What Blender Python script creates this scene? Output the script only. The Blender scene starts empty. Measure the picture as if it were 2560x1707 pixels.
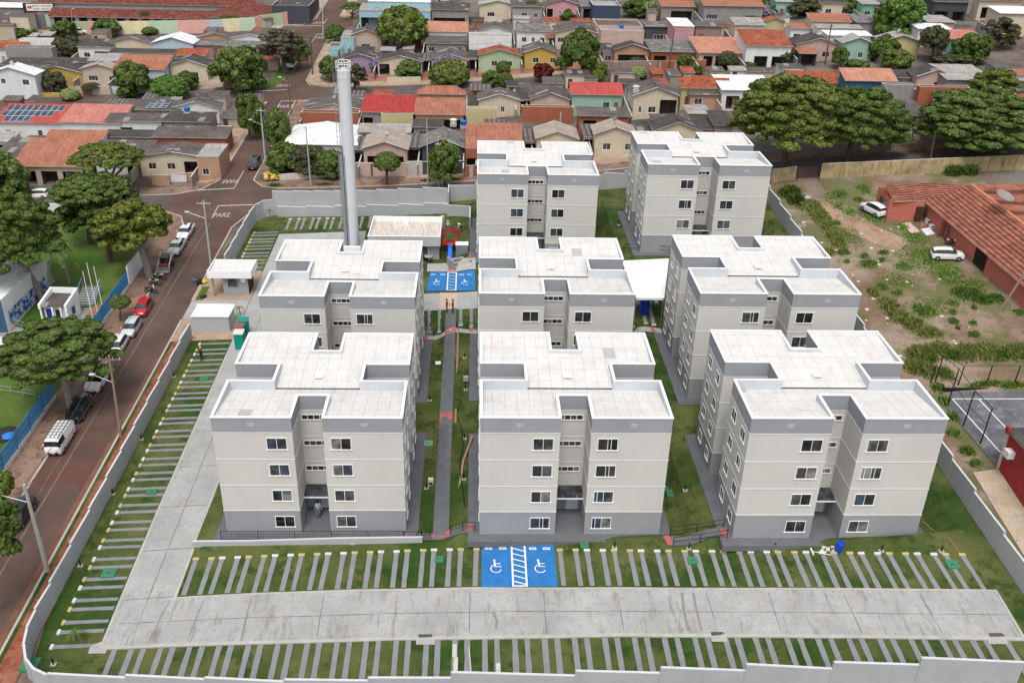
import bpy, bmesh, math, random
import numpy as np
from mathutils import Vector, Matrix
from math import sin, cos, pi, radians, sqrt, atan2
C = bpy.context.scene.collection
sc = bpy.context.scene
# ---------------------------------------------------------------- camera, sky, sun, exposure
FOC, PIT, YAW, ROL, CZ = 2370.9375, radians(27.83536), radians(2.51979), radians(1.56058), 53.38505
cy, sy, cp, sp = cos(YAW), sin(YAW), cos(PIT), sin(PIT)
FW = Vector((sy*cp, cy*cp, -sp)); R0 = Vector((cy, -sy, 0)); U0 = R0.cross(FW)
RT = R0*cos(ROL) + U0*sin(ROL); UP = -R0*sin(ROL) + U0*cos(ROL)
cam = bpy.data.cameras.new('camera'); camo = bpy.data.objects.new('camera', cam); C.objects.link(camo)
camo.matrix_world = Matrix(((RT.x, UP.x, -FW.x, 0), (RT.y, UP.y, -FW.y, 0), (RT.z, UP.z, -FW.z, CZ), (0, 0, 0, 1)))
cam.sensor_fit = 'HORIZONTAL'; cam.sensor_width = 36; cam.lens = 36*FOC/2560; cam.clip_start = 1; cam.clip_end = 6000
sc.camera = camo
SUN_EL, SUN_AZ = radians(62), radians(188)   # azimuth clockwise from +Y: the sun stands behind and left of the camera
w = bpy.data.worlds.new('World'); sc.world = w; w.use_nodes = True
nt = w.node_tree; nt.nodes.clear()
sky = nt.nodes.new('ShaderNodeTexSky'); sky.sky_type = 'NISHITA'; sky.sun_disc = False
sky.sun_elevation = SUN_EL; sky.sun_rotation = SUN_AZ; sky.dust_density = 4; sky.air_density = 1.2; sky.ozone_density = 1
hs = nt.nodes.new('ShaderNodeHueSaturation'); hs.inputs['Saturation'].default_value = 0.3
bg = nt.nodes.new('ShaderNodeBackground'); bg.inputs['Strength'].default_value = 0.15
wo = nt.nodes.new('ShaderNodeOutputWorld')
nt.links.new(sky.outputs[0], hs.inputs['Color']); nt.links.new(hs.outputs[0], bg.inputs[0]); nt.links.new(bg.outputs[0], wo.inputs[0])
sl = bpy.data.lights.new('sun', 'SUN'); sl.energy = 1.15; sl.angle = radians(20); sl.color = (1, .97, .93)
so = bpy.data.objects.new('sun', sl); C.objects.link(so)
so.rotation_euler = (pi/2-SUN_EL, 0, pi-SUN_AZ)
sc.view_settings.view_transform = 'Standard'; sc.view_settings.look = 'None'; sc.view_settings.exposure = 0.36; sc.view_settings.gamma = 1
try: sc.cycles.max_bounces = 5; sc.cycles.diffuse_bounces = 3; sc.cycles.transparent_max_bounces = 4
except Exception: pass
# ---------------------------------------------------------------- terrain
KQ = (-1.3503547536, 0.0686162855, 0.0624321088, 0.00059835450, 0.0010400072)
def gz(x, y):
    X = min(max(x, -18), 30); Y = min(max(y, 66), 135)-80
    z = KQ[0]+KQ[1]*X+KQ[2]*Y+KQ[3]*X*Y+KQ[4]*X*X
    if x > 30: z += (x-30)*.1
    if x < -18: z += (x+18)*.05
    return z+(y-80-Y)*.06
BW, BD = 16.15, 15.55
BLK = [(-22.29,68.46,-2.584),(.49,66.79,-1.454),(22.38,64.11,.296),(-22.48,89.96,-1.344),(.41,88.47,-.144),(22.29,84.61,1.856),(.19,121.48,1.886),(22.2,118.28,4.506)]
def sst(t): t = min(max(t, 0), 1); return t*t*(3-2*t)
def gt(x, y):
    z = gz(x, y)
    if -28 < x < 43 and 62 < y < 139:
        for i, (bx, by, bz) in enumerate(BLK):
            dx = max(bx-x, 0, x-bx-BW); dy = max(by-y, 0, y-by-BD)
            d = sqrt(dx*dx+dy*dy)
            if d < 3.6 and not (i == 0 and y < 67.25) and not (0 < i < 3 and y < by-.3) and not(x < -24.9): z += (bz-z)*sst((3.6-d)/2.3)
    return z
def ray(u, v): return FW+RT*((u-1280)/FOC)-UP*((v-853.5)/FOC)
def P(u, v, h=0.0):                       # photograph pixel (2560 wide) -> point h metres above the ground
    d = ray(u, v); t = 100.0
    for _ in range(40):
        t += ((CZ+d.z*t)-(gz(d.x*t, d.y*t)+h))/-d.z*.72
    return Vector((d.x*t, d.y*t, CZ+d.z*t))
def O(u, v, h=0.0): return P(u*1.08844, v*1.08844, h)
def T(i, j, x, y, h=0.0): return P(640*i+x/3.672, 427*j+y/3.672, h)
def PZ(u, v, z):
    d = ray(u, v); t = (z-CZ)/d.z; return Vector((d.x*t, d.y*t, z))
def proj(p):
    q = Vector(p)-Vector((0, 0, CZ)); d = q.dot(FW)
    return 1280+FOC*q.dot(RT)/d, 853.5-FOC*q.dot(UP)/d, FOC/d
def rng(s): return random.Random(s)
# ---------------------------------------------------------------- materials
MATS = {}
def nodes(name):
    m = bpy.data.materials.new(name); m.use_nodes = True
    n = m.node_tree; b = n.nodes['Principled BSDF']
    return m, n, b
def N(n, t, **kw):
    x = n.nodes.new(t)
    for k, v in kw.items():
        if k.startswith('i_'): x.inputs[int(k[2:]) if k[2:].isdigit() else k[2:]].default_value = v
        else: setattr(x, k, v)
    return x
def L(n, a, b): n.links.new(a, b)
def pos(n): return N(n, 'ShaderNodeNewGeometry').outputs['Position']
def noise(n, vec, scale, detail=4, rough=.6):
    x = N(n, 'ShaderNodeTexNoise'); x.inputs['Scale'].default_value = scale; x.inputs['Detail'].default_value = detail; x.inputs['Roughness'].default_value = rough
    if vec is not None: L(n, vec, x.inputs['Vector'])
    return x.outputs['Fac']
def ramp(n, fac, stops):
    r = N(n, 'ShaderNodeValToRGB'); e = r.color_ramp.elements
    while len(e) < len(stops): e.new(.5)
    for q, (p, c) in zip(e, stops): q.position = p; q.color = (c[0], c[1], c[2], 1) if len(c) == 3 else c
    L(n, fac, r.inputs[0]); return r.outputs[0]
def mix(n, fac, a, b, mode='MIX'):
    x = N(n, 'ShaderNodeMix', data_type='RGBA', blend_type=mode)
    for s, v in ((0, fac), (6, a), (7, b)):
        if isinstance(v, (int, float)): x.inputs[s].default_value = v
        elif isinstance(v, tuple): x.inputs[s].default_value = (v[0], v[1], v[2], 1)
        else: L(n, v, x.inputs[s])
    return x.outputs[2]
def math_(n, op, a, b=None):
    x = N(n, 'ShaderNodeMath', operation=op)
    for s, v in ((0, a), (1, b)):
        if v is None: continue
        if isinstance(v, (int, float)): x.inputs[s].default_value = v
        else: L(n, v, x.inputs[s])
    return x.outputs[0]
def bump(n, b, h, strength=.3, dist=.05):
    x = N(n, 'ShaderNodeBump'); x.inputs['Strength'].default_value = strength; x.inputs['Distance'].default_value = dist
    L(n, h, x.inputs['Height']); L(n, x.outputs[0], b.inputs['Normal'])
def k(c, f): return tuple(min(1, x*f) for x in c)
def paint(c, rough=.7, var=.08, scale=.6, key=None, stain=0.0, metal=0, spec=.3):
    key = key or ('p', tuple(round(x, 3) for x in c), rough, var, scale, stain, metal)
    if key in MATS: return MATS[key]
    m, n, b = nodes('paint'); p = pos(n)
    f = noise(n, p, scale); col = ramp(n, f, [(.3, k(c, 1-var)), (.7, k(c, 1+var))])
    if stain:
        mp = N(n, 'ShaderNodeMapping'); mp.inputs['Scale'].default_value = (2.2, 2.2, .35); L(n, p, mp.inputs[0])
        g = noise(n, mp.outputs[0], 1.0, 6, .7)
        col = mix(n, ramp(n, g, [(.5, (0, 0, 0)), (.72, (stain,)*3)]), col, (c[0]*.35, c[1]*.32, c[2]*.28))
    L(n, col, b.inputs['Base Color']); b.inputs['Roughness'].default_value = rough; b.inputs['Metallic'].default_value = metal
    b.inputs['Specular IOR Level'].default_value = spec
    MATS[key] = m; return m
def two(key, c1, c2, scale, rough=.9, lo=.4, hi=.6, c3=None, s3=3.0, l3=.6, bmp=.3, bs=8.0, detail=6, amt3=.8):
    if key in MATS: return MATS[key]
    m, n, b = nodes(key); p = pos(n)
    col = ramp(n, noise(n, p, scale, detail, .65), [(lo, c1), (hi, c2)])
    if c3: col = mix(n, ramp(n, noise(n, p, s3, 5, .7), [(l3, (0, 0, 0)), (l3+.08, (amt3,)*3)]), col, c3)
    fine = noise(n, p, bs, 4, .7)
    col = mix(n, .35, col, ramp(n, fine, [(.25, (.25,)*3), (.75, (1.5,)*3)]), 'MULTIPLY')
    L(n, col, b.inputs['Base Color']); b.inputs['Roughness'].default_value = rough; b.inputs['Specular IOR Level'].default_value = .2
    bump(n, b, fine, bmp, .06)
    MATS[key] = m; return m
def uvlines(n, uvn, axis, period, width):
    s = N(n, 'ShaderNodeSeparateXYZ'); L(n, uvn, s.inputs[0])
    f = math_(n, 'FRACT', math_(n, 'DIVIDE', s.outputs[axis], period))
    return math_(n, 'LESS_THAN', f, width/period)
def roofmat(key, c1, c2, period=.35, amp=.5, rough=.85, stainc=None, stain=.0, row=0.0, ns=.35, joint=0.0, patch=None, thr=.5):
    """roofing seen in its own UVs: u across the slope, v down it"""
    if key in MATS: return MATS[key]
    m, n, b = nodes(key); uv = N(n, 'ShaderNodeUVMap').outputs[0]; p = pos(n)
    col = ramp(n, noise(n, p, ns, 6, .7), [(.35, c1), (.65, c2)])
    fine = noise(n, p, 3.0, 5, .75)
    col = mix(n, .5, col, ramp(n, fine, [(.3, (.45,)*3), (.7, (1.45,)*3)]), 'MULTIPLY')
    mp = N(n, 'ShaderNodeMapping'); mp.inputs['Scale'].default_value = (2.6, .28, 1); L(n, uv, mp.inputs[0]); col = mix(n, .55, col, ramp(n, noise(n, mp.outputs[0], 1.0, 5, .7), [(.32, (.5,)*3), (.68, (1.5,)*3)]), 'MULTIPLY')
    if stainc:
        col = mix(n, ramp(n, noise(n, p, 1.1, 6, .75), [(thr, (0, 0, 0)), (thr+.1, (stain,)*3)]), col, stainc)
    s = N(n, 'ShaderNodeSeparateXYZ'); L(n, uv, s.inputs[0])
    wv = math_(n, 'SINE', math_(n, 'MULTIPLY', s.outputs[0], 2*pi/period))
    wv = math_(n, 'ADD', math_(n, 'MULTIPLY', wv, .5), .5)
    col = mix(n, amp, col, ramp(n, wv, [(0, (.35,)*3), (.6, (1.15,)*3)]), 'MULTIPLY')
    if row:
        ln = uvlines(n, uv, 1, row, row*.22); col = mix(n, math_(n, 'MULTIPLY', ln, .45), col, (0, 0, 0))
    if joint:
        j1 = uvlines(n, uv, 0, joint, .05); j2 = uvlines(n, uv, 1, joint*1.7, .07)
        col = mix(n, math_(n, 'MULTIPLY', math_(n, 'MAXIMUM', j1, j2), .4), col, (.1, .09, .08))
    if patch:
        wn = N(n, 'ShaderNodeTexWhiteNoise', noise_dimensions='3D')
        fl = N(n, 'ShaderNodeVectorMath', operation='FLOOR'); dv = N(n, 'ShaderNodeVectorMath', operation='DIVIDE')
        ad = N(n, 'ShaderNodeVectorMath', operation='ADD'); oi = N(n, 'ShaderNodeObjectInfo'); L(n, uv, ad.inputs[0]); L(n, oi.outputs['Location'], ad.inputs[1]); L(n, ad.outputs[0], dv.inputs[0]); dv.inputs[1].default_value = (patch[1], patch[2], 1000); L(n, dv.outputs[0], fl.inputs[0]); L(n, fl.outputs[0], wn.inputs[0])
        col = mix(n, math_(n, 'GREATER_THAN', wn.outputs[0], patch[3]), col, patch[0])
    L(n, col, b.inputs['Base Color']); b.inputs['Roughness'].default_value = rough; b.inputs['Specular IOR Level'].default_value = .25
    bump(n, b, wv, .5, .05)
    MATS[key] = m; return m
def glassmat(c=(.03, .035, .04)):
    key = ('glass', c)
    if key in MATS: return MATS[key]
    m, n, b = nodes('window_glass')
    col = ramp(n, noise(n, pos(n), .9, 3), [(.35, k(c, .5)), (.65, k(c, 2.2))])
    L(n, col, b.inputs['Base Color']); b.inputs['Roughness'].default_value = .08; b.inputs['Specular IOR Level'].default_value = .5
    MATS[key] = m; return m
def carpaint(c):
    key = ('car', c)
    if key in MATS: return MATS[key]
    m, n, b = nodes('car_paint'); b.inputs['Base Color'].default_value = (*c, 1); b.inputs['Roughness'].default_value = .28
    b.inputs['Coat Weight'].default_value = .6; b.inputs['Coat Roughness'].default_value = .06
    MATS[key] = m; return m
WHITE = paint((.8, .8, .79), .6, .03); OFFW = paint((.62, .6, .56), .8, .08, stain=.35)
CONC = paint((.36, .35, .335), .9, .12, 1.2, stain=.25); DCONC = paint((.13, .135, .14), .9, .15, 1.5)
BLACK = paint((.012, .012, .013), .6, .1); DARK = paint((.03, .028, .026), .9, .2)
BEIGE = paint((.545, .528, .493), .85, .05, .22, stain=.08); PGREY = paint((.295, .305, .322), .85, .06, .3, stain=.08); GGREY = paint((.285, .292, .305), .85, .06, .3, stain=.08)
METAL = paint((.45, .46, .47), .4, .05, metal=.8); RUBBER = paint((.02, .02, .02), .9, .1)
GLASS = glassmat(); RED = paint((.45, .11, .11), .7, .1); BLUEP = paint((.022, .155, .42), .8, .14, 1.2, stain=.2)
# ---------------------------------------------------------------- mesh helpers
class MB:
    def __init__(s): s.v = []; s.f = []; s.m = []; s.uv = []; s.sm = False
    def poly(s, pts, m, uv=None):
        i = len(s.v); s.v += [tuple(p) for p in pts]; s.f.append(tuple(range(i, i+len(pts)))); s.m.append(m)
        s.uv.append(uv or [(p[0], p[1]) for p in pts])
    def box(s, x0, x1, y0, y1, z0, z1, m, mt=None, skip=''):
        a, b, c, d = (x0, y0, z0), (x1, y0, z0), (x1, y1, z0), (x0, y1, z0)
        e, f, g, h = (x0, y0, z1), (x1, y0, z1), (x1, y1, z1), (x0, y1, z1)
        for nm, q in (('b', (d, c, b, a)), ('t', (e, f, g, h)), ('f', (a, b, f, e)), ('r', (b, c, g, f)), ('k', (c, d, h, g)), ('l', (d, a, e, h))):
            if nm not in skip: s.poly(q, mt if (mt and nm == 't') else m)
        return s
    def slab(s, pts, th, m, uv=None, mu=None):        # a sloping sheet with thickness
        pts = [Vector(p) for p in pts]; lo = [p-Vector((0, 0, th)) for p in pts]; uv = uv or [(p[0], p[1]) for p in pts]
        for t in ([(0, 1, 2), (0, 2, 3)] if len(pts) == 4 else [tuple(range(len(pts)))]):
            s.poly([pts[i] for i in t], m, [uv[i] for i in t]); s.poly([lo[i] for i in t][::-1], mu or m)
        for i in range(len(pts)): j = (i+1) % len(pts); s.poly([pts[j], pts[i], lo[i], lo[j]], mu or m)
    def prism(s, poly, z0, z1, m, top=True, mt=None):
        n = len(poly)
        for i in range(n):
            a, b = poly[i], poly[(i+1) % n]; s.poly([(a[0], a[1], z0), (b[0], b[1], z0), (b[0], b[1], z1), (a[0], a[1], z1)], m)
        if top: s.poly([(p[0], p[1], z1) for p in poly], mt or m)
    def tube(s, p0, p1, r0, r1, m, n=8, cap=True):
        p0, p1 = Vector(p0), Vector(p1); d = (p1-p0); 
        if d.length < 1e-6: return s
        d.normalize()
        a = d.orthogonal().normalized(); b = d.cross(a)
        r = [[p+(a*cos(2*pi*i/n)+b*sin(2*pi*i/n))*q for i in range(n)] for p, q in ((p0, r0), (p1, r1))]
        for i in range(n): j = (i+1) % n; s.poly([r[0][i], r[0][j], r[1][j], r[1][i]], m)
        if cap: s.poly(r[1], m); s.poly(r[0][::-1], m)
        return s
    def path(s, pts, rs, m, n=6):
        for i in range(len(pts)-1): s.tube(pts[i], pts[i+1], rs[i], rs[i+1], m, n)
    def lathe(s, prof, m, n=16, c=(0, 0, 0)):
        for (r0, z0), (r1, z1) in zip(prof[:-1], prof[1:]):
            for i in range(n):
                a, b = 2*pi*i/n, 2*pi*(i+1)/n
                q = [(c[0]+r0*cos(a), c[1]+r0*sin(a), c[2]+z0), (c[0]+r0*cos(b), c[1]+r0*sin(b), c[2]+z0), (c[0]+r1*cos(b), c[1]+r1*sin(b), c[2]+z1), (c[0]+r1*cos(a), c[1]+r1*sin(a), c[2]+z1)]
                if r1 < 1e-5: q = q[:3]
                elif r0 < 1e-5: q = [q[0], q[2], q[3]]
                s.poly(q, m)
        return s
    def build(s, name, parent=None, label=None):
        me = bpy.data.meshes.new(name); me.from_pydata(s.v, [], s.f)
        ms = []; 
        for m in s.m:
            if m not in ms: ms.append(m)
        for m in ms: me.materials.append(m)
        ix = {m: i for i, m in enumerate(ms)}
        me.polygons.foreach_set('material_index', [ix[m] for m in s.m])
        ul = me.uv_layers.new(name='UVMap'); flat = [c for u in s.uv for p in u for c in p]
        ul.data.foreach_set('uv', flat)
        if s.sm: me.polygons.foreach_set('use_smooth', [True]*len(s.f))
        me.update()
        o = bpy.data.objects.new(name, me); C.objects.link(o)
        if parent: o.parent = parent
        if label: o['label'] = label
        return o
def tag(o, label=None, cat=None, group=None, kind=None):
    if label: o['label'] = label
    if cat: o['category'] = cat
    if group: o['group'] = group
    if kind: o['kind'] = kind
    return o
def root(name, label, cat, loc=(0, 0, 0), rz=0, group=None):
    o = bpy.data.objects.new(name, None); C.objects.link(o); o.location = loc; o.rotation_euler = (0, 0, rz); o.empty_display_size = .3
    return tag(o, label, cat, group)
def weld(o):
    bm = bmesh.new(); bm.from_mesh(o.data); bmesh.ops.remove_doubles(bm, verts=bm.verts, dist=1e-4); bm.to_mesh(o.data); bm.free(); return o
def dup(r, loc, rz=0, label=None, group=None, scale=None):
    c = r.copy(); C.objects.link(c); c.location = loc; c.rotation_euler = (0, 0, rz)
    if scale: c.scale = scale
    if label: c['label'] = label
    if group: c['group'] = group
    def rec(a, b):
        for ch in kids.get(a.name) or a.children:
            d = ch.copy(); C.objects.link(d); d.parent = b; rec(ch, d)
    rec(r, c); return c
kids = {}
GX = sorted(set([-900, -600, -400]+[-260+6*i for i in range(35)]+[round(-50+.8*i, 2) for i in range(151)]+[70+6*i for i in range(36)]+[400, 600, 900]))
GY = sorted(set([-60, -20, 10, 30]+[round(38+.8*i, 2) for i in range(160)]+[166+5*i for i in range(46)]+[450, 600, 900, 1500]))
def drape(name, poly, off, m, kind='structure', label=None, step=None, f=gt):
    bm = bmesh.new(); vs = [bm.verts.new((p[0], p[1], 0)) for p in poly]; bm.faces.new(vs)
    xs = [p[0] for p in poly]; ys = [p[1] for p in poly]
    for G, ax, lo, hi in ((GX, 0, min(xs), max(xs)), (GY, 1, min(ys), max(ys))):
        for g in G:
            if lo+1e-3 < g < hi-1e-3:
                no = (1, 0, 0) if ax == 0 else (0, 1, 0); co = (g, 0, 0) if ax == 0 else (0, g, 0)
                bmesh.ops.bisect_plane(bm, geom=bm.verts[:]+bm.edges[:]+bm.faces[:], plane_co=co, plane_no=no, dist=1e-5)
    for v in bm.verts: v.co.z = f(v.co.x, v.co.y)+off
    bmesh.ops.recalc_face_normals(bm, faces=bm.faces)
    if sum(fc.normal.z for fc in bm.faces) < 0: bmesh.ops.reverse_faces(bm, faces=bm.faces)
    me = bpy.data.meshes.new(name); bm.to_mesh(me); bm.free(); me.materials.append(m)
    o = bpy.data.objects.new(name, me); C.objects.link(o)
    if kind: o['kind'] = kind
    if label: o['label'] = label
    return o
def rect(x0, x1, y0, y1): return [(x0, y0), (x1, y0), (x1, y1), (x0, y1)]
# ---------------------------------------------------------------- ground sheet
EARTH = two('earth', (.10, .07, .055), (.19, .15, .125), .12, c3=(.16, .16, .15), s3=.22, l3=.52, bs=3.0, bmp=.6)
bm = bmesh.new(); grid = [[bm.verts.new((x, y, gt(x, y))) for x in GX] for y in GY]
for j in range(len(GY)-1):
    for i in range(len(GX)-1): bm.faces.new((grid[j][i], grid[j][i+1], grid[j+1][i+1], grid[j+1][i]))
me = bpy.data.meshes.new('ground'); bm.to_mesh(me); bm.free(); me.materials.append(EARTH)
o = bpy.data.objects.new('ground', me); C.objects.link(o); o['kind'] = 'structure'
# ---------------------------------------------------------------- ground sheets: lawns, roads, pavements
LAWN = two('lawn', (.032, .068, .010), (.112, .120, .038), .16, lo=.40, hi=.62, c3=(.018, .048, .007), s3=.45, l3=.52, bs=5.0, bmp=.8, amt3=.75)
LAWN2 = two('park_lawn', (.045, .105, .014), (.12, .165, .035), .12, lo=.38, hi=.66, bs=4.0, bmp=.6)
ASPH = two('asphalt', (.093, .078, .073), (.125, .105, .098), .25, c3=(.11, .065, .048), s3=.09, l3=.52, bs=12, bmp=.1)
ASPH2 = two('asphalt_dusty', (.088, .058, .047), (.13, .082, .064), .12, c3=(.125, .052, .036), s3=.2, l3=.54, bs=12, bmp=.1)
REDSOIL = two('red_soil', (.24, .075, .04), (.32, .13, .08), .5, c3=(.16, .05, .03), s3=1.4, l3=.5, bs=9)
PAVE = two('pavement_brown', (.20, .125, .09), (.27, .18, .135), .3, c3=(.13, .07, .05), s3=.8, l3=.52, bs=6)
PAVE2 = two('pavement_tan', (.34, .24, .16), (.44, .33, .24), .5, c3=(.26, .17, .12), s3=1.0, l3=.55, bs=6)
KERB = paint((.42, .36, .30), .9, .2, 1.0)
KERBW = paint((.40, .385, .355), .9, .12, 1.0)
PATH = paint((.125, .13, .14), .9, .12, .8)
STRIP = paint((.215, .22, .23), .9, .1, 1.2)
def slabmat():
    m, n, b = nodes('concrete_slabs'); p = pos(n)
    c = ramp(n, noise(n, p, .25, 7, .7), [(.35, (.295, .30, .295)), (.65, (.40, .40, .39))])
    c = mix(n, ramp(n, noise(n, p, .9, 7, .75), [(.50, (0, 0, 0)), (.64, (.45,)*3)]), c, (.33, .275, .235))
    c = mix(n, ramp(n, noise(n, p, 2.2, 8, .8), [(.53, (0, 0, 0)), (.64, (.6,)*3)]), c, (.2, .19, .175))
    mp = N(n, 'ShaderNodeMapping'); mp.inputs['Scale'].default_value = (1.5, .22, 1); L(n, p, mp.inputs[0]); sx = N(n, 'ShaderNodeSeparateXYZ'); L(n, p, sx.inputs[0])
    c = mix(n, math_(n, 'MULTIPLY', ramp(n, noise(n, mp.outputs[0], 1.0, 7, .75), [(.54, (0, 0, 0)), (.66, (.8,)*3)]), math_(n, 'LESS_THAN', sx.outputs[1], 62.0)), c, (.19, .165, .145))
    fine = noise(n, p, 9, 5, .8)
    c = mix(n, .3, c, ramp(n, fine, [(.3, (.6,)*3), (.7, (1.25,)*3)]), 'MULTIPLY')
    L(n, c, b.inputs['Base Color']); b.inputs['Roughness'].default_value = .8; bump(n, b, fine, .2, .03); return m
SLAB = slabmat()
JOINT = paint((.17, .16, .145), .95, .3, 2.0)
def V2(*pts): return [(p.x, p.y) for p in pts]
# condominium lawn
drape('lawn', [(-35, 59), (-35, 145), (-31, 146), (4, 146), (20, 144), (44, 139.5), (44, 46), (-27, 50), (-32, 52.4), (-34.4, 55)], .03, LAWN)
# street on the left, running away from the camera
drape('street', [(-43.6, 20), (-37.5, 20), (-37.4, 72), (-37.4, 138), (-36.0, 142.5), (-34.2, 145.4), (-32, 147), (-33, 153.2), (-36, 154.4), (-38, 157.5), (-38.2, 200), (-36.5, 203.5), (-32, 204.6), (-33, 211.6), (-37.0, 213.5), (-38.3, 217), (-38.6, 262), (-34, 267), (-34, 273), (-39, 280), (-39, 420), (-45.4, 420), (-45, 278), (-48, 271), (-50, 262.5), (-46, 260), (-43.6, 256), (-43.4, 216), (-45, 212.5), (-49, 211), (-49, 205.5), (-46, 204), (-44.2, 200), (-44, 158), (-46, 154), (-50, 152.3), (-50, 145.6), (-46.5, 143), (-44.6, 138), (-43.6, 110)], .05, ASPH2)
# street behind the condominium, street beyond the first houses, street beyond the next ones
drape('street', [(-200, 146.6), (-50, 145.6), (-33, 146.6), (0, 146.4), (20, 144.8), (50, 140.8), (90, 140.2), (200, 140), (200, 146), (90, 146), (55, 146.3), (25, 150.4), (0, 152.2), (-33, 153.2), (-50, 152.3), (-200, 152.6)], .045, ASPH)
drape('street', [(-200, 206), (-49, 205.5), (-32, 204.6), (0, 203.4), (60, 198.5), (75, 200), (130, 205), (200, 214), (200, 221), (130, 212), (75, 207), (60, 205.6), (0, 210), (-32, 211.6), (-49, 211), (-200, 212)], .045, ASPH)
drape('street', [(-260, 263), (-50, 262.5), (-34, 267), (60, 262), (260, 262), (260, 272), (60, 270.5), (-34, 273), (-48, 271), (-260, 272)], .045, ASPH)
drape('street', [(84, 205.7), (91, 206.5), (106, 262), (97, 262)], .04, ASPH)
# pavements and verges
drape('pavement', [(-47.2, 30), (-43.6, 30), (-43.6, 110), (-44.6, 138), (-46.5, 143), (-50, 145.6), (-60, 146), (-60, 144), (-53, 142), (-48.5, 136), (-47.2, 126)], .06, PAVE)
drape('verge', [(-37.3, 20), (-36.95, 20), (-36.95, 104), (-37.3, 104)], .08, LAWN)
drape('verge', [(-36.96, 20), (-35.0, 20), (-35.0, 104), (-36.96, 104)], .07, REDSOIL)
drape('verge', [(-36.9, 122.5), (-35.9, 122.5), (-35.9, 137), (-34.5, 141), (-36.1, 139)], .08, LAWN2)
drape('pavement', [(-35.9, 122.5), (-34.6, 122.5), (-34.4, 141), (-31.8, 145.2), (-33.6, 144.6), (-35.4, 141)], .07, PAVE2)
drape('pavement', [(-37.4, 104), (-29.7, 104), (-29.7, 122.5), (-37.4, 122.5)], .07, PAVE2)
drape('concrete_entry', [(-37.4, 109.5), (-29.7, 109.5), (-29.7, 114.2), (-37.4, 114.2)], .10, SLAB)
drape('verge', [(-37.0, 114.6), (-36.0, 114.6), (-36.0, 118.4), (-37.0, 118.4)], .10, LAWN2)
drape('pavement', [(-38, 157.5), (-36, 154.4), (-33, 153.2), (0, 152.2), (25, 150.4), (45, 147.6), (90, 146.2), (90, 149), (45, 150.6), (25, 153.4), (0, 155.2), (-35.5, 156.5)], .06, PAVE)
drape('pavement', [(-38.2, 160), (-35.4, 160), (-35.4, 203), (-37.6, 203)], .06, PAVE)
drape('pavement', [(-48.2, 156), (-44, 158), (-44.2, 202), (-48.4, 202)], .06, PAVE2)
drape('pavement', [(-120, 152.8), (-50, 152.5), (-46, 154.2), (-44.4, 157), (-47, 157), (-50, 155.4), (-120, 155.4)], .062, PAVE)
drape('pavement', [(-36.6, 213.9), (-32.5, 212), (0, 210.4), (60, 206), (60, 208.4), (0, 213), (-32, 215), (-35.4, 218), (-35.6, 260), (-38.4, 262), (-38.1, 217)], .06, PAVE2)
drape('pavement', [(-38.8, 281), (-34.5, 274.5), (-20, 273.8), (-20, 276), (-32, 277.4), (-36, 283), (-36, 330), (-39, 330)], .06, PAVE2)
drape('pavement', [(-150, 272.5), (-49, 271.5), (-45.2, 279), (-45.5, 330), (-48, 330), (-48, 282), (-51, 275), (-150, 275.5)], .06, PAVE2)
drape('verge', [(-58, 212.4), (-49, 211.4), (-45.2, 213), (-43.6, 217), (-44, 235), (-46, 235), (-46.5, 220), (-50, 214.5), (-58, 214)], .065, LAWN2)
drape('driveways', [(-30, 215), (60, 208.5), (60, 216), (-30, 222)], .05, paint((.27, .12, .085), .9, .4, .25))
drape('yard_paving', [(-12, 155.3), (45, 150.8), (45, 162), (-12, 162)], .05, paint((.34, .25, .19), .9, .3, .3))
drape('yard_paving', [(-110, 213), (-50, 213), (-50, 226), (-110, 226)], .05, paint((.30, .235, .19), .9, .3, .3))
drape('road_dust', [(-38.3, 20), (-37.5, 20), (-37.5, 100), (-38.0, 100)], .062, paint((.16, .075, .05), .95, .25, .8))
# school park on the left
drape('park_lawn', [(-120, 30), (-47.3, 30), (-47.3, 126), (-50, 137), (-55, 143.5), (-62, 145.6), (-120, 146)], .035, LAWN2)
# vacant lot to the right
LOT = two('lot_soil', (.19, .12, .08), (.30, .225, .175), .12, c3=(.085, .115, .03), s3=.16, l3=.465, bs=3.5, bmp=.7, detail=8, amt3=.7)
drape('vacant_lot', [(44.3, 40), (62, 40), (75, 100), (75, 138.5), (44.3, 138.5)], .03, LOT)
drape('dirt_track', V2(T(3,1,270,80), T(3,1,440,75), T(3,1,560,250), T(3,1,720,330), T(3,1,1000,520), T(3,1,1300,640), T(3,1,1200,740), T(3,1,900,640), T(3,1,620,520), T(3,1,480,400), T(3,1,440,270)), .05, two('track', (.30, .20, .14), (.38, .27, .2), .5, c3=(.30, .12, .06), s3=.6, l3=.55))
drape('ramp', V2(T(3,1,270,75), T(3,1,440,72), T(3,1,560,255), T(3,1,445,265)), .08, paint((.2, .15, .13), .9, .2, 1))
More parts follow.
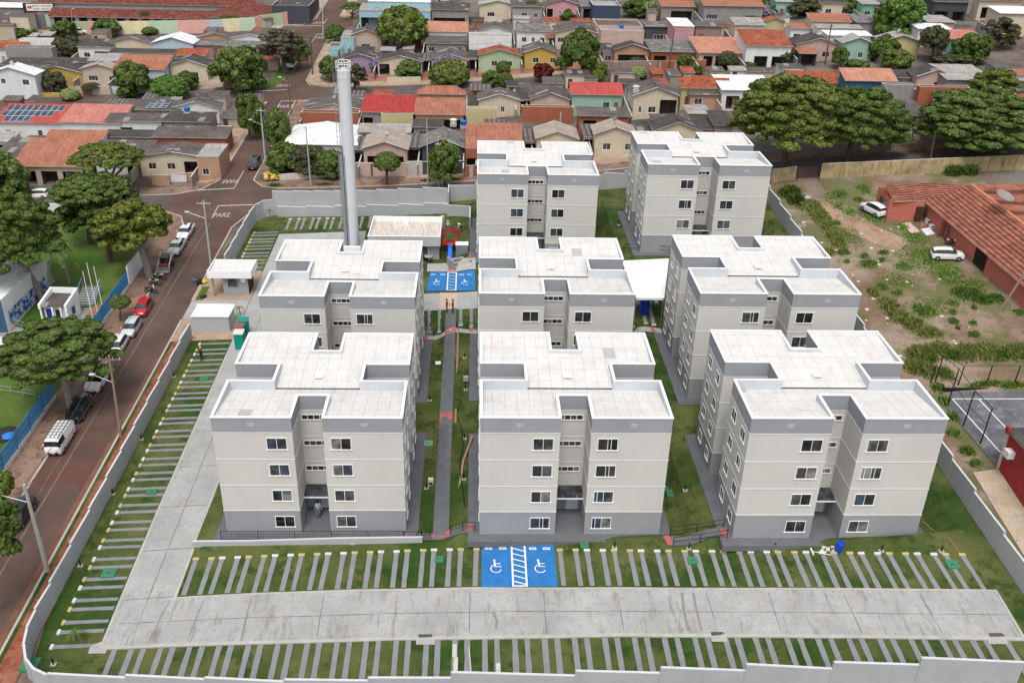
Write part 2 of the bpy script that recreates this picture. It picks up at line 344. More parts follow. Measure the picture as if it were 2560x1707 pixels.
# ---- concrete driveway of the condominium
def joints(name, segs, wd=.055, off=.095):
    mb = MB()
    for a, b in segs:
        a, b = Vector((a[0], a[1], 0)), Vector((b[0], b[1], 0)); n = max(2, int((b-a).length/1.2)); d = (b-a).normalized(); q = Vector((-d.y, d.x, 0))*wd/2
        r = rng(str(a)); pr = None
        for i in range(n+1):
            p = a+(b-a)*(i/n); z = gt(p.x, p.y)+off; ww = .55+r.random()*1.1
            cur = [(p.x+q.x*ww, p.y+q.y*ww, z), (p.x-q.x*ww, p.y-q.y*ww, z)]
            if pr: mb.poly([pr[0], pr[1], cur[1], cur[0]], JOINT)
            pr = cur
    o = mb.build(name); o['kind'] = 'structure'; return o
topL = [T(0,3,1610,790), T(1,3,0,752), T(1,3,900,720), T(1,3,2000,700), T(2,3,1000,700), T(3,3,0,706), T(3,3,1000,712), T(3,3,2090,722)]
botL = [T(3,3,2350,1165), T(3,3,1000,1145), T(3,3,0,1135), T(2,3,1000,1128), T(1,3,2300,1148), T(1,3,1300,1160), T(1,3,0,1198), T(0,3,1600,1222), T(0,3,925,1255)]
drive = V2(*topL)+V2(*botL)+[(-29.7, 72), (-29.6, 122), (-25.0, 122), (-24.6, 134.5), (-24.8, 100), (-25.0, 72)]
dpoly = V2(*topL)+V2(*botL)+[(-29.7, 72), (-29.6, 134.9), (-16.5, 134.9), (-16.5, 114.2), (0.3, 113.4), (0.3, 108.9), (-24.8, 109.8), (-24.9, 90), (-25.0, 72)]
drape('driveway', dpoly, .085, SLAB)
mid = [T(0,3,1090,1025), T(0,3,1640,1000), T(1,3,0,968), T(1,3,1260,930), T(1,3,2350,912), T(2,3,1000,910), T(3,3,0,918), T(3,3,1200,935), T(3,3,2200,940)]
segs = list(zip(V2(*mid)[:-1], V2(*mid)[1:]))
for a, b in (((0,3,1870,810),(0,3,1720,1180)), ((0,3,2310,785),(0,3,2215,1160)), ((1,3,625,760),(1,3,560,1140)), ((1,3,1295,745),(1,3,1262,1120)), ((1,3,1965,730),(1,3,1958,1105)), ((2,3,290,735),(2,3,318,1100)), ((2,3,965,745),(2,3,1028,1095)), ((2,3,1780,735),(2,3,1860,1000)), ((3,3,0,735),(3,3,120,1100)), ((3,3,690,750),(3,3,860,1105)), ((3,3,1395,760),(3,3,1595,1105))):
    segs.append((V2(T(*a))[0], V2(T(*b))[0]))
segs += [((-27.3, 57.5), (-27.3, 122)), ((-25.9, 56.3), (-25.4, 61)), ((-29.4, 61.2), (-25.2, 61.4)), ((-29.4, 67.0), (-25.1, 67.2)), ((-29.5, 72.9), (-25.2, 73)), ((-29.5, 79), (-25.1, 79)), ((-29.5, 85), (-25.1, 85))]
joints('driveway_joints', segs)
drape('driveway_stains', V2(T(2,3,1545,740), T(2,3,1575,740), T(2,3,1590,900), T(2,3,1630,1090), T(2,3,1610,1090), T(2,3,1560,900)), .092, paint((.22, .215, .2), .9, .2, 3))
drape('driveway_stains', V2(T(2,3,1650,740), T(2,3,1675,740), T(2,3,1700,880), T(2,3,1750,1090), T(2,3,1730,1090), T(2,3,1680,900)), .092, paint((.22, .215, .2), .9, .2, 3))
drape('driveway_stains', V2(T(1,3,2160,920), T(1,3,2195,915), T(1,3,2225,1010), T(1,3,2215,1080), T(1,3,2190,1075), T(1,3,2200,1000)), .092, paint((.22, .215, .2), .9, .2, 3))
def kerbline(name, pts, wd=.28, h=.12, m=KERBW, off=0):
    mb = MB(); pp = []
    for a, b in zip(pts[:-1], pts[1:]):
        a, b = Vector((a[0], a[1], 0)), Vector((b[0], b[1], 0)); n = max(1, int((b-a).length/1.6))
        for i in range(n): pp.append(a+(b-a)*(i/n))
    pp.append(Vector((pts[-1][0], pts[-1][1], 0))); pr = None
    for i, p in enumerate(pp):
        d = ((pp[min(i+1, len(pp)-1)]-pp[max(i-1, 0)])).normalized(); q = Vector((-d.y, d.x, 0))*wd/2; z = gt(p.x, p.y)
        cur = [(p.x+q.x, p.y+q.y, z-.1), (p.x+q.x, p.y+q.y, z+h+off), (p.x-q.x, p.y-q.y, z+h+off), (p.x-q.x, p.y-q.y, z-.1)]
        if pr:
            for j in range(3): mb.poly([pr[j], pr[j+1], cur[j+1], cur[j]], m)
        pr = cur
    o = mb.build(name); o['kind'] = 'structure'; return o
kerbline('kerb', [(-29.6, 104), (-29.7, 72)]+V2(T(0,3,930,1240)), .22)
kerbline('kerb', [(-25.0, 80), (-25.0, 72)]+V2(*topL)+V2(T(3,3,2350,1160)), .22)
kerbline('kerb', V2(T(0,3,925,1250))+V2(*botL[::-1][1:]), .34)
kerbline('kerb', [(-37.4, 20), (-37.4, 109.4)], .22); kerbline('kerb', [(-37.4, 114.4), (-37.4, 138), (-36.0, 142.5), (-34.2, 145.4), (-32, 146.7)], .22, m=KERB)
kerbline('kerb', [(-43.6, 30), (-43.6, 110), (-44.6, 138), (-46.5, 143), (-50, 145.6), (-80, 146)], .2, m=KERB)
kerbline('kerb', [(-38.2, 202), (-38, 157.5), (-36, 154.4), (-33, 153.2), (0, 152.2), (25, 150.4), (50, 147)], .22, m=KERB)
kerbline('kerb', [(-44.2, 202), (-44, 158), (-46, 154), (-50, 152.3), (-120, 152.6)], .22, m=KERB)
kerbline('kerb', [(-38.6, 262), (-38.3, 217), (-37, 213.5), (-33, 211.6), (0, 210), (60, 205.6)], .22, m=KERB)
kerbline('kerb', [(-100, 271.8), (-48, 271), (-45, 278), (-45.2, 330)], .22, m=KERBW)
# drain aprons
for a in ((1,3,1470,1160,1640,1220), (2,3,1820,1140,1965,1192), (3,3,2010,1150,2190,1215)):
    i, j, x0, y0, x1, y1 = a
    drape('drain_apron', V2(T(i,j,x0,y0), T(i,j,x1,y0), T(i,j,x1+(8 if i > 1 else 0),y1), T(i,j,x0+(12 if i > 1 else 0),y1)), .12, CONC)
    p = T(i, j, (x0+x1)/2, y0-22); o = MB().box(-.55, .55, -.16, .16, -.1, .135, paint((.09, .085, .08), .9, .3)).build('drain_grate'); o.location = (p.x, p.y, gz(p.x, p.y)); tag(o, 'dark iron drain grate on the driveway, %s one along its lower kerb' % ('left' if i == 1 else 'middle' if i == 2 else 'right'), 'drain grate', 'drain grates in the driveway')
drape('drain_apron', V2(T(0,3,830,1235), T(0,3,930,1190), T(0,3,990,1250), T(0,3,970,1300), T(0,3,808,1300)), .11, CONC)
# ---- parking strips
YEL = paint((.55, .45, .18), .7, .08); PLW = paint((.7, .7, .69), .6, .04); INK = paint((.05, .05, .05), .8, .1)
def strip(a, b, wd, plate, label, group, cat='parking strip'):
    """a = plate end, b = driveway end; wheel strip laid on the slope"""
    d = Vector((b[0]-a[0], b[1]-a[1], 0)); ln = d.length; ang = atan2(d.y, d.x)
    za, zb = gt(a[0], a[1]), gt(b[0], b[1])
    o = root('wheel_strip', label, cat, (a[0], a[1], za), ang, group)
    n = 5; mb = MB(); r = rng(label); jit = [(r.random()-.5)*.05 for _ in range(n+1)]
    dd = d.normalized()
    def z(t): return gt(a[0]+dd.x*t, a[1]+dd.y*t)-za
    for i in range(n):
        t0, t1 = ln*i/n, ln*(i+1)/n; z0, z1 = z(t0)+.09, z(t1)+.09; h0, h1 = wd/2+jit[i], wd/2+jit[i+1]
        mb.poly([(t0, -h0, z0), (t1, -h1, z1), (t1, h1, z1), (t0, h0, z0)], STRIP)
        for sgn in (-1, 1):
            q = [(t0, sgn*h0, z0-.2), (t1, sgn*h1, z1-.2), (t1, sgn*h1, z1), (t0, sgn*h0, z0)]; mb.poly(q if sgn < 0 else q[::-1], STRIP)
    mb.poly([(0, -wd/2, -.1), (0, -wd/2, .09), (0, wd/2, .09), (0, wd/2, -.1)][::-1], STRIP)
    mb.build('strip', o)
    if plate:
        pm = MB(); pm.box(-.24, .0, -wd/2-.06, wd/2+.06, -.05, .16, YEL if plate == 'Y' else PLW)
        for q in (-.15, -.06, .07, .15): pm.box(-.165, -.125, q-.03, q+.03, .16, .165, INK)
        pm.build('number_plate', o)
    return o
def lerp(a, b, t): return a+(b-a)*t
CN = {'Y': 'yellow', 'W': 'white'}
def ordn(i): return '%d%s' % (i, 'th' if 10 < i % 100 < 14 else {1: 'st', 2: 'nd', 3: 'rd'}.get(i % 10, 'th'))
# front row, left of the blue bays
fx = [(0,1798,440),(0,1940,438),(0,2040,432),(0,2181,427),(0,2283,422)]+[(1,x,y) for x,y in ((75,416),(175,410),(317,405),(418,402),(560,397),(662,393),(803,389),(905,384),(1047,380),(1147,376),(1290,373),(1390,366),(1534,362),(1634,358),(1778,356),(1879,354),(2023,351))]
bot = [(0,1685,765),(0,1833,758),(0,1932,752),(0,2085,745),(0,2185,742)]+[(1,x,y) for x,y in ((-20,740),(88,732),(237,726),(340,722),(490,717),(592,712),(745,710),(850,706),(1000,702),(1102,700),(1252,696),(1355,694),(1505,690),(1610,688),(1757,685),(1862,684),(2010,681))]
cols = 'YYWWYYWWYYWWYYWWYYWWYY'; cols = 'YYWWYYWWYYWWYYWWYYWWYY'
cols = ['Y','Y','W','W','Y','Y','W','W','Y','Y','W','W','Y','Y','W','W','Y','Y','W','W','Y','Y']
for i, (a, b) in enumerate(zip(fx, bot)):
    p, q = T(a[0], 3, a[1], a[2]), T(b[0], 3, b[1], b[2]); c = cols[i]
    strip((p.x, p.y), (q.x, q.y), .42, c, 'wheel strip with %s plate, %s left of the big blue bays, upper row' % (CN[c], ordn(len(fx)-i)), 'wheel strips above the driveway, left of the blue bays')
gx = [(2,x,y) for x,y in ((440,358),(584,358),(688,360),(834,362),(937,362),(1083,364),(1185,366),(1333,368),(1437,368),(1585,370),(1688,370),(1837,371),(1940,371),(2088,374),(2192,376),(2340,378))]+[(3,x,y) for x,y in ((93,378),(243,380),(350,380),(498,382),(603,384),(752,387),(858,389),(1007,391),(1115,392),(1265,394),(1373,395),(1525,397),(1632,399),(1784,401))]
bx = [(2,x,y) for x,y in ((475,678),(632,678),(738,678),(888,678),(995,678),(1150,679),(1257,679),(1412,680),(1520,680),(1673,681),(1782,681),(1935,682),(2042,684),(2195,686),(2305,688))]+[(3,x,y) for x,y in ((0,686),(112,690),(220,690),(375,690),(487,690),(640,700),(750,698),(912,700),(1020,700),(1177,702),(1287,704),(1450,706),(1560,708),(1720,709),(1828,711))]
bx += [(3,1985,713)]
bx = bx[:15]+bx[16:]
cg = 'YYWWYYWWYYWWYYWWYYWWYYWWYYWWYY'
for i, (a, b) in enumerate(zip(gx, bx)):
    p, q = T(a[0], 3, a[1], a[2]), T(b[0], 3, b[1], b[2]); c = cg[i]
    strip((p.x, p.y), (q.x, q.y), .42, c, 'wheel strip with %s plate, %s right of the big blue bays, upper row' % (CN[c], ordn(i+1)), 'wheel strips above the driveway, right of the blue bays')
# row below the driveway (plates hidden by the wall)
tx = [(0,x,y) for x,y in ((1055,1262),(1210,1258),(1320,1255),(1480,1248),(1590,1244),(1745,1236),(1860,1232),(2015,1226),(2125,1222),(2285,1216))]+[(1,x,y) for x,y in ((45,1212),(205,1208),(318,1205),(475,1200),(585,1197),(747,1192),(860,1190),(1015,1184),(1127,1182),(1290,1178),(1400,1176),(1565,1190),(1670,1172),(1828,1166),(1940,1164),(2100,1162),(2210,1162))]+[(2,x,y) for x,y in ((25,1158),(138,1158),(298,1157),(413,1157),(573,1156),(685,1156),(850,1154),(962,1154),(1122,1153),(1235,1153),(1397,1153),(1512,1153),(1675,1152),(1790,1152),(1955,1152),(2065,1152),(2230,1152),(2345,1154))]+[(3,x,y) for x,y in ((170,1156),(290,1156),(453,1156),(572,1158),(738,1158),(853,1160),(1020,1160),(1138,1162),(1305,1163),(1425,1163),(1590,1165),(1705,1166),(1870,1168),(1990,1170),(2180,1172))]
for i, a in enumerate(tx):
    p = T(a[0], 3, a[1], a[2]); q = (p.x+.02, p.y-4.6)
    strip((p.x, p.y), q, .44, None, 'grey wheel strip in the grass below the driveway, %s from the left' % ordn(i+1), 'wheel strips below the driveway')
# left column and its continuation behind the gatehouse
ly = [56.5,58.0,59.0,60.4,61.4,62.8,63.8,65.2,66.2,67.7,68.6,70.0,71.0,72.4,73.4,74.8,75.8,77.2,78.2,79.5,80.5,81.9,82.8,84.2,85.2,86.6,87.5,89.0,89.9,91.3,92.3,93.6,94.6,96.0,97.0,98.3,99.3,100.7,101.7,103.1]
lc = 'WWYYWWYYWWYYWWYYWWYYWWYYWWYYWWYYWWYYWWYWWW'
for i, y in enumerate(ly):
    strip((-33.4, y), (-29.85, y), .36, lc[i], 'wheel strip with %s plate, %s from the bottom beside the street wall' % (CN[lc[i]], ordn(i+1)), 'wheel strips along the street wall')
for i in range(14):
    y = 122.7+[0, 1.0, 2.4, 3.4][i % 4]+4.8*(i//4)
    if y > 136.5: break
    strip((-33.4, y), (-29.85, y), .36, 'WWYY'[i % 4], 'wheel strip with %s plate, %s beyond the gatehouse' % (CN['WWYY'[i % 4]], ordn(i+1)), 'wheel strips beyond the gatehouse')
for i, (x, y, c) in enumerate(((315,452,'W'),(395,450,'W'),(447,449,'Y'),(527,448,'Y'),(580,446,'W'),(657,444,'W'),(712,443,'Y'),(790,441,'Y'),(978,438,'Y'),(1055,436,'Y'),(1713,425,'W'))):
    p = T(1, 1, x, y); strip((p.x, p.y), (p.x-.0, p.y-3.9), .4, c, 'wheel strip with %s plate, %s from left below the back retaining wall' % (CN[c], ordn(i+1)), 'wheel strips below the back retaining wall')
for i, (x, c) in enumerate(((1590,'Y'),(1685,'W'),(1880,'W'),(1977,'W'))):
    p, q = T(1,1,x,1412), T(1,1,x,1272); strip((p.x, p.y), (q.x, q.y), .42, c, 'grey wheel strip beside the central path, %s from the left of four' % ordn(i+1), 'wheel strips beside the central path')
for i, (x, c) in enumerate(((1125,'Y'),(1228,'Y'),(1302,'W'))):
    p, q = T(2,1,x,1392), T(2,1,x-55,1215); strip((p.x, p.y), (q.x, q.y+2), .42, c, 'grey wheel strip with %s plate in front of the white tent, %s from the left' % (CN[c], ordn(i+1)), 'wheel strips in front of the tent')
# blue accessible bays
def chair_symbol(mb, cx, cy, s, z, m):
    def seg(a, b, wd=.09):
        a, b = Vector((a[0], a[1], 0)), Vector((b[0], b[1], 0)); d = (b-a).normalized(); q = Vector((-d.y, d.x, 0))*wd/2*s; a -= d*.03*s; b += d*.03*s
        mb.poly([(cx+a.x*s-q.x, cy+a.y*s-q.y, z(cx, cy+a.y*s)), (cx+b.x*s-q.x, cy+b.y*s-q.y, z(cx, cy+b.y*s)), (cx+b.x*s+q.x, cy+b.y*s+q.y, z(cx, cy+b.y*s)), (cx+a.x*s+q.x, cy+a.y*s+q.y, z(cx, cy+a.y*s))], m)
    mb.poly([(cx+(-.18+.1*cos(t))*s, cy+(.78+.1*sin(t))*s, z(cx, cy+.78*s)) for t in [2*pi*i/10 for i in range(10)]], m)
    seg((-.17, .66), (-.12, .12), .13); seg((-.14, .42), (.25, .42)); seg((-.12, .12), (.33, .12)); seg((.33, .12), (.52, -.35)); seg((.52, -.35), (.7, -.27))
    prev = None
    for i in range(13):
        t = radians(120+i*19); q = (-.05+.4*cos(t), -.1+.4*sin(t))
        if prev: seg(prev, q, .08)
        prev = q
def bays(name, pts4, x1, x2, plates, sym, lab):
    c = [T(*a) for a in pts4]  # TL TR BR BL
    base = drape('painted_bay', V2(*c), .10, BLUEP); 
    tag(base, None, None)
    mb = MB(); z = lambda x, y: gt(x, y)+.125
    ty, by = c[0].y, c[3].y
    def q(x, t):  # t 0 top .. 1 bottom
        s = (x-c[0].x)/(c[1].x-c[0].x); return (x, lerp(lerp(c[0].y, c[1].y, s), lerp(c[3].y, c[2].y, s), t))
    def band(a, b, wd):
        a, b = Vector((*a, 0)), Vector((*b, 0)); d = (b-a).normalized(); e = Vector((-d.y, d.x, 0))*wd/2; n = 4
        for i in range(n):
            p, r = a+(b-a)*(i/n), a+(b-a)*((i+1)/n)
            mb.poly([(p.x-e.x, p.y-e.y, z(p.x, p.y)), (r.x-e.x, r.y-e.y, z(r.x, r.y)), (r.x+e.x, r.y+e.y, z(r.x, r.y)), (p.x+e.x, p.y+e.y, z(p.x, p.y))], PLW)
    band(q(x1, .0), q(x1, 1), .16); band(q(x2, 0), q(x2, 1), .16); band(q(x1, .015), q(x2, .015), .16); band(q(x1, .985), q(x2, .985), .16)
    nb_ = 8 if name == 'a' else 6
    for i in range(nb_): band(q(x1, i/nb_), q(x2, .08+i/nb_), .13 if name == 'a' else .1)
    for p in plates: 
        c0 = q(p, .14); zz = z(*c0); mb.box(c0[0]-.32, c0[0]+.32, c0[1]-.14, c0[1]+.14, zz, zz+.02, PLW)
        for e in (-.17, 0, .14): mb.box(c0[0]+e-.05, c0[0]+e+.06, c0[1]-.05, c0[1]+.04, zz+.02, zz+.025, INK)
    for s in sym: c0 = q(s, .58); chair_symbol(mb, c0[0], c0[1], 1.15, z, PLW)
    o = mb.build('bay_marking'); o['kind'] = 'structure'
bays('a', ((1,3,2070,282),(2,3,385,287),(2,3,420,685),(1,3,2070,690)), 3.35, 4.5, (1.3, 2.55, 5.2, 6.4), (2.0, 5.8), '')
bays('b', ((1,1,1600,935),(1,1,2010,940),(1,1,2015,1105),(1,1,1562,1108)), -3.75, -2.6, (-5.8, -4.5, -1.9, -.75), (-5.1, -1.3), '')
drape('crossing', V2(T(1,1,1690,1125), T(1,1,1845,1125), T(1,1,1840,1272), T(1,1,1682,1278)), .11, paint((.5, .38, .28), .8, .05))
# central path with its red tactile patches
PW = [(-3.75, 109.4), (-2.45, 109.4), (-2.3, 72), (-2.25, 67.2), (-3.7, 67.2), (-3.75, 72)]
drape('footpath', PW, .11, PATH)
for a, b in (((1,1,1730,1443), (1,1,1826,1480)), ((1,2,1700,660), (1,2,1795,722))):
    p, q = T(*a), T(*b); o = drape('tactile_paving', [(-3.7, q.y), (-2.35, q.y), (-2.4, p.y), (-3.72, p.y)], .13, RED)
drape('tactile_paving', [(-4.0, 67.3), (-2.1, 67.3), (-2.1, 67.9), (-2.6, 67.9), (-2.6, 67.55), (-3.5, 67.55), (-3.5, 67.9), (-4.0, 67.9)][::1], .135, RED)
for x in (-6.45, -.55): drape('tactile_paving', [(x, 67.2), (x+.4, 67.2), (x+.4, 68.2), (x, 68.2)], .14, RED)
drape('footpath', [(-6.4, 67.2), (.5, 66.9), (.5, 68.0), (-6.4, 68.2)], .12, PATH)
drape('footpath', [(-6.6, 103.8), (.3, 103.0), (.3, 104.0), (-6.6, 104.8)], .12, CONC)
for x in (-6.3, -.7): drape('tactile_paving', [(x, 103.6), (x+.45, 103.6), (x+.45, 104.6), (x, 104.6)], .14, RED)
drape('footpath', V2(T(2,3,1370,225), T(2,3,1960,215), T(2,3,1975,300), T(2,3,1440,310)), .12, PATH)
for x in (1440, 1945): p = T(2,3,x,262); drape('tactile_paving', [(p.x-.25, p.y-.55), (p.x+.25, p.y-.55), (p.x+.1, p.y+.6), (p.x-.35, p.y+.6)], .14, RED)
drape('footpath', V2(T(2,1,1120,1425), T(2,1,1365,1425), T(2,1,1380,1475), T(2,1,1120,1475)), .12, CONC)
for x in (1120, 1300): p = T(2,1,x,1455); drape('tactile_paving', [(p.x-.25, p.y-.5), (p.x+.25, p.y-.5), (p.x+.1, p.y+.6), (p.x-.35, p.y+.6)], .14, RED)
drape('footpath', [(-6.7, 120.1), (0, 119), (0, 122), (-6.7, 122.5)], .11, CONC)
drape('tactile_paving', V2(T(1,1,1765,850), T(1,1,1838,850), T(1,1,1838,925), T(1,1,1765,925)), .14, RED)
drape('tactile_paving', V2(T(1,1,1955,785), T(1,1,1970,785), T(1,1,1968,855), T(1,1,1952,855)), .14, RED)
# ---------------------------------------------------------------- apartment blocks
FH, S0, S1, TOP = 2.75, 2.584, 10.834, 12.395
XL, XR, IL, IR = 6.74, 9.35, 4.03, 12.08; D1, D2, D3, D4 = 3.66, 6.27, 9.3, 11.95
OUT = [(0,0),(XL,0),(XL,D1),(XR,D1),(XR,0),(BW,0),(BW,D2),(IR,D2),(IR,D3),(BW,D3),(BW,BD),(XR,BD),(XR,D4),(XL,D4),(XL,BD),(0,BD),(0,D3),(IL,D3),(IL,D2),(0,D2)]
def inset(poly, d):
    n = len(poly); r = []
    for i in range(n):
        a, b, c = Vector(poly[i-1]), Vector(poly[i]), Vector(poly[(i+1) % n]); e, f = (b-a).normalized(), (c-b).normalized()
        r.append((b.x-e.y*d-f.y*d, b.y+e.x*d+f.x*d))
    return r
def sheetmat():
    m, n, b = nodes('roof_sheets'); uv = N(n, 'ShaderNodeUVMap').outputs[0]; p = pos(n)
    c = ramp(n, noise(n, p, .3, 6, .7), [(.35, (.595, .58, .56)), (.65, (.66, .645, .625))])
    c = mix(n, ramp(n, noise(n, p, .45, 7, .8), [(.52, (0, 0, 0)), (.7, (.55,)*3)]), c, (.48, .375, .31))
    fl = N(n, 'ShaderNodeVectorMath', operation='FLOOR'); dv = N(n, 'ShaderNodeVectorMath', operation='DIVIDE'); ad = N(n, 'ShaderNodeVectorMath', operation='ADD')
    L(n, uv, dv.inputs[0]); dv.inputs[1].default_value = (1.06, 1.83, 1); L(n, dv.outputs[0], fl.inputs[0])
    oi = N(n, 'ShaderNodeObjectInfo'); L(n, fl.outputs[0], ad.inputs[0]); L(n, oi.outputs['Location'], ad.inputs[1])
    wn = N(n, 'ShaderNodeTexWhiteNoise', noise_dimensions='3D'); L(n, ad.outputs[0], wn.inputs[0])
    c = mix(n, math_(n, 'GREATER_THAN', wn.outputs[0], .988), c, (.42, .41, .40))
    c = mix(n, .35, c, ramp(n, wn.outputs[0], [(0, (.93,)*3), (1, (1.06,)*3)]), 'MULTIPLY')
    jl = math_(n, 'MAXIMUM', uvlines(n, uv, 0, 1.06, .035), uvlines(n, uv, 1, 1.83, .04)); c = mix(n, math_(n, 'MULTIPLY', jl, .6), c, (.25, .23, .22))
    L(n, c, b.inputs['Base Color']); b.inputs['Roughness'].default_value = .75; return m
SHEET = sheetmat()
def block(i, label):
    bx, by, bz = BLK[i]
    r = root('apartment_block', label, 'apartment block', (bx, by, bz), 0, 'identical grey and beige apartment blocks')
    mb = MB(); n = len(OUT)
    for a, b in zip(OUT, OUT[1:]+OUT[:1]):
        for z0, z1, m in ((-1.2, S0, GGREY), (S0, S1, BEIGE), (S1, TOP-.06, PGREY)):
            if a == (XL, D1) and b == (XR, D1) and z1 == S0: continue
            mb.poly([(a[0], a[1], z0), (b[0], b[1], z0), (b[0], b[1], z1), (a[0], a[1], z1)], m)
    # recessed ground-floor porch
    mb.poly([(XL, D1, -1.2), (XR, D1, -1.2), (XR, D1, S0), (XL, D1, S0)], GGREY)
    mb.build('wall', r)
    st = MB(); CW = paint((.62, .615, .60), .7, .04)
    for z in (S0, S0+FH, S0+2*FH, S1):
        o2 = inset(OUT, -.03)
        for a, b, c, d in zip(o2, o2[1:]+o2[:1], OUT, OUT[1:]+OUT[:1]):
            st.poly([(a[0], a[1], z-.045), (b[0], b[1], z-.045), (b[0], b[1], z+.045), (a[0], a[1], z+.045)], CW)
            st.poly([(a[0], a[1], z+.045), (b[0], b[1], z+.045), (d[0], d[1], z+.045), (c[0], c[1], z+.045)], CW)
    st.build('string_course', r)
    cp_ = MB(); oo, ii = inset(OUT, -.05), inset(OUT, .2)
    for a, b, c, d in zip(oo, oo[1:]+oo[:1], ii, ii[1:]+ii[:1]):
        cp_.poly([(a[0], a[1], TOP), (b[0], b[1], TOP), (d[0], d[1], TOP), (c[0], c[1], TOP)], WHITE)
        cp_.poly([(a[0], a[1], TOP-.09), (b[0], b[1], TOP-.09), (b[0], b[1], TOP), (a[0], a[1], TOP)], WHITE)
        cp_.poly([(d[0], d[1], TOP-1.5), (c[0], c[1], TOP-1.5), (c[0], c[1], TOP), (d[0], d[1], TOP)], paint((.50, .53, .56), .7, .06, .4, stain=.12))
    cp_.build('parapet', r)
    # corrugated roof: two slopes falling to a valley above the side notches
    rf = MB(); nx = 364; yv = 6.35
    def zr(y): return TOP-.16-(.72*(BD-y)/(BD-yv) if y > yv else .86*y/yv)
    def runs(y0, y1):
        ym = (y0+y1)/2; xs = [(0.2, BW-.2)]
        def cut(xs, a, b):
            o = []
            for p, q in xs:
                if b <= p or a >= q: o.append((p, q)); continue
                if p < a: o.append((p, a))
                if q > b: o.append((b, q))
            return o
        if ym < D1: xs = cut(xs, XL-.2, XR+.2)
        if ym > D4: xs = cut(xs, XL-.2, XR+.2)
        if D2 < ym < D3: xs = cut(cut(xs, 0, IL+.2), IR-.2, BW)
        return xs
    ys = [.2, D1+.2, D2-.2, yv-.02, yv+.02, D3+.2, D4-.2, BD-.2]
    ys[3] = D2-.2+.001
    for y0, y1 in ((.2, D1+.2), (D1+.2, D2-.2), (D2-.2, yv), (yv, D3+.2), (D3+.2, D4-.2), (D4-.2, BD-.2)):
        yy = (y0+y1)/2
        xs = [(0.2, BW-.2)]
        if y1 <= D1+.21: xs = [(0.2, XL-.2), (XR+.2, BW-.2)]
        elif y0 >= D4-.21: xs = [(0.2, XL-.2), (XR+.2, BW-.2)]
        elif D2-.21 <= y0 and y1 <= D3+.21: xs = [(IL+.2, IR-.2)]
        up = .13 if y0 >= yv else 0
        for xa, xb in xs:
            st_ = .0443; k0 = int((xb-xa)/st_)
            for j in range(k0+1):
                p0, p1 = xa+j*st_, min(xb, xa+(j+1)*st_)
                if p1 <= p0: continue
                w0, w1 = .026*cos(2*pi*p0/.177), .026*cos(2*pi*p1/.177)
                q = [(p0, y0, zr(y0)+w0+up), (p1, y0, zr(y0)+w1+up), (p1, y1, zr(y1)+w1+up), (p0, y1, zr(y1)+w0+up)]
                rf.poly(q, SHEET)
                if abs(y0-yv) < 1e-6: rf.poly([(p0, y0, zr(y0)-.02), (p1, y0, zr(y0)-.02), q[1], q[0]], DARK)
    rf.build('roof', r)
    ht = MB(); hz = zr(7.9)+.13; ht.box(7.55, 8.3, 7.6, 8.3, hz, hz+.12, OFFW, WHITE); ht.build('roof_hatch', r)
    # windows
    def win(x0, x1, z0, z1, face, off, n=2, sill=True, seed=0):
        """face: unit outward normal key; off: wall coordinate"""
        def pt(a, d, z): return {'f': (a, off-d, z), 'l': (off-d, a, z), 'r': (off+d, a, z)}[face]
        def bx_(mb, a0, a1, d0, d1, z0, z1, m):
            p, q = pt(a0, d0, z0), pt(a1, d1, z1); mb.box(min(p[0], q[0]), max(p[0], q[0]), min(p[1], q[1]), max(p[1], q[1]), z0, z1, m)
        fr = MB(); t = .055
        bx_(fr, x0, x1, 0, .045, z1-t, z1, WHITE); bx_(fr, x0-(.06 if sill else 0), x1+(.06 if sill else 0), 0, .09, z0-.02, z0+t, WHITE)
        wdt = (x1-x0-t*(n+1))/n
        for j in range(n+1): a = x0+j*(wdt+t); bx_(fr, a, a+t*(1 if j in (0, n) else .75), 0, .04, z0+t, z1-t, WHITE)
        o = fr.build('window', r); 
        rr = rng(seed*7919+i*131); sh = 0
        for j in range(n):
            a = x0+t+j*(wdt+t)
            gm = MB(); c = [(.018, .019, .021), (.03, .032, .035), (.05, .055, .06), (.02, .022, .028), (.025, .02, .017), (.11, .11, .105), (.03, .04, .06), (.014, .015, .017)][rr.randrange(8)]
            bx_(gm, a, a+wdt, 0, .015 if rr.random() < .8 else .03, z0+t, z1-t, glassmat(c))
            if n == 2 and rr.random() < .14: bx_(gm, a+wdt*.3, a+wdt*.36, .016, .038, z0+t, z1-t, WHITE)
            gm.build('pane', o)
    sd = 0
    for fl in range(4):
        zt = S0+FH*fl - (.5 if fl else .62)
        for x0 in (4.46, 9.95): sd += 1; win(x0, x0+1.75, zt-1.22, zt, 'f', 0, 2, True, sd)
        for face, off in (('l', 0), ('r', BW)):
            for yc in (1.55, 4.55, 11.0, 14.0): sd += 1; win(yc-.6, yc+.6, zt-1.15, zt, face, off, 2, True, sd)
        if fl: 
            sd += 1; win(XL+.12, XL+2.32, zt-.55+.05, zt+.05, 'f', D1, 4, True, sd)
    # porch canopy and door
    cn = MB(); cn.slab([(XL+.02, 1.9, S0+.02), (XR-.02, 1.9, S0+.02), (XR-.02, D1-.02, S0+.2), (XL+.02, D1-.02, S0+.2)], .03, glassmat((.03, .032, .036)))
    cn.box(XL+.01, XR-.01, 1.84, 1.92, S0-.06, S0+.05, WHITE); 
    for x in (XL+.02, XL+.75, XR-.6, XR-.06): cn.box(x, x+.04, 1.9, D1-.03, S0+.0, S0+.06, METAL)
    cn.build('entrance_canopy', r)
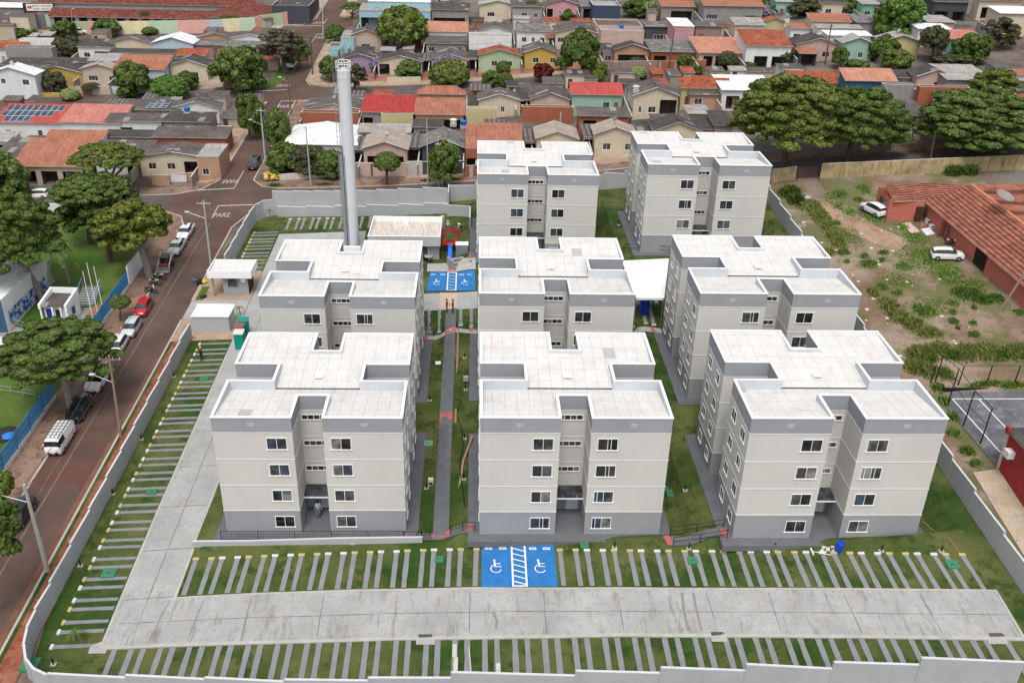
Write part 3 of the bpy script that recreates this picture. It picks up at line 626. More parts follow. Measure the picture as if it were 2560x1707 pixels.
    MB().box(XR-1.35, XR-.25, D1-.06, D1-.005, .11, 2.2, paint((.55, .62, .64), .4)).build('door', r)
    vt = MB()
    for x in (3.3, 12.9): vt.box(x-.28, x+.28, -.02, .01, S1+.62, S1+.98, paint((.4, .41, .46), .7))
    vt.build('vent_plate', r)
    # concrete apron
    ap = MB(); e = 1.05
    if i == 0: ap.prism([(-.9, -.95), (BW+e, -.95), (BW+e, BD+.9), (-.9, BD+.9)], -.9, .1, PATH)
    else: ap.prism([(-e, -e), (BW+e, -e), (BW+e, BD+.6), (-e, BD+.6)], -.5, .1, PATH)
    ap.build('apron', r)
    return r
BL = ['front left of the eight, next to the street side driveway', 'front middle of the eight, behind the blue bays', 'front right of the eight, above the dropped blue drum', 'second row left, in front of the water tower', 'second row middle, beside the white tent', 'second row right, right of the white tent', 'back row left one, behind the playground side', 'back row right one, nearest the big umbrella trees']
for i in range(8): block(i, 'beige and grey apartment block, '+BL[i])
# ---------------------------------------------------------------- walls of the condominium
WPAN = paint((.38, .39, .40), .85, .06, .4, stain=.12); WCAP = paint((.55, .56, .57), .7, .05)
def wallrun(label, pts, h=2.1, seg=4.2, step=True, capm=None, m=None, name='boundary_wall', cat='wall', th=.16, f=gz, pil=True, zoff=0):
    """stepped panel wall along a polyline"""
    L2 = [Vector((p[0], p[1], 0)) for p in pts]; c0 = L2[0]; z0 = f(c0.x, c0.y)
    r = root(name, label, cat, (c0.x, c0.y, z0)); mb, cb, pb = MB(), MB(), MB()
    m = m or WPAN; capm = capm or WCAP
    for a, b in zip(L2[:-1], L2[1:]):
        d = b-a; n = max(1, round(d.length/seg)); d.normalize(); q = Vector((-d.y, d.x, 0))*th/2
        for i in range(n):
            p, s = a+(b-a)*(i/n)-c0, a+(b-a)*((i+1)/n)-c0
            zp, zs = f(p.x+c0.x, p.y+c0.y)-z0, f(s.x+c0.x, s.y+c0.y)-z0
            zt0 = zt1 = max(zp, zs)+h+zoff if step else None
            if not step: zt0, zt1 = zp+h, zs+h
            lo = min(zp, zs)-.8
            A, B, D, E_ = p-q, s-q, s+q, p+q
            for u, v, t0, t1 in ((A, B, zt0, zt1), (D, E_, zt1, zt0)): mb.poly([(u.x, u.y, lo), (v.x, v.y, lo), (v.x, v.y, t1), (u.x, u.y, t0)], m)
            mb.poly([(E_.x, E_.y, lo), (A.x, A.y, lo), (A.x, A.y, zt0), (E_.x, E_.y, zt0)], m); mb.poly([(B.x, B.y, lo), (D.x, D.y, lo), (D.x, D.y, zt1), (B.x, B.y, zt1)], m)
            g = q*1.15; cb.slab([(p-g)+Vector((0, 0, zt0+.05)), (s-g)+Vector((0, 0, zt1+.05)), (s+g)+Vector((0, 0, zt1+.05)), (p+g)+Vector((0, 0, zt0+.05))], .07, capm)
            if pil: pb.box(p.x-.1, p.x+.1, p.y-.12, p.y+.12, lo, zt0+.03, m)
    mb.build('panel', r); cb.build('coping', r)
    if pil: pb.build('post', r)
    return r
arc = [(-35.1, 61.3), (-35.2, 58.5), (-35.1, 56.6), (-34.7, 55.0), (-34.0, 53.6), (-33.0, 52.6), (-31.6, 51.9)]
wallrun('long pale grey panel wall along the red earth verge, curving at the bottom left corner', [(-34.9, 104.6)]+[(-35.05, 75)]+arc, 2.05, 4.4, step=True)
bw = [(-31.6, 51.9)]+[(p.x, p.y) for p in (T(1,3,270,1550,2.0), T(1,3,1040,1540,2.0), T(1,3,1800,1515,2.0), T(2,3,590,1495,2.0), T(2,3,1370,1470,2.0), T(2,3,2150,1448,2.0), T(3,3,600,1432,2.0), T(3,3,1400,1395,2.0), T(3,3,2350,1372,2.0))]
wallrun('stepped grey wall along the bottom edge below the grass wheel strips', bw, 2.0, 6.2)
wallrun('stepped grey wall between the condominium lawn and the vacant lot', [(43.9, 50), (43.8, 66), (43.6, 84), (43.3, 117), (43.0, 132), (42.8, 138.6)], 2.0, 5.0)
wallrun('curved pale panel wall between the gatehouse and the street corner', [(-34.6, 122.3), (-34.3, 137), (-34.1, 139.8), (-33.2, 141.6), (-31.6, 142.3)], 2.6, 3.4)
wallrun('stepped light grey wall standing on the retaining wall along the back street', [(-31.6, 142.3), (-22, 141.5), (-12, 140.8), (-4.4, 140.2)], 3.85, 3.3)
wallrun('stepped light grey wall along the back street behind the two back blocks', [(-4.2, 144.2), (4, 144.6), (20, 143.0), (33, 141.4)], 2.3, 3.3)
wallrun('short return wall linking the two stepped back walls', [(-4.3, 140.2), (-4.3, 144.2)], 2.9, 4, pil=False)
wallrun('low stepped retaining wall with white coping behind the upper wheel strips', [(-31.0, 141.7), (-22, 141.1), (-12, 140.4), (-4.3, 139.8)], 1.5, 5, th=.3, pil=False, name='retaining_wall')
wallrun('short grey enclosure wall with a white top by the playground', [(-4.4, 138.6), (-.9, 138.2), (-.9, 133.2)], 1.5, 6, pil=False, name='enclosure_wall')
wallrun('low grey retaining wall below the black railing of the front left block', [(-25.0, 67.2), (-20, 67.15), (-12, 67.1), (-4.6, 67.0)], .1, 5, step=False, pil=False, name='retaining_wall', f=lambda x, y: lerp(-2.56, -1.95, sst((x+25)/21)))
wallrun('brick coping wall beside the central path between the front blocks', [(-1.75, 70), (-1.1, 78), (-.2, 82)], .25, 20, step=False, pil=False, name='brick_wall', m=paint((.3, .12, .08), .9, .2), capm=paint((.36, .2, .16), .9, .3, 4))
wallrun('brick edging wall beside the upper part of the central path', [(-2.0, 84.5), (-2.1, 104)], .2, 20, step=False, pil=False, name='brick_wall', m=paint((.3, .12, .08), .9, .2), capm=paint((.36, .2, .16), .9, .3, 4))
def rail(label, a, b, n, h=1.0, bars=False, m=BLACK, f=gt, g=None, name='railing', mid=True):
    a, b = Vector((a[0], a[1], 0)), Vector((b[0], b[1], 0)); za = f(a.x, a.y); r = root(name, label, 'railing', (a.x, a.y, za), 0, g)
    t, p = MB(), MB(); d = b-a
    def at(s, z): q = a+d*s; return (q.x-a.x, q.y-a.y, f(q.x, q.y)-za+z)
    for i in range(n):
        s0, s1 = i/n, (i+1)/n
        for z in ((h, h*.5) if mid and not bars else (h, .12)): t.tube(at(s0, z), at(s1, z), .03, .03, m, 5)
        if bars:
            for j in range(14): s = s0+(s1-s0)*j/14; t.tube(at(s, .12), at(s, h), .012, .012, m, 4, False)
    for i in range(n+1): p.tube(at(i/n, -.3), at(i/n, h+.02), .035, .035, m, 6)
    t.build('bar', r); p.build('post', r); return r
rail('long black barred railing in front of the front left block', (-22.5, 67.35), (-6.2, 67.35), 5, 1.05, True, f=lambda x, y: -2.5)
rail('black double railing between the front blocks, left of the path', (-6.3, 67.3), (-3.9, 67.3), 2, .95, f=lambda x, y: gt(x, y)+.15); rail('black double railing between the front blocks, right of the path', (-2.1, 67.3), (.1, 67.2), 2, .95, f=lambda x, y: gt(x, y)+.15)
p, q = T(2,3,1480,305), T(2,3,1960,305); rail('front black handrail of the ramp between the middle and right front blocks', p, q, 2, .95)
p, q = T(2,3,1450,210), T(2,3,1930,200); rail('rear black handrail of the ramp between the middle and right front blocks', p, q, 2, .95)
p, q = T(2,1,1020,795), T(2,1,1440,790); rail('black handrail behind the white tent', p, q, 2, 1.1)
rail('black handrail left of the path below the two talking people', (-6.4, 104.9), (-3.9, 104.9), 2, .9); rail('black handrail right of the path below the two talking people', (-2.3, 104.8), (.2, 104.2), 2, .9)
# ---- gatehouse, bin store, portable toilets, community room
def gatehouse():
    r = root('gatehouse', 'grey gatehouse with wide white roof slab at the street entrance', 'gatehouse', (-35.1, 114.9, gz(-32, 117)))
    MB().box(1.7, 5.0, .7, 3.8, -.5, 2.9, paint((.3, .31, .32), .85, .05)).build('wall', r)
    f = MB(); f.box(0, 5.7, 0, .12, 2.75, 3.75, WHITE); f.box(0, 5.7, 3.9, 4.02, 2.75, 3.75, WHITE); f.box(0, .12, .12, 3.9, 2.75, 3.75, WHITE); f.box(5.58, 5.7, .12, 3.9, 2.75, 3.75, WHITE); f.box(.12, 5.58, .12, 3.9, 2.75, 2.9, OFFW)
    f.build('fascia', r)
    s = MB(); s.slab([(.14, .14, 3.35), (5.56, .14, 3.35), (5.56, 3.88, 3.6), (.14, 3.88, 3.6)], .05, SHEET, [(0, 0), (5.4, 0), (5.4, 3.7), (0, 3.7)]); s.build('roof', r)
    w1 = MB(); w1.box(2.3, 3.7, .64, .7, 1.2, 2.5, METAL); w = w1.build('window', r); MB().box(2.38, 3.62, .62, .645, 1.28, 2.42, GLASS).build('pane', w)
    MB().box(4.1, 4.7, .62, .7, 1.9, 2.6, WHITE).build('vent', r)
    MB().box(5.0, 5.02, .8, 3.7, 0, 2.7, DARK).build('door', r)
    MB().box(.3, .5, .6, .8, -.5, 2.75, GGREY).build('post', r)
gatehouse()
def binstore():
    r = root('bin_store', 'low grey building with bright white flat roof beside the green toilets', 'bin store', (-35.0, 105.7, gz(-33, 107)))
    MB().box(.12, 4.55, .1, 3.0, -.8, 2.2, paint((.4, .41, .43), .85, .05)).build('wall', r)
    MB().box(0, 4.65, 0, 3.1, 2.2, 2.3, paint((.82, .83, .85), .5, .02)).build('roof', r)
    MB().box(0, 4.65, 3.1, 3.2, 2.0, 2.5, WHITE).build('parapet', r)
    MB().box(4.55, 4.6, 1.0, 2.2, 0, 2.0, METAL).build('door', r)
binstore()
def loo(x, y, label, roofm, rz=0):
    g = paint((.0, .26, .19), .5, .08); r = root('portable_toilet', label, 'portable toilet', (x, y, gt(x, y)+.1), rz, 'portable toilets')
    mb = MB(); mb.box(-.52, .52, -.52, .52, 0, 2.05, g)
    for z in (.4, .8, 1.2, 1.6): mb.box(-.5, .5, -.545, -.52, z, z+.05, g)
    mb.build('cabin', r); rf = MB(); rf.slab([(-.6, -.6, 2.12), (.6, -.6, 2.12), (.6, .6, 2.22), (-.6, .6, 2.22)], .1, roofm); rf.build('roof', r)
    MB().box(.52, .55, -.36, .36, .1, 1.9, paint((.01, .2, .15), .5)).build('door', r); MB().box(.55, .58, .25, .31, .9, 1.05, WHITE).build('handle', r)
loo(-28.4, 104.9, 'green portable toilet with green roof, farthest of the three', paint((.0, .26, .19), .5, .08)); loo(-28.6, 103.4, 'portable toilet with faded maroon roof between the green ones', paint((.25, .09, .09), .7, .2)); loo(-28.3, 101.9, 'green portable toilet with whitish roof, nearest of the three', OFFW)
def community():
    x0, y0 = -14.9, 122.9; r = root('community_room', 'low grey community building with beige corrugated roof beside the playground', 'building', (x0, y0, gz(-10, 126)))
    g = paint((.34, .34, .345), .85, .05); MB().box(0.2, 9.8, .9, 7.6, -1, 2.6, g).build('wall', r)
    f = MB(); f.box(0, 10, 0, .15, 2.6, 4.0, paint((.4, .4, .4), .85)); f.box(0, .15, .15, 7.9, 2.6, 4.0, WHITE); f.box(9.85, 10, .15, 7.9, 2.6, 4.0, WHITE); f.box(0, 10, 7.9, 8.05, 2.6, 4.0, WHITE); f.box(-.03, 10.03, -.03, .2, 4.0, 4.06, WHITE); f.build('fascia', r)
    rm = roofmat('beige_sheet', (.56, .49, .43), (.64, .57, .51), .4, .22, stainc=(.5, .36, .28), stain=.3)
    s = MB(); s.slab([(.17, .17, 3.75), (9.83, .17, 3.75), (9.83, 7.88, 3.2), (.17, 7.88, 3.2)], .05, rm, [(0, 0), (10, 0), (10, 7.7), (0, 7.7)]); s.build('roof', r)
    w = MB()
    for x in (7.4,): w.box(x, x+.9, .84, .9, .0, 2.3, WHITE); 
    o = w.build('window', r); MB().box(7.47, 8.23, .82, .845, .08, 2.2, GLASS).build('pane', o)
    MB().box(4.4, 5.2, 6.3, 7.0, 3.3, 4.1, WHITE).build('vent', r); MB().box(9.81, 9.86, 1.2, 2.2, 0, 2.1, DARK).build('door', r)
community()
# ---- water tower
def tower():
    b = T(1,1,897,712); z0 = gz(b.x, b.y); H = 25.5; m = paint((.58, .59, .62), .7, .03, .3, stain=.08)
    r = root('water_tower', 'tall pale grey cylindrical water tower with caged ladder', 'water tower', (b.x, b.y, z0))
    R = .88; t = MB(); t.sm = False
    prof = [(.83, -.5)]+[(.83+.05*z/25, z) for z in range(0, 25, 2)]+[(R, H-1.0), (R+.03, H-1.0), (R+.03, H-.85), (R, H-.85), (R, H-.1)]
    t.lathe(prof+[(R, H), (0, H+.25)], m, 40); t.build('tank', r)
    d = MB(); d.box(-R-.35, -R+.05, -.25, .05, 0, H*.55, paint((.25, .28, .30), .6)); d.tube((-R*.8, -R*.7, 0), (-R*.8, -R*.7, H*.6), .07, .07, paint((.1, .11, .12), .5)); d.tube((-R*.55, -R*.9, 0), (-R*.55, -R*.9, H*.55), .05, .05, METAL); d.build('downpipe', r)
    l = MB(); x = -R-.12
    for yy in (-.2, .2): l.tube((x, yy, 2), (x, yy, H+.9), .025, .025, METAL, 5)
    for i in range(74): l.tube((x, -.2, 2+i*.32), (x, .2, 2+i*.32), .015, .015, METAL, 4, False)
    for i in range(30):
        z = 3.2+i*.78; pr = None
        for j in range(9): a = pi/2+pi*j/8; q = (x+.45*cos(a), .38*sin(a), z); pr and l.tube(pr, q, .02, .02, METAL, 4, False); pr = q
    for j in range(2, 7): a = pi/2+pi*j/8; l.tube((x+.45*cos(a), .38*sin(a), 3), (x+.45*cos(a), .38*sin(a), H), .012, .012, METAL, 4, False)
    l.build('ladder', r)
    g = MB()
    for z in (H+.5, H+1.15):
        pr = None
        for j in range(25): a = 2*pi*j/24; q = ((R+.1)*cos(a), (R+.1)*sin(a), z); pr and g.tube(pr, q, .045, .045, WHITE, 5, False); pr = q
    for j in range(8): a = 2*pi*j/8; g.tube(((R+.1)*cos(a), (R+.1)*sin(a), H-.1), ((R+.1)*cos(a), (R+.1)*sin(a), H+1.17), .04, .04, WHITE, 5)
    g.build('guard_rail', r)
    a = MB(); a.tube((-.2, 0, H+.2), (-.2, 0, H+3.3), .03, .015, METAL, 5); a.build('lightning_rod', r)
    MB().box(-1.2, 1.2, -1.7, -1.25, -.3, .9, WHITE).build('pump_box', r)
tower()
# ---- playground and things around it
def playground():
    p = T(1,1,1782,780); r = root('play_tower', 'small red play tower with maroon gable roof and blue slide', 'playground', (p.x, p.y, gz(p.x, p.y)))
    rd, mr, bl = paint((.62, .05, .02), .5, .05), paint((.16, .02, .025), .6, .1), paint((.02, .16, .72), .4, .05)
    s = MB(); w = MB()
    for x in (-1.1, 1.1):
        for y in (0.8, 2.6): s.tube((x, y, -.2), (x, y, 3.0), .07, .07, paint((.25, .08, .03), .8))
    s.box(-1.15, 1.15, .75, 2.65, 1.3, 1.4, rd); s.build('frame', r)
    for x0 in (-1.1, .45):
        for i in range(5): w.box(x0+i*.14, x0+i*.14+.08, .68, .75, 1.4, 2.2, rd)
        w.box(x0, x0+.66, .66, .76, 2.15, 2.25, rd)
    w.build('guard_panel', r)
    rf = MB(); rf.slab([(-1.5, .5, 2.7), (0, .5, 3.4), (0, 2.9, 3.4), (-1.5, 2.9, 2.7)], .06, mr); rf.slab([(0, .5, 3.4), (1.5, .5, 2.7), (1.5, 2.9, 2.7), (0, 2.9, 3.4)], .06, mr); rf.build('roof', r)
    sl_ = MB(); n = 8
    for i in range(n):
        y0, y1 = .75-3.1*i/n, .75-3.1*(i+1)/n; z0, z1 = 1.4-1.3*sst(i/n), 1.4-1.3*sst((i+1)/n)
        sl_.slab([(-.25, y1, z1), (.25, y1, z1), (.25, y0, z0), (-.25, y0, z0)], .05, bl)
        for x in (-.29, .25): sl_.poly([(x, y1, z1), (x, y0, z0), (x, y0, z0+.2), (x, y1, z1+.2)], bl); sl_.poly([(x+.04, y0, z0), (x+.04, y1, z1), (x+.04, y1, z1+.2), (x+.04, y0, z0+.2)], bl); sl_.poly([(x, y1, z1+.2), (x, y0, z0+.2), (x+.04, y0, z0+.2), (x+.04, y1, z1+.2)], bl)
    sl_.build('slide', r)
playground()
def slideless():
    p = T(1,1,1885,900); r = root('stair', 'grey outdoor staircase with striped treads right of the playground', 'stair', (p.x, p.y, gz(p.x, p.y)), radians(25))
    mb = MB(); 
    for i in range(6): mb.box(-1.1, 1.1, i*.32, (i+1)*.32+.01, -.3, .12+i*.16, CONC if i % 2 else DCONC)
    mb.build('step', r); MB().box(-1.3, -1.1, 0, 2, -.3, 1.3, GGREY).build('side_wall', r)
slideless()
p = T(1,1,1890,800); r = root('storage_box', 'grey panelled storage cabinet behind the striped stair', 'cabinet', (p.x, p.y, gz(p.x, p.y))); MB().box(-.85, .85, 0, 1.2, 0, 1.9, paint((.2, .2, .23), .7, .08)).build('body', r); MB().box(-.9, .9, -.05, 1.25, 1.9, 1.98, WHITE).build('lid', r)
p = T(1,1,1585,840); r = root('parasol_table', 'round grey table top standing on edge beside the community room', 'table', (p.x, p.y, gz(p.x, p.y))); MB().lathe([(0, .9), (.62, .9), (.62, .97), (0, .99)], paint((.34, .33, .33), .7), 20).build('table_top', r); MB().tube((0, 0, 0), (0, 0, .9), .06, .05, METAL).build('leg', r)
# ---- tent, drums
def tent():
    c = [PZ(*((640*2+x/3.672), (427+y/3.672)), z) for x, y, z in ((1010,825,7.0),(1440,805,7.3),(1398,1168,5.9),(1140,1165,5.6))]
    r = root('tent', 'white canopy tent between the second row middle and right blocks', 'tent', (c[3].x, c[3].y, gz(20, 104)))
    b = Vector(r.location); m = paint((.83, .86, .88), .5, .02); mb = MB(); q = [p-b for p in c]; mid_ = sum(q, Vector())/4+Vector((.0, 0, .9)); n = 8
    for i in range(4):
        a, d = q[i], q[(i+1) % 4]
        for j in range(n):
            s, t = a+(d-a)*(j/n), a+(d-a)*((j+1)/n); mb.poly([s, t, mid_], m)
        mb.poly([a-Vector((0, 0, .3)), d-Vector((0, 0, .3)), d, a], m)
    mb.build('canopy', r); pl = MB()
    for p in q: pl.tube((p.x*.97, p.y, -1), (p.x*.97, p.y, p.z), .05, .05, METAL)
    pl.build('pole', r)
tent()
def drum(p, label, tilt=0, s=1.0):
    m = paint((.01, .06, .45), .4, .08); r = root('drum', label, 'drum', (p.x, p.y, gt(p.x, p.y)+.02)); r.rotation_euler = (tilt, 0, .2)
    MB().lathe([(0, .02), (.27*s, 0), (.29*s, .05), (.29*s, .28*s), (.31*s, .3*s), (.29*s, .32*s), (.29*s, .58*s), (.31*s, .6*s), (.29*s, .62*s), (.29*s, .86*s), (.27*s, .9*s), (.24*s, .9*s), (.24*s, .8*s), (0, .8*s)], m, 18).build('body', r)
drum(T(3,3,640,350), 'open blue plastic drum at the corner of the front right block', radians(12), 1.15); drum(T(2,1,1215,1310), 'tall blue plastic drum under the white tent', 0, 2.1)
def chairp(p, lab):
    m = paint((.75, .75, .74), .5); r = root('plastic_chair', lab, 'chair', (p.x, p.y, gt(p.x, p.y)), .3, 'white plastic chairs')
    MB().box(-.22, .22, -.2, .22, .4, .44, m).build('seat', r); MB().box(-.22, .22, .2, .25, .44, .88, m).build('backrest', r)
    for x in (-.2, .17):
        for y in (-.19, .19): MB().box(x, x+.03, y, y+.03, 0, .4, m).build('leg', r)
for i, a in enumerate(((2,1,1262,1235), (2,1,1325,1235), (2,1,1150,1240))): chairp(T(*a), 'white plastic chair in the dark under the tent, %s' % ('right of the drum', 'rightmost of three', 'leftmost of three')[i])
# ---- inspection covers, bollard lights and small site things
GRN = paint((.045, .19, .10), .8, .15); GRN2 = paint((.14, .32, .24), .8, .15)
lids = [((0,3,1003,562),1.15,'beside the lower street side strips'), ((0,3,278,1400),1.3,'at the curved bottom left wall corner'), ((0,2,1398,1385),.9,'on the lower part of the street side column'), ((0,2,1875,350),.9,'on the upper part of the street side column'), ((1,3,1680,435),.75,'in the upper row left of the blue bays'), ((2,3,665,308),.7,'just right of the blue bays below the dark apron'), ((2,3,1657,447),.85,'between two strips right of the blue bays'), ((3,3,1690,485),1.0,'on a strip at the right end of the upper row'), ((1,2,1585,860),.95,'beside the path next to the front left block'), ((2,2,1473,1332),1.0,'between the middle and right front blocks, nearer one'), ((2,2,1432,1275),.7,'between the middle and right front blocks, farther one')]
for a, s, t in lids:
    p = T(*a); o = MB().box(-s/2, s/2, -s/2, s/2, -.1, .12, GRN2 if 'path next' in t else GRN).build('inspection_cover'); o.location = (p.x, p.y, gt(p.x, p.y)+.05); tag(o, 'square green inspection cover '+t, 'inspection cover', 'green inspection covers'); 
    MB().box(-s*.2, s*.2, -.06, .03, .12, .135, INK).build('handle', o)
bol = [((0,3,492,1395),'in the dry grass of the bottom left corner'), ((0,3,740,490),'by the street wall, low down'), ((0,2,1038,1400),'by the street wall beside the lower strips'), ((0,2,1300,900),'by the street wall halfway up'), ((0,2,1596,325),'by the street wall near the black clad person'), ((2,3,941,325),'on a pale base right of the blue bays'), ((2,3,1625,335),'below the ramp handrails'), ((3,3,60,335),'left of the porch of the front right block'), ((3,3,1040,355),'below the right wing of the front right block'), ((3,3,1590,360),'at the right end beyond the front right block'), ((1,2,1595,525),'left of the central path, upper'), ((1,2,1915,165),'right of the central path, topmost'), ((1,2,1925,490),'right of the central path, middle'), ((1,2,1912,880),'right of the central path, by the brick wall'), ((1,2,1908,1285),'right of the central path, lowest'), ((1,2,1565,1300),'left of the central path beside the white box'), ((1,3,1520,195),'between the handrails left of the path foot'), ((2,2,1588,1375),'between the middle and right front blocks'), ((2,1,978,520),'on the lawn left of the back right block'), ((1,3,888,285),'on the terrace below the black railing')]
for a, t in bol:
    p = T(*a); r = root('bollard_light', 'small black bollard light '+t, 'bollard light', (p.x, p.y, gt(p.x, p.y)+.03), 0, 'black bollard lights')
    MB().tube((0, 0, 0), (0, 0, .62), .07, .07, BLACK, 8).build('post', r); MB().box(-.22, .22, -.2, .2, -.1, .06, CONC).build('base', r)
p = T(1,2,1605,1270); r = root('meter_box', 'small white box standing left of the central path', 'box', (p.x, p.y, gt(p.x, p.y))); MB().box(-.25, .25, -.2, .2, 0, .75, OFFW).build('body', r); MB().box(-.17, .17, -.22, -.2, .15, .45, DARK).build('door', r)
p = T(1,2,1685,165); r = root('board', 'white board lying on the grass left of the central path', 'board', (p.x, p.y, gt(p.x, p.y)+.06), .1); MB().box(-.5, .5, -.35, .35, 0, .06, WHITE).build('sheet', r)
p = T(1,2,1925,420); r = root('meter_box', 'grey box on a stand right of the central path', 'box', (p.x, p.y, gt(p.x, p.y))); MB().box(-.28, .28, -.2, .2, .3, .85, CONC).build('body', r); MB().box(-.1, .1, -.1, .1, 0, .3, DARK).build('leg', r)
for i, (a, t) in enumerate((((1,3,1825,1225),'upper of the stacked pair'), ((1,3,1835,1345),'lower of the stacked pair'), ((1,3,2222,1400),'lying alone further right'))):
    p = T(*a); mb = MB(); mb.prism([(-.17, 0), (-.17, -1.25), (0, -1.5), (.17, -1.25), (.17, 0)], .1, .22, paint((.5, .49, .46), .9, .12)); o = mb.build('concrete_board'); o.location = (p.x, p.y, gt(p.x, p.y)+.03); tag(o, 'pointed concrete board lying on the grass below the driveway, '+t, 'concrete board', 'pointed concrete boards below the driveway')
a, b = T(1,3,1955,1250), T(1,3,1975,1510); o = MB().tube((0, 0, .15), (b.x-a.x, b.y-a.y, b.z-a.z+.15), .06, .06, paint((.5, .49, .46), .9)).build('metal_tube'); o.location = (a.x, a.y, a.z+.05); tag(o, 'thin pale tube lying along a wheel strip below the driveway', 'tube')
a, b = T(3,3,400,375), T(3,3,575,410); o = MB().tube((0, 0, .25), (b.x-a.x, b.y-a.y, b.z-a.z+.25), .03, .03, WHITE).box(-.05, .05, -.4, .4, .15, .3, WHITE).build('broom'); o.location = a; tag(o, 'long white handled tool lying left of the front right porch', 'tool')
def tubeobj(name, label, cat, pts, r_, m, n=5):
    mb = MB(); p0 = Vector(pts[0])
    for a, b in zip(pts[:-1], pts[1:]): mb.tube(Vector(a)-p0, Vector(b)-p0, r_, r_, m, n, False)
    o = mb.build(name); o.location = p0; return tag(o, label, cat)
def gp(*a, h=.08): p = T(*a); return (p.x, p.y, gt(p.x, p.y)+h)
tubeobj('cable', 'black cable winding over the grass right of the central path', 'cable', [gp(1,2,1835,560), gp(1,2,1880,590), gp(1,2,1840,680), gp(1,2,1890,800), gp(1,2,1900,950), gp(1,2,1870,1150), gp(1,2,1890,1350), gp(1,2,1920,1560)], .05, BLACK)
tubeobj('hose', 'orange hose running down the lawn right of the front right block', 'hose', [gp(3,3,1450,-10), gp(3,3,1540,90), gp(3,3,1650,230), gp(3,3,1760,385)], .055, paint((.34, .15, .09), .8))
r = root('rubble_heap', 'broken white rubble and planks beside the blue drum', 'rubble', T(3,3,560,345)); mb = MB(); rr = rng(5)
for i in range(16): x, y = rr.uniform(-.9, .9), rr.uniform(-.35, .35); mb.box(x, x+.12+rr.random()*.25, y, y+.1+rr.random()*.1, .02, .1+rr.random()*.12, OFFW)
mb.build('fragments', r)
# ---------------------------------------------------------------- vehicles
def tyre(r, x, y, rad=.31, wd=.2, lab='wheel'):
    o = None; mb = MB(); n = 16; s = 1 if y > 0 else -1
    for i in range(n):
        a, b = 2*pi*i/n, 2*pi*(i+1)/n
        for (r0, y0), (r1, y1) in (((rad, -wd/2), (rad, wd/2)), ((rad, wd/2), (rad*.62, wd/2)), ((rad*.62, -wd/2), (rad, -wd/2))):
            mb.poly([(x+r0*cos(a), y+y0, rad+r0*sin(a)), (x+r0*cos(b), y+y0, rad+r0*sin(b)), (x+r1*cos(b), y+y1, rad+r1*sin(b)), (x+r1*cos(a), y+y1, rad+r1*sin(a))], RUBBER)
    o = mb.build('wheel', r); h = MB(); yo = y+s*wd*.42
    h.poly([(x+rad*.6*cos(2*pi*i/12), yo, rad+rad*.6*sin(2*pi*i/12)) for i in range(12)][::(-s)], METAL); h.build('rim', o)
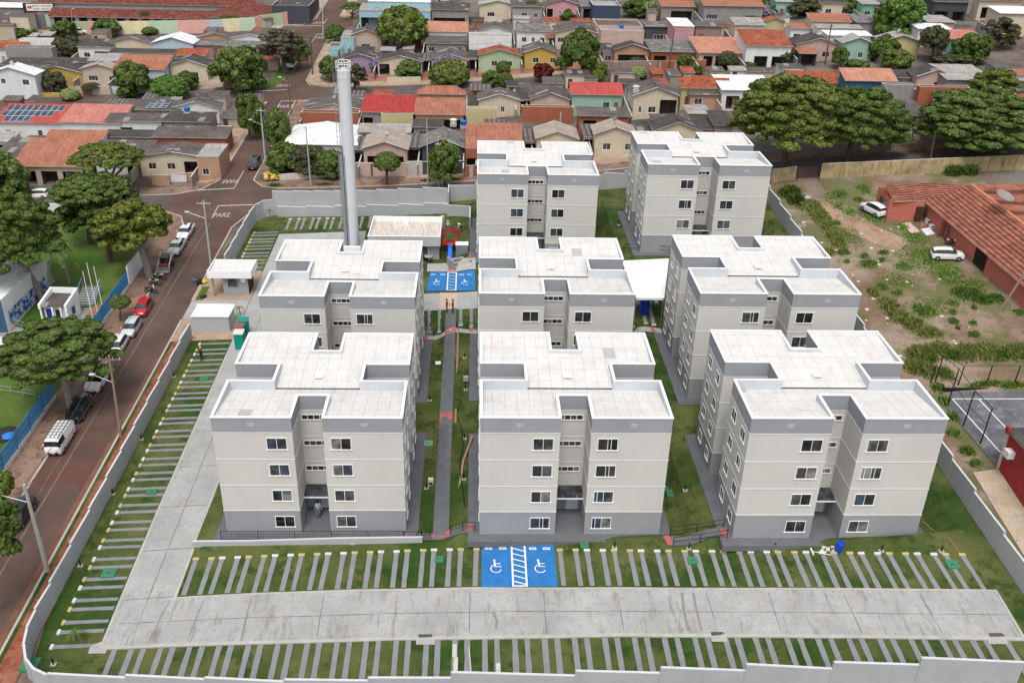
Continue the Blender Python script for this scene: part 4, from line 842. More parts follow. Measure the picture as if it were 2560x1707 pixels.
def car(kind, col, label, loc, rz, group=None):
    """nose towards +x"""
    r = root('parked_car' if kind != 'pickup' else 'pickup_truck', label, {'pickup': 'pickup truck', 'van': 'van'}.get(kind, 'car'), loc, rz, group)
    if kind == 'van': r.name = 'parked_van'
    P_ = carpaint(col); G = glassmat((.012, .014, .016))
    S = {  # x, half width, sill, belt, top, top half width, cabin flag
     'hatch': [(-1.98,.70,.42,.80,.84,.55,0),(-1.9,.80,.28,.92,1.0,.6,0),(-1.78,.83,.25,.96,1.30,.56,1),(-1.35,.84,.22,.96,1.45,.58,1),(-.2,.84,.22,.95,1.50,.60,1),(.45,.84,.22,.94,1.42,.58,1),(1.05,.83,.22,.93,.99,.70,0),(1.6,.80,.24,.84,.88,.62,0),(1.9,.70,.30,.72,.75,.5,0),(1.98,.6,.36,.6,.62,.42,0)],
     'sedan': [(-2.2,.68,.42,.82,.86,.55,0),(-2.1,.80,.28,.93,.98,.6,0),(-1.6,.84,.25,.95,1.0,.62,0),(-1.05,.85,.22,.95,1.40,.56,1),(-.2,.85,.22,.94,1.46,.60,1),(.4,.85,.22,.93,1.40,.58,1),(1.1,.84,.22,.92,.97,.70,0),(1.75,.80,.24,.82,.86,.62,0),(2.1,.68,.32,.7,.73,.5,0),(2.18,.58,.38,.58,.6,.4,0)],
     'suv': [(-2.05,.74,.46,.95,1.0,.6,0),(-1.98,.84,.34,1.05,1.15,.64,0),(-1.85,.88,.3,1.08,1.5,.6,1),(-1.3,.89,.28,1.07,1.64,.64,1),(-.2,.89,.28,1.06,1.67,.66,1),(.5,.89,.28,1.05,1.58,.62,1),(1.05,.88,.28,1.04,1.12,.76,0),(1.75,.85,.3,.97,1.02,.68,0),(2.05,.74,.36,.84,.88,.56,0),(2.12,.64,.42,.68,.7,.46,0)],
     'pickup': [(-2.4,.76,.5,1.0,1.0,.74,0),(-2.3,.84,.42,1.02,1.02,.8,0),(-.75,.85,.36,1.02,1.02,.8,0),(-.62,.85,.34,1.04,1.5,.62,1),(.1,.85,.32,1.04,1.58,.64,1),(.55,.85,.32,1.03,1.50,.62,1),(1.1,.84,.32,1.02,1.1,.74,0),(1.85,.82,.34,.94,.98,.66,0),(2.2,.74,.38,.82,.85,.56,0),(2.3,.64,.44,.66,.68,.48,0)],
     'van': [(-2.1,.78,.45,1.2,1.7,.66,0),(-2.0,.84,.36,1.25,1.9,.70,0),(-1.7,.86,.34,1.25,1.96,.72,1),(-.5,.86,.34,1.25,1.98,.72,1),(.6,.86,.34,1.25,1.98,.72,1),(1.5,.86,.34,1.25,1.95,.72,1),(1.95,.84,.36,1.22,1.86,.68,0),(2.08,.80,.38,1.18,1.3,.66,0),(2.16,.74,.42,1.0,1.05,.6,0),(2.18,.66,.5,.7,.75,.5,0)]}[kind]
    body, gl = MB(), MB(); secs = []
    for x, hw, zl, zb, zt, ht, c in S:
        half = [(hw*.93, zl), (hw, zl+.16), (hw, zb-.12), (hw*.96, zb), (ht, zt-.05), (ht*.85, zt), (0, zt+.015)]
        secs.append([(x, y, z) for y, z in half]+[(x, -y, z) for y, z in half[-2::-1]])
    for i in range(len(S)-1):
        a, b = secs[i], secs[i+1]; c0, c1 = S[i][6], S[i+1][6]
        for j in range(12):
            g = False; side = j in (3, 8); top = j in (4, 5, 6, 7)
            if c0 and c1 and side: g = True
            if (c0 != c1) and (side or top) and not (kind == 'pickup' and c1 and not c0 and side) and not (kind == 'van' and c1 and side): g = True
            if kind == 'van' and c0 and not c1 and S[i+1][0] > 1.9 and top: g = False
            if kind == 'van' and S[i][0] > 1.9 and S[i+1][0] < 2.1 and (side or top): g = True
            if kind == 'van' and c0 and c1 and S[i][0] < .5 and side: g = False
            q = [a[j], a[j+1], b[j+1], b[j]]
            (gl if g else body).poly(q[::-1], G if g else P_)
    body.poly(secs[0], P_); body.poly(secs[-1][::-1], P_); body.sm = False
    body.poly([(s[0][0], s[0][1], s[0][2]) for s in secs]+[(s[-1][0], s[-1][1], s[-1][2]) for s in secs[::-1]], DARK)
    bo = weld(body.build('body', r)); 
    for pl in bo.data.polygons: pl.use_smooth = True
    try: bo.data.set_sharp_from_angle(angle=radians(38))
    except Exception: pass
    gl.build('window', r)
    xf, xr = S[-1][0], S[0][0]; ax = {'hatch': (1.25, -1.25), 'sedan': (1.35, -1.3), 'suv': (1.3, -1.3), 'pickup': (1.5, -1.45), 'van': (1.25, -1.25)}[kind]; rad = .36 if kind in ('suv', 'pickup') else .31
    for x in ax:
        for y in (-1, 1): tyre(r, x, y*(S[4][1]-.06), rad)
    for s in (-1, 1):
        h = MB(); y = s*(S[-2][1]-.16); zf = S[-1][3]+.02
        if kind == 'van': h.tube((xf-.04, s*.5, .82), (xf+.01, s*.5, .82), .11, .11, PLW, 10)
        else: h.box(xf-.2, xf-.045, min(y, y-s*.22), max(y, y-s*.22), zf-.06, zf+.1, paint((.7, .72, .74), .2))
        h.build('headlight', r)
        t = MB(); y = s*(S[1][1]-.1); t.box(xr+.0, xr+.1, min(y, y-s*.16), max(y, y-s*.16), S[0][3]-.22, S[0][3]-.02, paint((.35, .01, .01), .3)); t.build('tail_light', r)
        mr = MB(); mr.box(.78 if kind != 'van' else 1.75, .9 if kind != 'van' else 1.85, s*.86 if s > 0 else -1.0, 1.0 if s > 0 else -.86, S[4][3], S[4][3]+.13, P_); mr.build('mirror', r)
    bp = MB(); bp.box(xf-.14, xf+.02, -.55, .55, S[-1][2]-.04, S[-1][2]+.12, BLACK); bp.box(xf-.02, xf+.035, -.2, .2, S[-1][2]+.02, S[-1][2]+.13, OFFW); bp.build('bumper', r)
    if kind == 'pickup':
        bd = MB(); bd.box(-2.28, -.8, -.7, .7, 1.021, 1.03, BLACK if col[0] > .5 else DARK); bd.build('cargo_cover', r)
    if kind == 'van':
        rk = MB()
        for y in (-.6, -.2, .2, .6): rk.tube((-1.9, y, 2.12), (1.6, y, 2.12), .03, .03, BLACK, 5)
        for i in range(8): x = -1.9+i*.5; rk.tube((x, -.72, 2.12), (x, .72, 2.12), .025, .025, BLACK, 5); rk.tube((x, -.7, 1.9), (x, -.7, 2.12), .02, .02, BLACK, 4); rk.tube((x, .7, 1.9), (x, .7, 2.12), .02, .02, BLACK, 4)
        rk.build('roof_rack', r)
    return r
WC, SC, BC, RC = (.8, .8, .8), (.42, .44, .46), (.012, .013, .015), (.5, .01, .015)
def onroad(p, off=.06): return (p.x, p.y, gz(p.x, p.y)+off)
NS, g1 = -pi/2, 'vehicles parked along the street'
def slope(o):
    x, y = o.location.x, o.location.y; a = o.rotation_euler.z; d = (gz(x+cos(a), y+sin(a))-gz(x-cos(a), y-sin(a)))/2; o.rotation_euler.y = -math.atan(d); return o
slope(car('pickup', WC, 'white pickup with dark bed cover, farthest in the parked line', onroad(T(0,1,1710,600)), NS, g1))
slope(car('pickup', (.5, .52, .54), 'silver pickup with empty bed behind the skid steer loader', onroad(T(0,1,1630,740)), NS, g1))
slope(car('hatch', RC, 'bright red hatchback parked in the street line', onroad(T(0,1,1320,1295)), NS, g1))
slope(car('hatch', (.5, .53, .55), 'silver hatchback parked just in front of the red car', onroad(T(0,1,1215,1480)), NS, g1))
slope(car('hatch', (.72, .74, .76), 'pale hatchback half hidden by the spreading street tree', onroad(T(0,2,1085,80)), NS, g1))
slope(car('suv', WC, 'white car under the edge of the spreading street tree', onroad(T(0,2,905,400)), NS, g1))
slope(car('suv', BC, 'black car parked behind the white van', onroad(T(0,2,740,665)), NS, g1))
slope(car('van', WC, 'white van with black roof rack parked nearest on the street', onroad(T(0,2,570,950)), NS, g1))
slope(car('sedan', BC, 'black car half hidden by the bush at the left edge', onroad(T(0,3,190,60)), NS, g1))
slope(car('hatch', WC, 'white hatchback on the back street left of the crossing', onroad(T(0,1,345,250)), pi, None))
slope(car('suv', (.025, .03, .035), 'dark car facing the crossing beside the yellow sacks', onroad(T(1,0,-10,1535)), NS, None))
slope(car('suv', WC, 'white car partly hidden under the brown tree on the upper street', onroad(T(1,0,330,620)), NS, None))
slope(car('suv', WC, 'white car seen from behind on the vacant lot beside the red annex', onroad(T(3,1,960,395)), radians(112), None))
slope(car('hatch', WC, 'white hatchback on the vacant lot grass beside the long red house', onroad(T(3,1,1640,810)), radians(-14), None))
for i, (a, k_, c, rz, t) in enumerate((((0,0,90,345),'hatch',WC,0,'white car at the far left in front of the school'), ((0,0,740,318),'suv',WC,0,'white car right of the dark round tree at the school'), ((0,0,1155,305),'hatch',SC,0,'silver car between two trees at the school wall'), ((0,0,1690,280),'hatch',WC,pi,'white car behind the white gabled roof at the school'), ((0,0,1930,262),'sedan',BC,0,'black car near the school wall'), ((0,0,2290,245),'suv',WC,0,'white car at the bend of the pastel school wall'), ((1,0,190,140),'hatch',WC,NS,'leftmost white car inside the school yard'), ((1,0,285,130),'suv',WC,NS,'middle white car inside the school yard'), ((1,0,350,130),'sedan',SC,NS,'silver car right of the white ones in the school yard'), ((1,0,1530,185),'hatch',SC,NS,'silver car parked under the dark carport awning'), ((2,0,840,155),'van',WC,0,'white van parked before the navy wall'), ((2,0,665,715),'hatch',WC,0,'small white car beside the green shrub on the middle street'), ((3,0,1700,105),'sedan',WC,0,'white car in front of the dark garage at the top right'), ((3,0,1610,95),'sedan',SC,0,'silver car at the top right beside the white one'))):
    slope(car(k_, c, t, onroad(T(*a)), rz, None))
def moto(p, rz, label, col, white=False):
    r = root('motorcycle', label, 'motorcycle', onroad(p), rz, 'motorcycles parked on the street'); c = carpaint(col)
    for x in (-.65, .65):
        mb = MB(); n = 14
        for i in range(n):
            a, b = 2*pi*i/n, 2*pi*(i+1)/n
            for r0, y0, r1, y1 in ((.3, -.05, .3, .05), (.3, .05, .2, .05), (.2, -.05, .3, -.05), (.2, .05, .2, -.05)): mb.poly([(x+r0*cos(a), y0, .3+r0*sin(a)), (x+r0*cos(b), y0, .3+r0*sin(b)), (x+r1*cos(b), y1, .3+r1*sin(b)), (x+r1*cos(a), y1, .3+r1*sin(a))], RUBBER)
        o = mb.build('wheel', r); h = MB(); [h.tube((x, 0, .3), (x+.2*cos(t), 0, .3+.2*sin(t)), .015, .015, METAL, 4) for t in [i*pi/4 for i in range(8)]]; h.build('rim', o)
    b = MB(); b.tube((-.65, 0, .3), (0, 0, .42), .05, .09, BLACK); b.tube((0, 0, .42), (.35, 0, .8), .12, .06, BLACK); b.tube((.65, 0, .3), (.38, 0, .95), .04, .04, METAL); b.box(-.18, .18, -.14, .14, .25, .55, DARK); b.build('frame', r)
    t = MB(); t.lathe([(0, -.05), (.14, .0), (.16, .1), (.1, .2), (0, .22)], c, 10, (.18, 0, .72)); t.box(-.85, -.4, -.1, .1, .66, .74, c); t.build('tank', r)
    MB().box(-.5, .08, -.13, .13, .74, .82, BLACK).build('seat', r); MB().tube((.36, -.35, 1.0), (.36, .35, 1.0), .02, .02, BLACK).build('handlebar', r)
    MB().lathe([(0, -.08), (.09, -.06), (.09, .06), (0, .08)], PLW, 10, (.48, 0, .9)).build('headlight', r)
    return r
moto(T(0,1,1475,1000), radians(-20), 'white motorcycle, first one behind the loader bucket', (.7, .7, .7)); moto(T(0,1,1430,1055), radians(-15), 'white and black motorcycle in the middle of the three', (.6, .6, .6)); moto(T(0,1,1390,1125), radians(-12), 'black motorcycle nearest the red car', (.02, .02, .02)); moto(T(3,1,1690,690), radians(-35), 'white scooter beside the wall of the red house', (.7, .7, .7))
def loader():
    p = T(0,1,1530,900); r = root('skid_steer_loader', 'white and rusty skid steer loader with raised arms parked in the street', 'loader', onroad(p), NS)
    ru, cr = paint((.22, .07, .03), .8, .3), paint((.6, .5, .38), .7, .1)
    b = MB(); b.box(-1.2, .9, -.65, .65, .4, 1.05, ru); b.box(-1.25, -.6, -.6, .6, 1.05, 1.5, cr); b.build('body', r)
    c = MB(); c.box(-.6, .7, -.5, .5, 1.05, 1.9, BLACK); c.box(-.7, .8, -.56, .56, 1.9, 2.0, DCONC); c.build('cab', r)
    a = MB()
    for y in (-.78, .78): a.tube((-1.2, y, 1.3), (-.9, y, 2.1), .09, .09, cr); a.tube((-.9, y, 2.1), (1.0, y, 1.0), .1, .08, cr); a.tube((1.0, y, 1.0), (1.3, y, .5), .08, .07, cr)
    a.tube((-.9, -.78, 2.15), (-.9, .78, 2.15), .07, .07, cr); a.build('lift_arm', r)
    k_ = MB(); k_.box(1.25, 1.9, -.95, .95, .15, .22, CONC); k_.box(1.25, 1.32, -.95, .95, .2, .75, METAL); k_.box(1.3, 1.9, -.97, -.92, .15, .6, METAL); k_.box(1.3, 1.9, .92, .97, .15, .6, METAL); k_.build('bucket', r)
    for x in (-.7, .55):
        for y in (-.8, .8): tyre(r, x, y, .4, .26)
loader()
p = T(0,1,1840,1040); r = root('plate_compactor', 'black and yellow compactor machine at the kerb by the gatehouse', 'machine', onroad(p), .3)
MB().box(-.5, .5, -.4, .4, 0, .35, BLACK).box(-.3, .25, -.35, .3, .35, .75, DARK).build('body', r); MB().lathe([(0, 0), (.35, .05), (.38, .3), (.2, .42), (0, .42)], paint((.7, .45, .02), .5), 12, (.55, -.15, .1)).build('hood', r); MB().tube((-.3, 0, .6), (-1.1, 0, .85), .04, .04, METAL).build('handle', r)
p = T(0,1,1780,1020); r = root('drum', 'open dark drum lying on its side by the compactor', 'drum', onroad(p)); r.rotation_euler = (0, radians(80), 0); MB().lathe([(0, 0), (.33, 0), (.33, .9), (.28, .9), (.28, .2), (0, .2)], paint((.03, .05, .08), .6), 14, (0, 0, -.4)).build('body', r)
p = T(0,1,1870,1170); r = root('wheelbarrow', 'upturned wheelbarrow on the pavement before the bin store', 'wheelbarrow', onroad(p), 1.1); MB().box(-.35, .35, -.3, .3, .15, .35, DARK).build('tray', r); MB().tube((.3, 0, .2), (1.3, .3, .25), .03, .03, METAL).build('handle', r)
# ---------------------------------------------------------------- poles
def pole(label, a, top, m=None, arm=None, lamp=None, r0=.17, name='utility_pole', h=None, cat='utility pole', g='utility poles'):
    """a: ov base pixel; top: ov top pixel"""
    b = O(*a); z0 = gz(b.x, b.y); m = m or paint((.40, .39, .37), .9, .1, 1.0)
    if h is None:
        lo, hi = 2, 30
        for _ in range(40):
            h = (lo+hi)/2
            if proj((b.x, b.y, z0+h))[1]/1.08844 > top[1]: lo = h
            else: hi = h
    # lean so that the top meets its place
    k_ = 0
    px = proj((b.x, b.y, z0+h)); lean = (top[0]*1.08844-px[0])/px[2]; lean = max(-.9, min(.9, lean))
    r = root(name, label, cat, (b.x, b.y, z0), 0, g)
    s = MB(); s.tube((0, 0, -.5), (lean, 0, h), r0, r0*.6, m, 8); s.build('shaft', r)
    if arm:
        c = MB(); c.box(lean-arm/2, lean+arm/2, -.06, .06, h-.55, h-.43, m); 
        for x in (-.45, -.15, .15, .45): c.tube((lean+x*arm, 0, h-.43), (lean+x*arm, 0, h-.2), .04, .03, OFFW, 6)
        c.build('crossarm', r)
    if lamp:
        dx, dy, lz = lamp; c = MB(); c.tube((lean*.7, 0, h*lz), (lean*.7+dx, dy, h*lz+.9), .04, .03, METAL, 6); c.build('lamp_arm', r)
        c = MB(); c.box(lean*.7+dx-.3, lean*.7+dx+.3, dy-.12, dy+.12, h*lz+.86, h*lz+1.0, OFFW); c.build('lamp_head', r)
    return (b.x+lean, b.y, z0+h)
DW = paint((.10, .065, .05), .9, .2, 1.5); WOOD = paint((.26, .19, .14), .9, .2, 1.5)
PT = {}
PT['a'] = pole('concrete pole with crossarm and lamp beside the gatehouse street', (484, 606), (467, 460), None, 1.9, (-2.4, 0, .72))
PT['b'] = pole('brown wooden pole with lamp beside the spreading tree', (278, 1004), (250, 816), WOOD, 2.2, (-1.9, 0, .68))
PT['c'] = pole('thick concrete pole at the lower left street edge', (110, 1312), (55, 1112), None, None, (-2.5, 0, .8), .22)
PT['d'] = pole('concrete pole with crossarm right of the dark car', (610, 378), (598, 248), None, 1.6, (-1.9, 0, .7))
PT['e'] = pole('slender concrete pole before the bushes of the white roof house', (714, 425), (702, 290), None, None, None, .13)
pole('dark street lamp pole at the middle crossing', (669, 262), (660, 170), DW, None, (-1.6, 0, .8), .12, 'street_lamp', cat='street lamp', g='street lamps')
PT['f'] = pole('dark wooden pole on the upper street beside the topiary', (718, 172), (713, 80), DW, 1.4)
PT['g'] = pole('tall pale pole with crossarm at the top crossing', (742, 90), (741, 0), None, 2.0)
pole('pale pole before the dark grey gabled house, left of two', (983, 424), (980, 272), None, None, None, .12); pole('pale pole with a small box before the dark grey house, right of two', (1008, 435), (1006, 325), None, .9, None, .12)
pole('slender pole beside the back middle block', (1285, 322), (1288, 258), None); pole('dark pole in front of the brick patterned gate', (1535, 168), (1549, 66), DW); pole('short dark pole beside the pale round bush', (1506, 182), (1512, 138), DW)
pole('dark pole before the house with the carport at upper right', (1895, 148), (1910, 56), DW, .8); pole('dark slim pole in front of the yellowish wall at right', (2132, 392), (2148, 305), DW); pole('grey pole at the top right between roofs', (1917, 30), (1922, 2), None)
pole('dark pole by the top right garage', (2182, 45), (2190, 0), DW); pole('dark pole left of the right edge street', (2262, 138), (2275, 60), DW, .9); pole('pale pole at the left houses beside the rounded hedge', (427, 225), (418, 182), None)
pole('grey pole beside the orange roof at left', (188, 362), (172, 312), None); pole('lamp pole before the school roof', (167, 82), (166, 22), None, None, (.9, 0, .9), .1, 'street_lamp', cat='street lamp', g='street lamps'); pole('lamp pole at the red roof corner of the school', (507, 38), (511, 8), None, None, (.6, 0, .9), .1, 'street_lamp', cat='street lamp', g='street lamps')
b = T(3,1,2120,1285); r = root('floodlight_pole', 'leaning wooden floodlight pole on the vacant lot before the red house', 'floodlight pole', (b.x, b.y, gz(b.x, b.y))); MB().tube((0, 0, -.3), (3.0, 0, 8.6), .16, .1, WOOD, 8).build('shaft', r)
for i, (x, z) in enumerate(((2.55, 7.9), (2.5, 7.35))): MB().box(x-.45, x-.1, -.35, .05, z, z+.35, OFFW).build('lamp_head', r)
p = O(160, 652); r = root('floodlight_pole', 'tall grey floodlight pole on the park lawn', 'floodlight pole', (p.x, p.y, gz(p.x, p.y))); MB().tube((0, 0, -.3), (-.6, 0, 10.2), .16, .1, paint((.28, .27, .25), .9), 8).build('shaft', r); MB().box(-1.0, -.2, -.4, .1, 10.1, 10.4, paint((.6, .55, .45), .7)).build('lamp_head', r)
for i, (bx_, by_, tx_, ty_) in enumerate(((213, 731, 190, 623), (225, 722, 199, 603), (236, 705, 215, 612))):
    p = O(bx_, by_); PTT = pole('white flagpole on the brick base, %s of three' % ('left', 'middle', 'right')[i], (bx_, by_), (tx_, ty_), WHITE, None, None, .06, 'flagpole', cat='flagpole', g='flagpoles')
def wire(a, b, sag, label, n=10):
    a, b = Vector(a), Vector(b); pts = [a+(b-a)*(i/n)-Vector((0, 0, sag*4*(i/n)*(1-i/n))) for i in range(n+1)]
    return tubeobj('power_line', label, 'power line', pts, .022, paint((.06, .06, .06), .8), 4)
for off in (-.7, .7):
    w_ = 'outer' if off < 0 else 'inner'
    A, B, D, F_, G_ = [Vector(PT[k_])+Vector((off, 0, -.25)) for k_ in ('a', 'b', 'd', 'f', 'g')]
    wire(B, A, .8, w_+' power line between the wooden pole and the gatehouse pole'); wire(A, D, .6, w_+' power line between the gatehouse pole and the pole by the dark car'); wire(D, F_, .9, w_+' power line from the pole by the dark car up the street'); wire(F_, G_, .8, w_+' power line along the upper street')
    wire(B, B+Vector((-40, -6, -1.5)), .7, w_+' power line crossing the spreading tree to the left edge')
    wire(Vector(PT['c'])+Vector((off*.3, 0, -.2)), B, .8, w_+' power line along the lower street')
for i_, (y_, z_, x0_, x1_, t_) in enumerate(((209, 7.5, -32, 60, 'lower'), (209.4, 8.4, -32, 60, 'upper'))):
    for s_ in range(3): xa_, xb_ = x0_+(x1_-x0_)*s_/3, x0_+(x1_-x0_)*(s_+1)/3; wire((xa_, y_-(xa_+32)*.045, gz(xa_, y_)+z_), (xb_, y_-(xb_+32)*.045, gz(xb_, y_)+z_), .5, '%s power line over the middle street, %s span' % (t_, ('left', 'middle', 'right')[s_]))
wire(Vector(PT['d'])+Vector((0, 0, -.5)), Vector(PT['e'])+Vector((0, 0, -.3)), .4, 'power line between the two poles before the white roof house')
wire(Vector(PT['f'])+Vector((0, 0, -.2)), Vector(PT['f'])+Vector((90, -6, 6)), 1.0, 'power line along the upper row of grey gabled houses')
wire(Vector(PT['d'])+Vector((-.5, 0, -.5)), Vector(PT['d'])+Vector((-60, -2, -3)), 1.0, 'power line crossing in front of the left houses')
# ---------------------------------------------------------------- roofs and walls of the neighbourhood
ORA = roofmat('tile_orange', (.32, .125, .075), (.42, .18, .115), .3, .35, stainc=(.2, .06, .035), stain=.45, row=.38, thr=.58)
ORB = roofmat('tile_rust', (.30, .075, .035), (.42, .12, .06), .3, .4, stainc=(.09, .035, .025), stain=.75, row=.38, thr=.5)
SAL = roofmat('tile_salmon', (.44, .19, .125), (.54, .26, .18), .3, .3, stainc=(.34, .12, .07), stain=.35, row=.38, thr=.6)
DRD = roofmat('tile_dark_red', (.17, .045, .03), (.27, .075, .045), .35, .35, stainc=(.06, .025, .02), stain=.75, row=.4, thr=.46)
REDM = roofmat('metal_red', (.33, .035, .03), (.40, .05, .045), .22, .45, stainc=(.24, .04, .04), stain=.3)
REDB = roofmat('metal_bright_red', (.36, .06, .05), (.44, .08, .065), .22, .25)
PNK = roofmat('tile_pink', (.46, .165, .13), (.56, .225, .18), .3, .25, stainc=(.3, .12, .1), stain=.4, row=.38)
FIB = roofmat('fibre_grey', (.075, .065, .060), (.15, .13, .122), .2, .25, stainc=(.06, .05, .045), stain=.6, joint=1.1, patch=((.25, .235, .225), 1.1, 2.4, .95))
FIBD = roofmat('fibre_dark', (.045, .04, .038), (.095, .084, .079), .2, .25, stainc=(.035, .03, .03), stain=.6, joint=1.1, patch=((.22, .2, .19), 1.1, 2.4, .95))
FIBL = roofmat('fibre_light', (.27, .255, .24), (.42, .40, .375), .2, .2, stainc=(.2, .18, .16), stain=.45, joint=1.1)
FIBS = roofmat('fibre_streaked', (.10, .095, .09), (.18, .17, .16), .2, .25, stainc=(.42, .39, .37), stain=.7, joint=1.1, thr=.52)
BEI = roofmat('fibre_beige', (.30, .25, .205), (.43, .36, .30), .2, .25, stainc=(.28, .21, .17), stain=.4, joint=1.1)
WHR = roofmat('roof_white', (.62, .63, .64), (.74, .75, .76), .25, .06, stainc=(.6, .6, .6), stain=.25)
STRP = roofmat('strip_sheets', (.10, .09, .085), (.16, .145, .14), .9, .85)
SOLR = roofmat('roof_red_flat', (.34, .06, .05), (.42, .08, .065), .3, .2)
def wc(*c, st=.25): return paint(c, .9, .07, .5, stain=st)
W = dict(white=wc(.62, .62, .61), cream=wc(.53, .46, .345), beige=wc(.44, .36, .285), pink=wc(.46, .33, .28), yellow=wc(.45, .31, .08), ltyellow=wc(.45, .385, .21), green=wc(.17, .36, .26), mint=wc(.26, .41, .32), ltgreen=wc(.36, .44, .28), blue=wc(.04, .10, .18), sky=wc(.28, .46, .50), ltblue=wc(.42, .49, .53), grey=wc(.28, .27, .26), dgrey=wc(.055, .06, .07), brick=wc(.30, .10, .055), orange=wc(.40, .24, .16), rose=wc(.48, .26, .28), mauve=wc(.26, .18, .165), purple=wc(.28, .22, .28), tan=wc(.40, .31, .24), conc=wc(.25, .235, .22, st=.5), navy=wc(.04, .06, .10))
FASC = paint((.42, .38, .34), .9, .1)
def wallface(mb, w, z0, z1, y, ops, m, dk, gl, r, inner):
    """front wall in the plane y with real openings"""
    xs = sorted({0, w}|{o[1]*w for o in ops}|{o[2]*w for o in ops}); zs = sorted({z0, z1}|{o[3] for o in ops}|{o[4] for o in ops})
    for x0, x1 in zip(xs[:-1], xs[1:]):
        for a, b in zip(zs[:-1], zs[1:]):
            if x1-x0 < 1e-4 or b-a < 1e-4: continue
            cx_, cz_ = (x0+x1)/2, (a+b)/2
            if any(o[1]*w < cx_ < o[2]*w and o[3] < cz_ < o[4] for o in ops): continue
            mb.poly([(x0, y, a), (x1, y, a), (x1, y, b), (x0, y, b)], m)
    for kd, f0, f1, a, b in ops:
        x0, x1 = f0*w, f1*w; dp = {'k': 3.2, 'w': .14, 'd': .12}[kd]
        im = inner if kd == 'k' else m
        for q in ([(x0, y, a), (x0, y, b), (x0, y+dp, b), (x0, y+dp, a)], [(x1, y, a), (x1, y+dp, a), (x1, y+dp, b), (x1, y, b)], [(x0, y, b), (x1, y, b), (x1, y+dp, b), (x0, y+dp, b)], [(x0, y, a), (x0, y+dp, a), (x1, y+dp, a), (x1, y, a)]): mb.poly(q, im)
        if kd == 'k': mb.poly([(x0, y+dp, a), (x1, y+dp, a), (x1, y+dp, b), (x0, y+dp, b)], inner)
        elif kd == 'd': d = MB(); d.box(x0, x1, y+dp-.03, y+dp, a, b, dk); d.build('door', r)
        else:
            fr = MB(); t = .06; fr.box(x0, x1, y+.02, y+.08, a, a+t, WHITE); fr.box(x0, x1, y+.02, y+.08, b-t, b, WHITE); n = max(2, round((x1-x0)/.7))
            for i in range(n+1): xx = x0+(x1-x0-t)*i/n; fr.box(xx, xx+t, y+.02, y+.08, a+t, b-t, WHITE if i in (0, n) else FASC)
            o = fr.build('window', r); g = MB(); g.box(x0, x1, y+.1, y+dp, a, b, gl); g.build('pane', o)
HN = [0]; RECTS = []
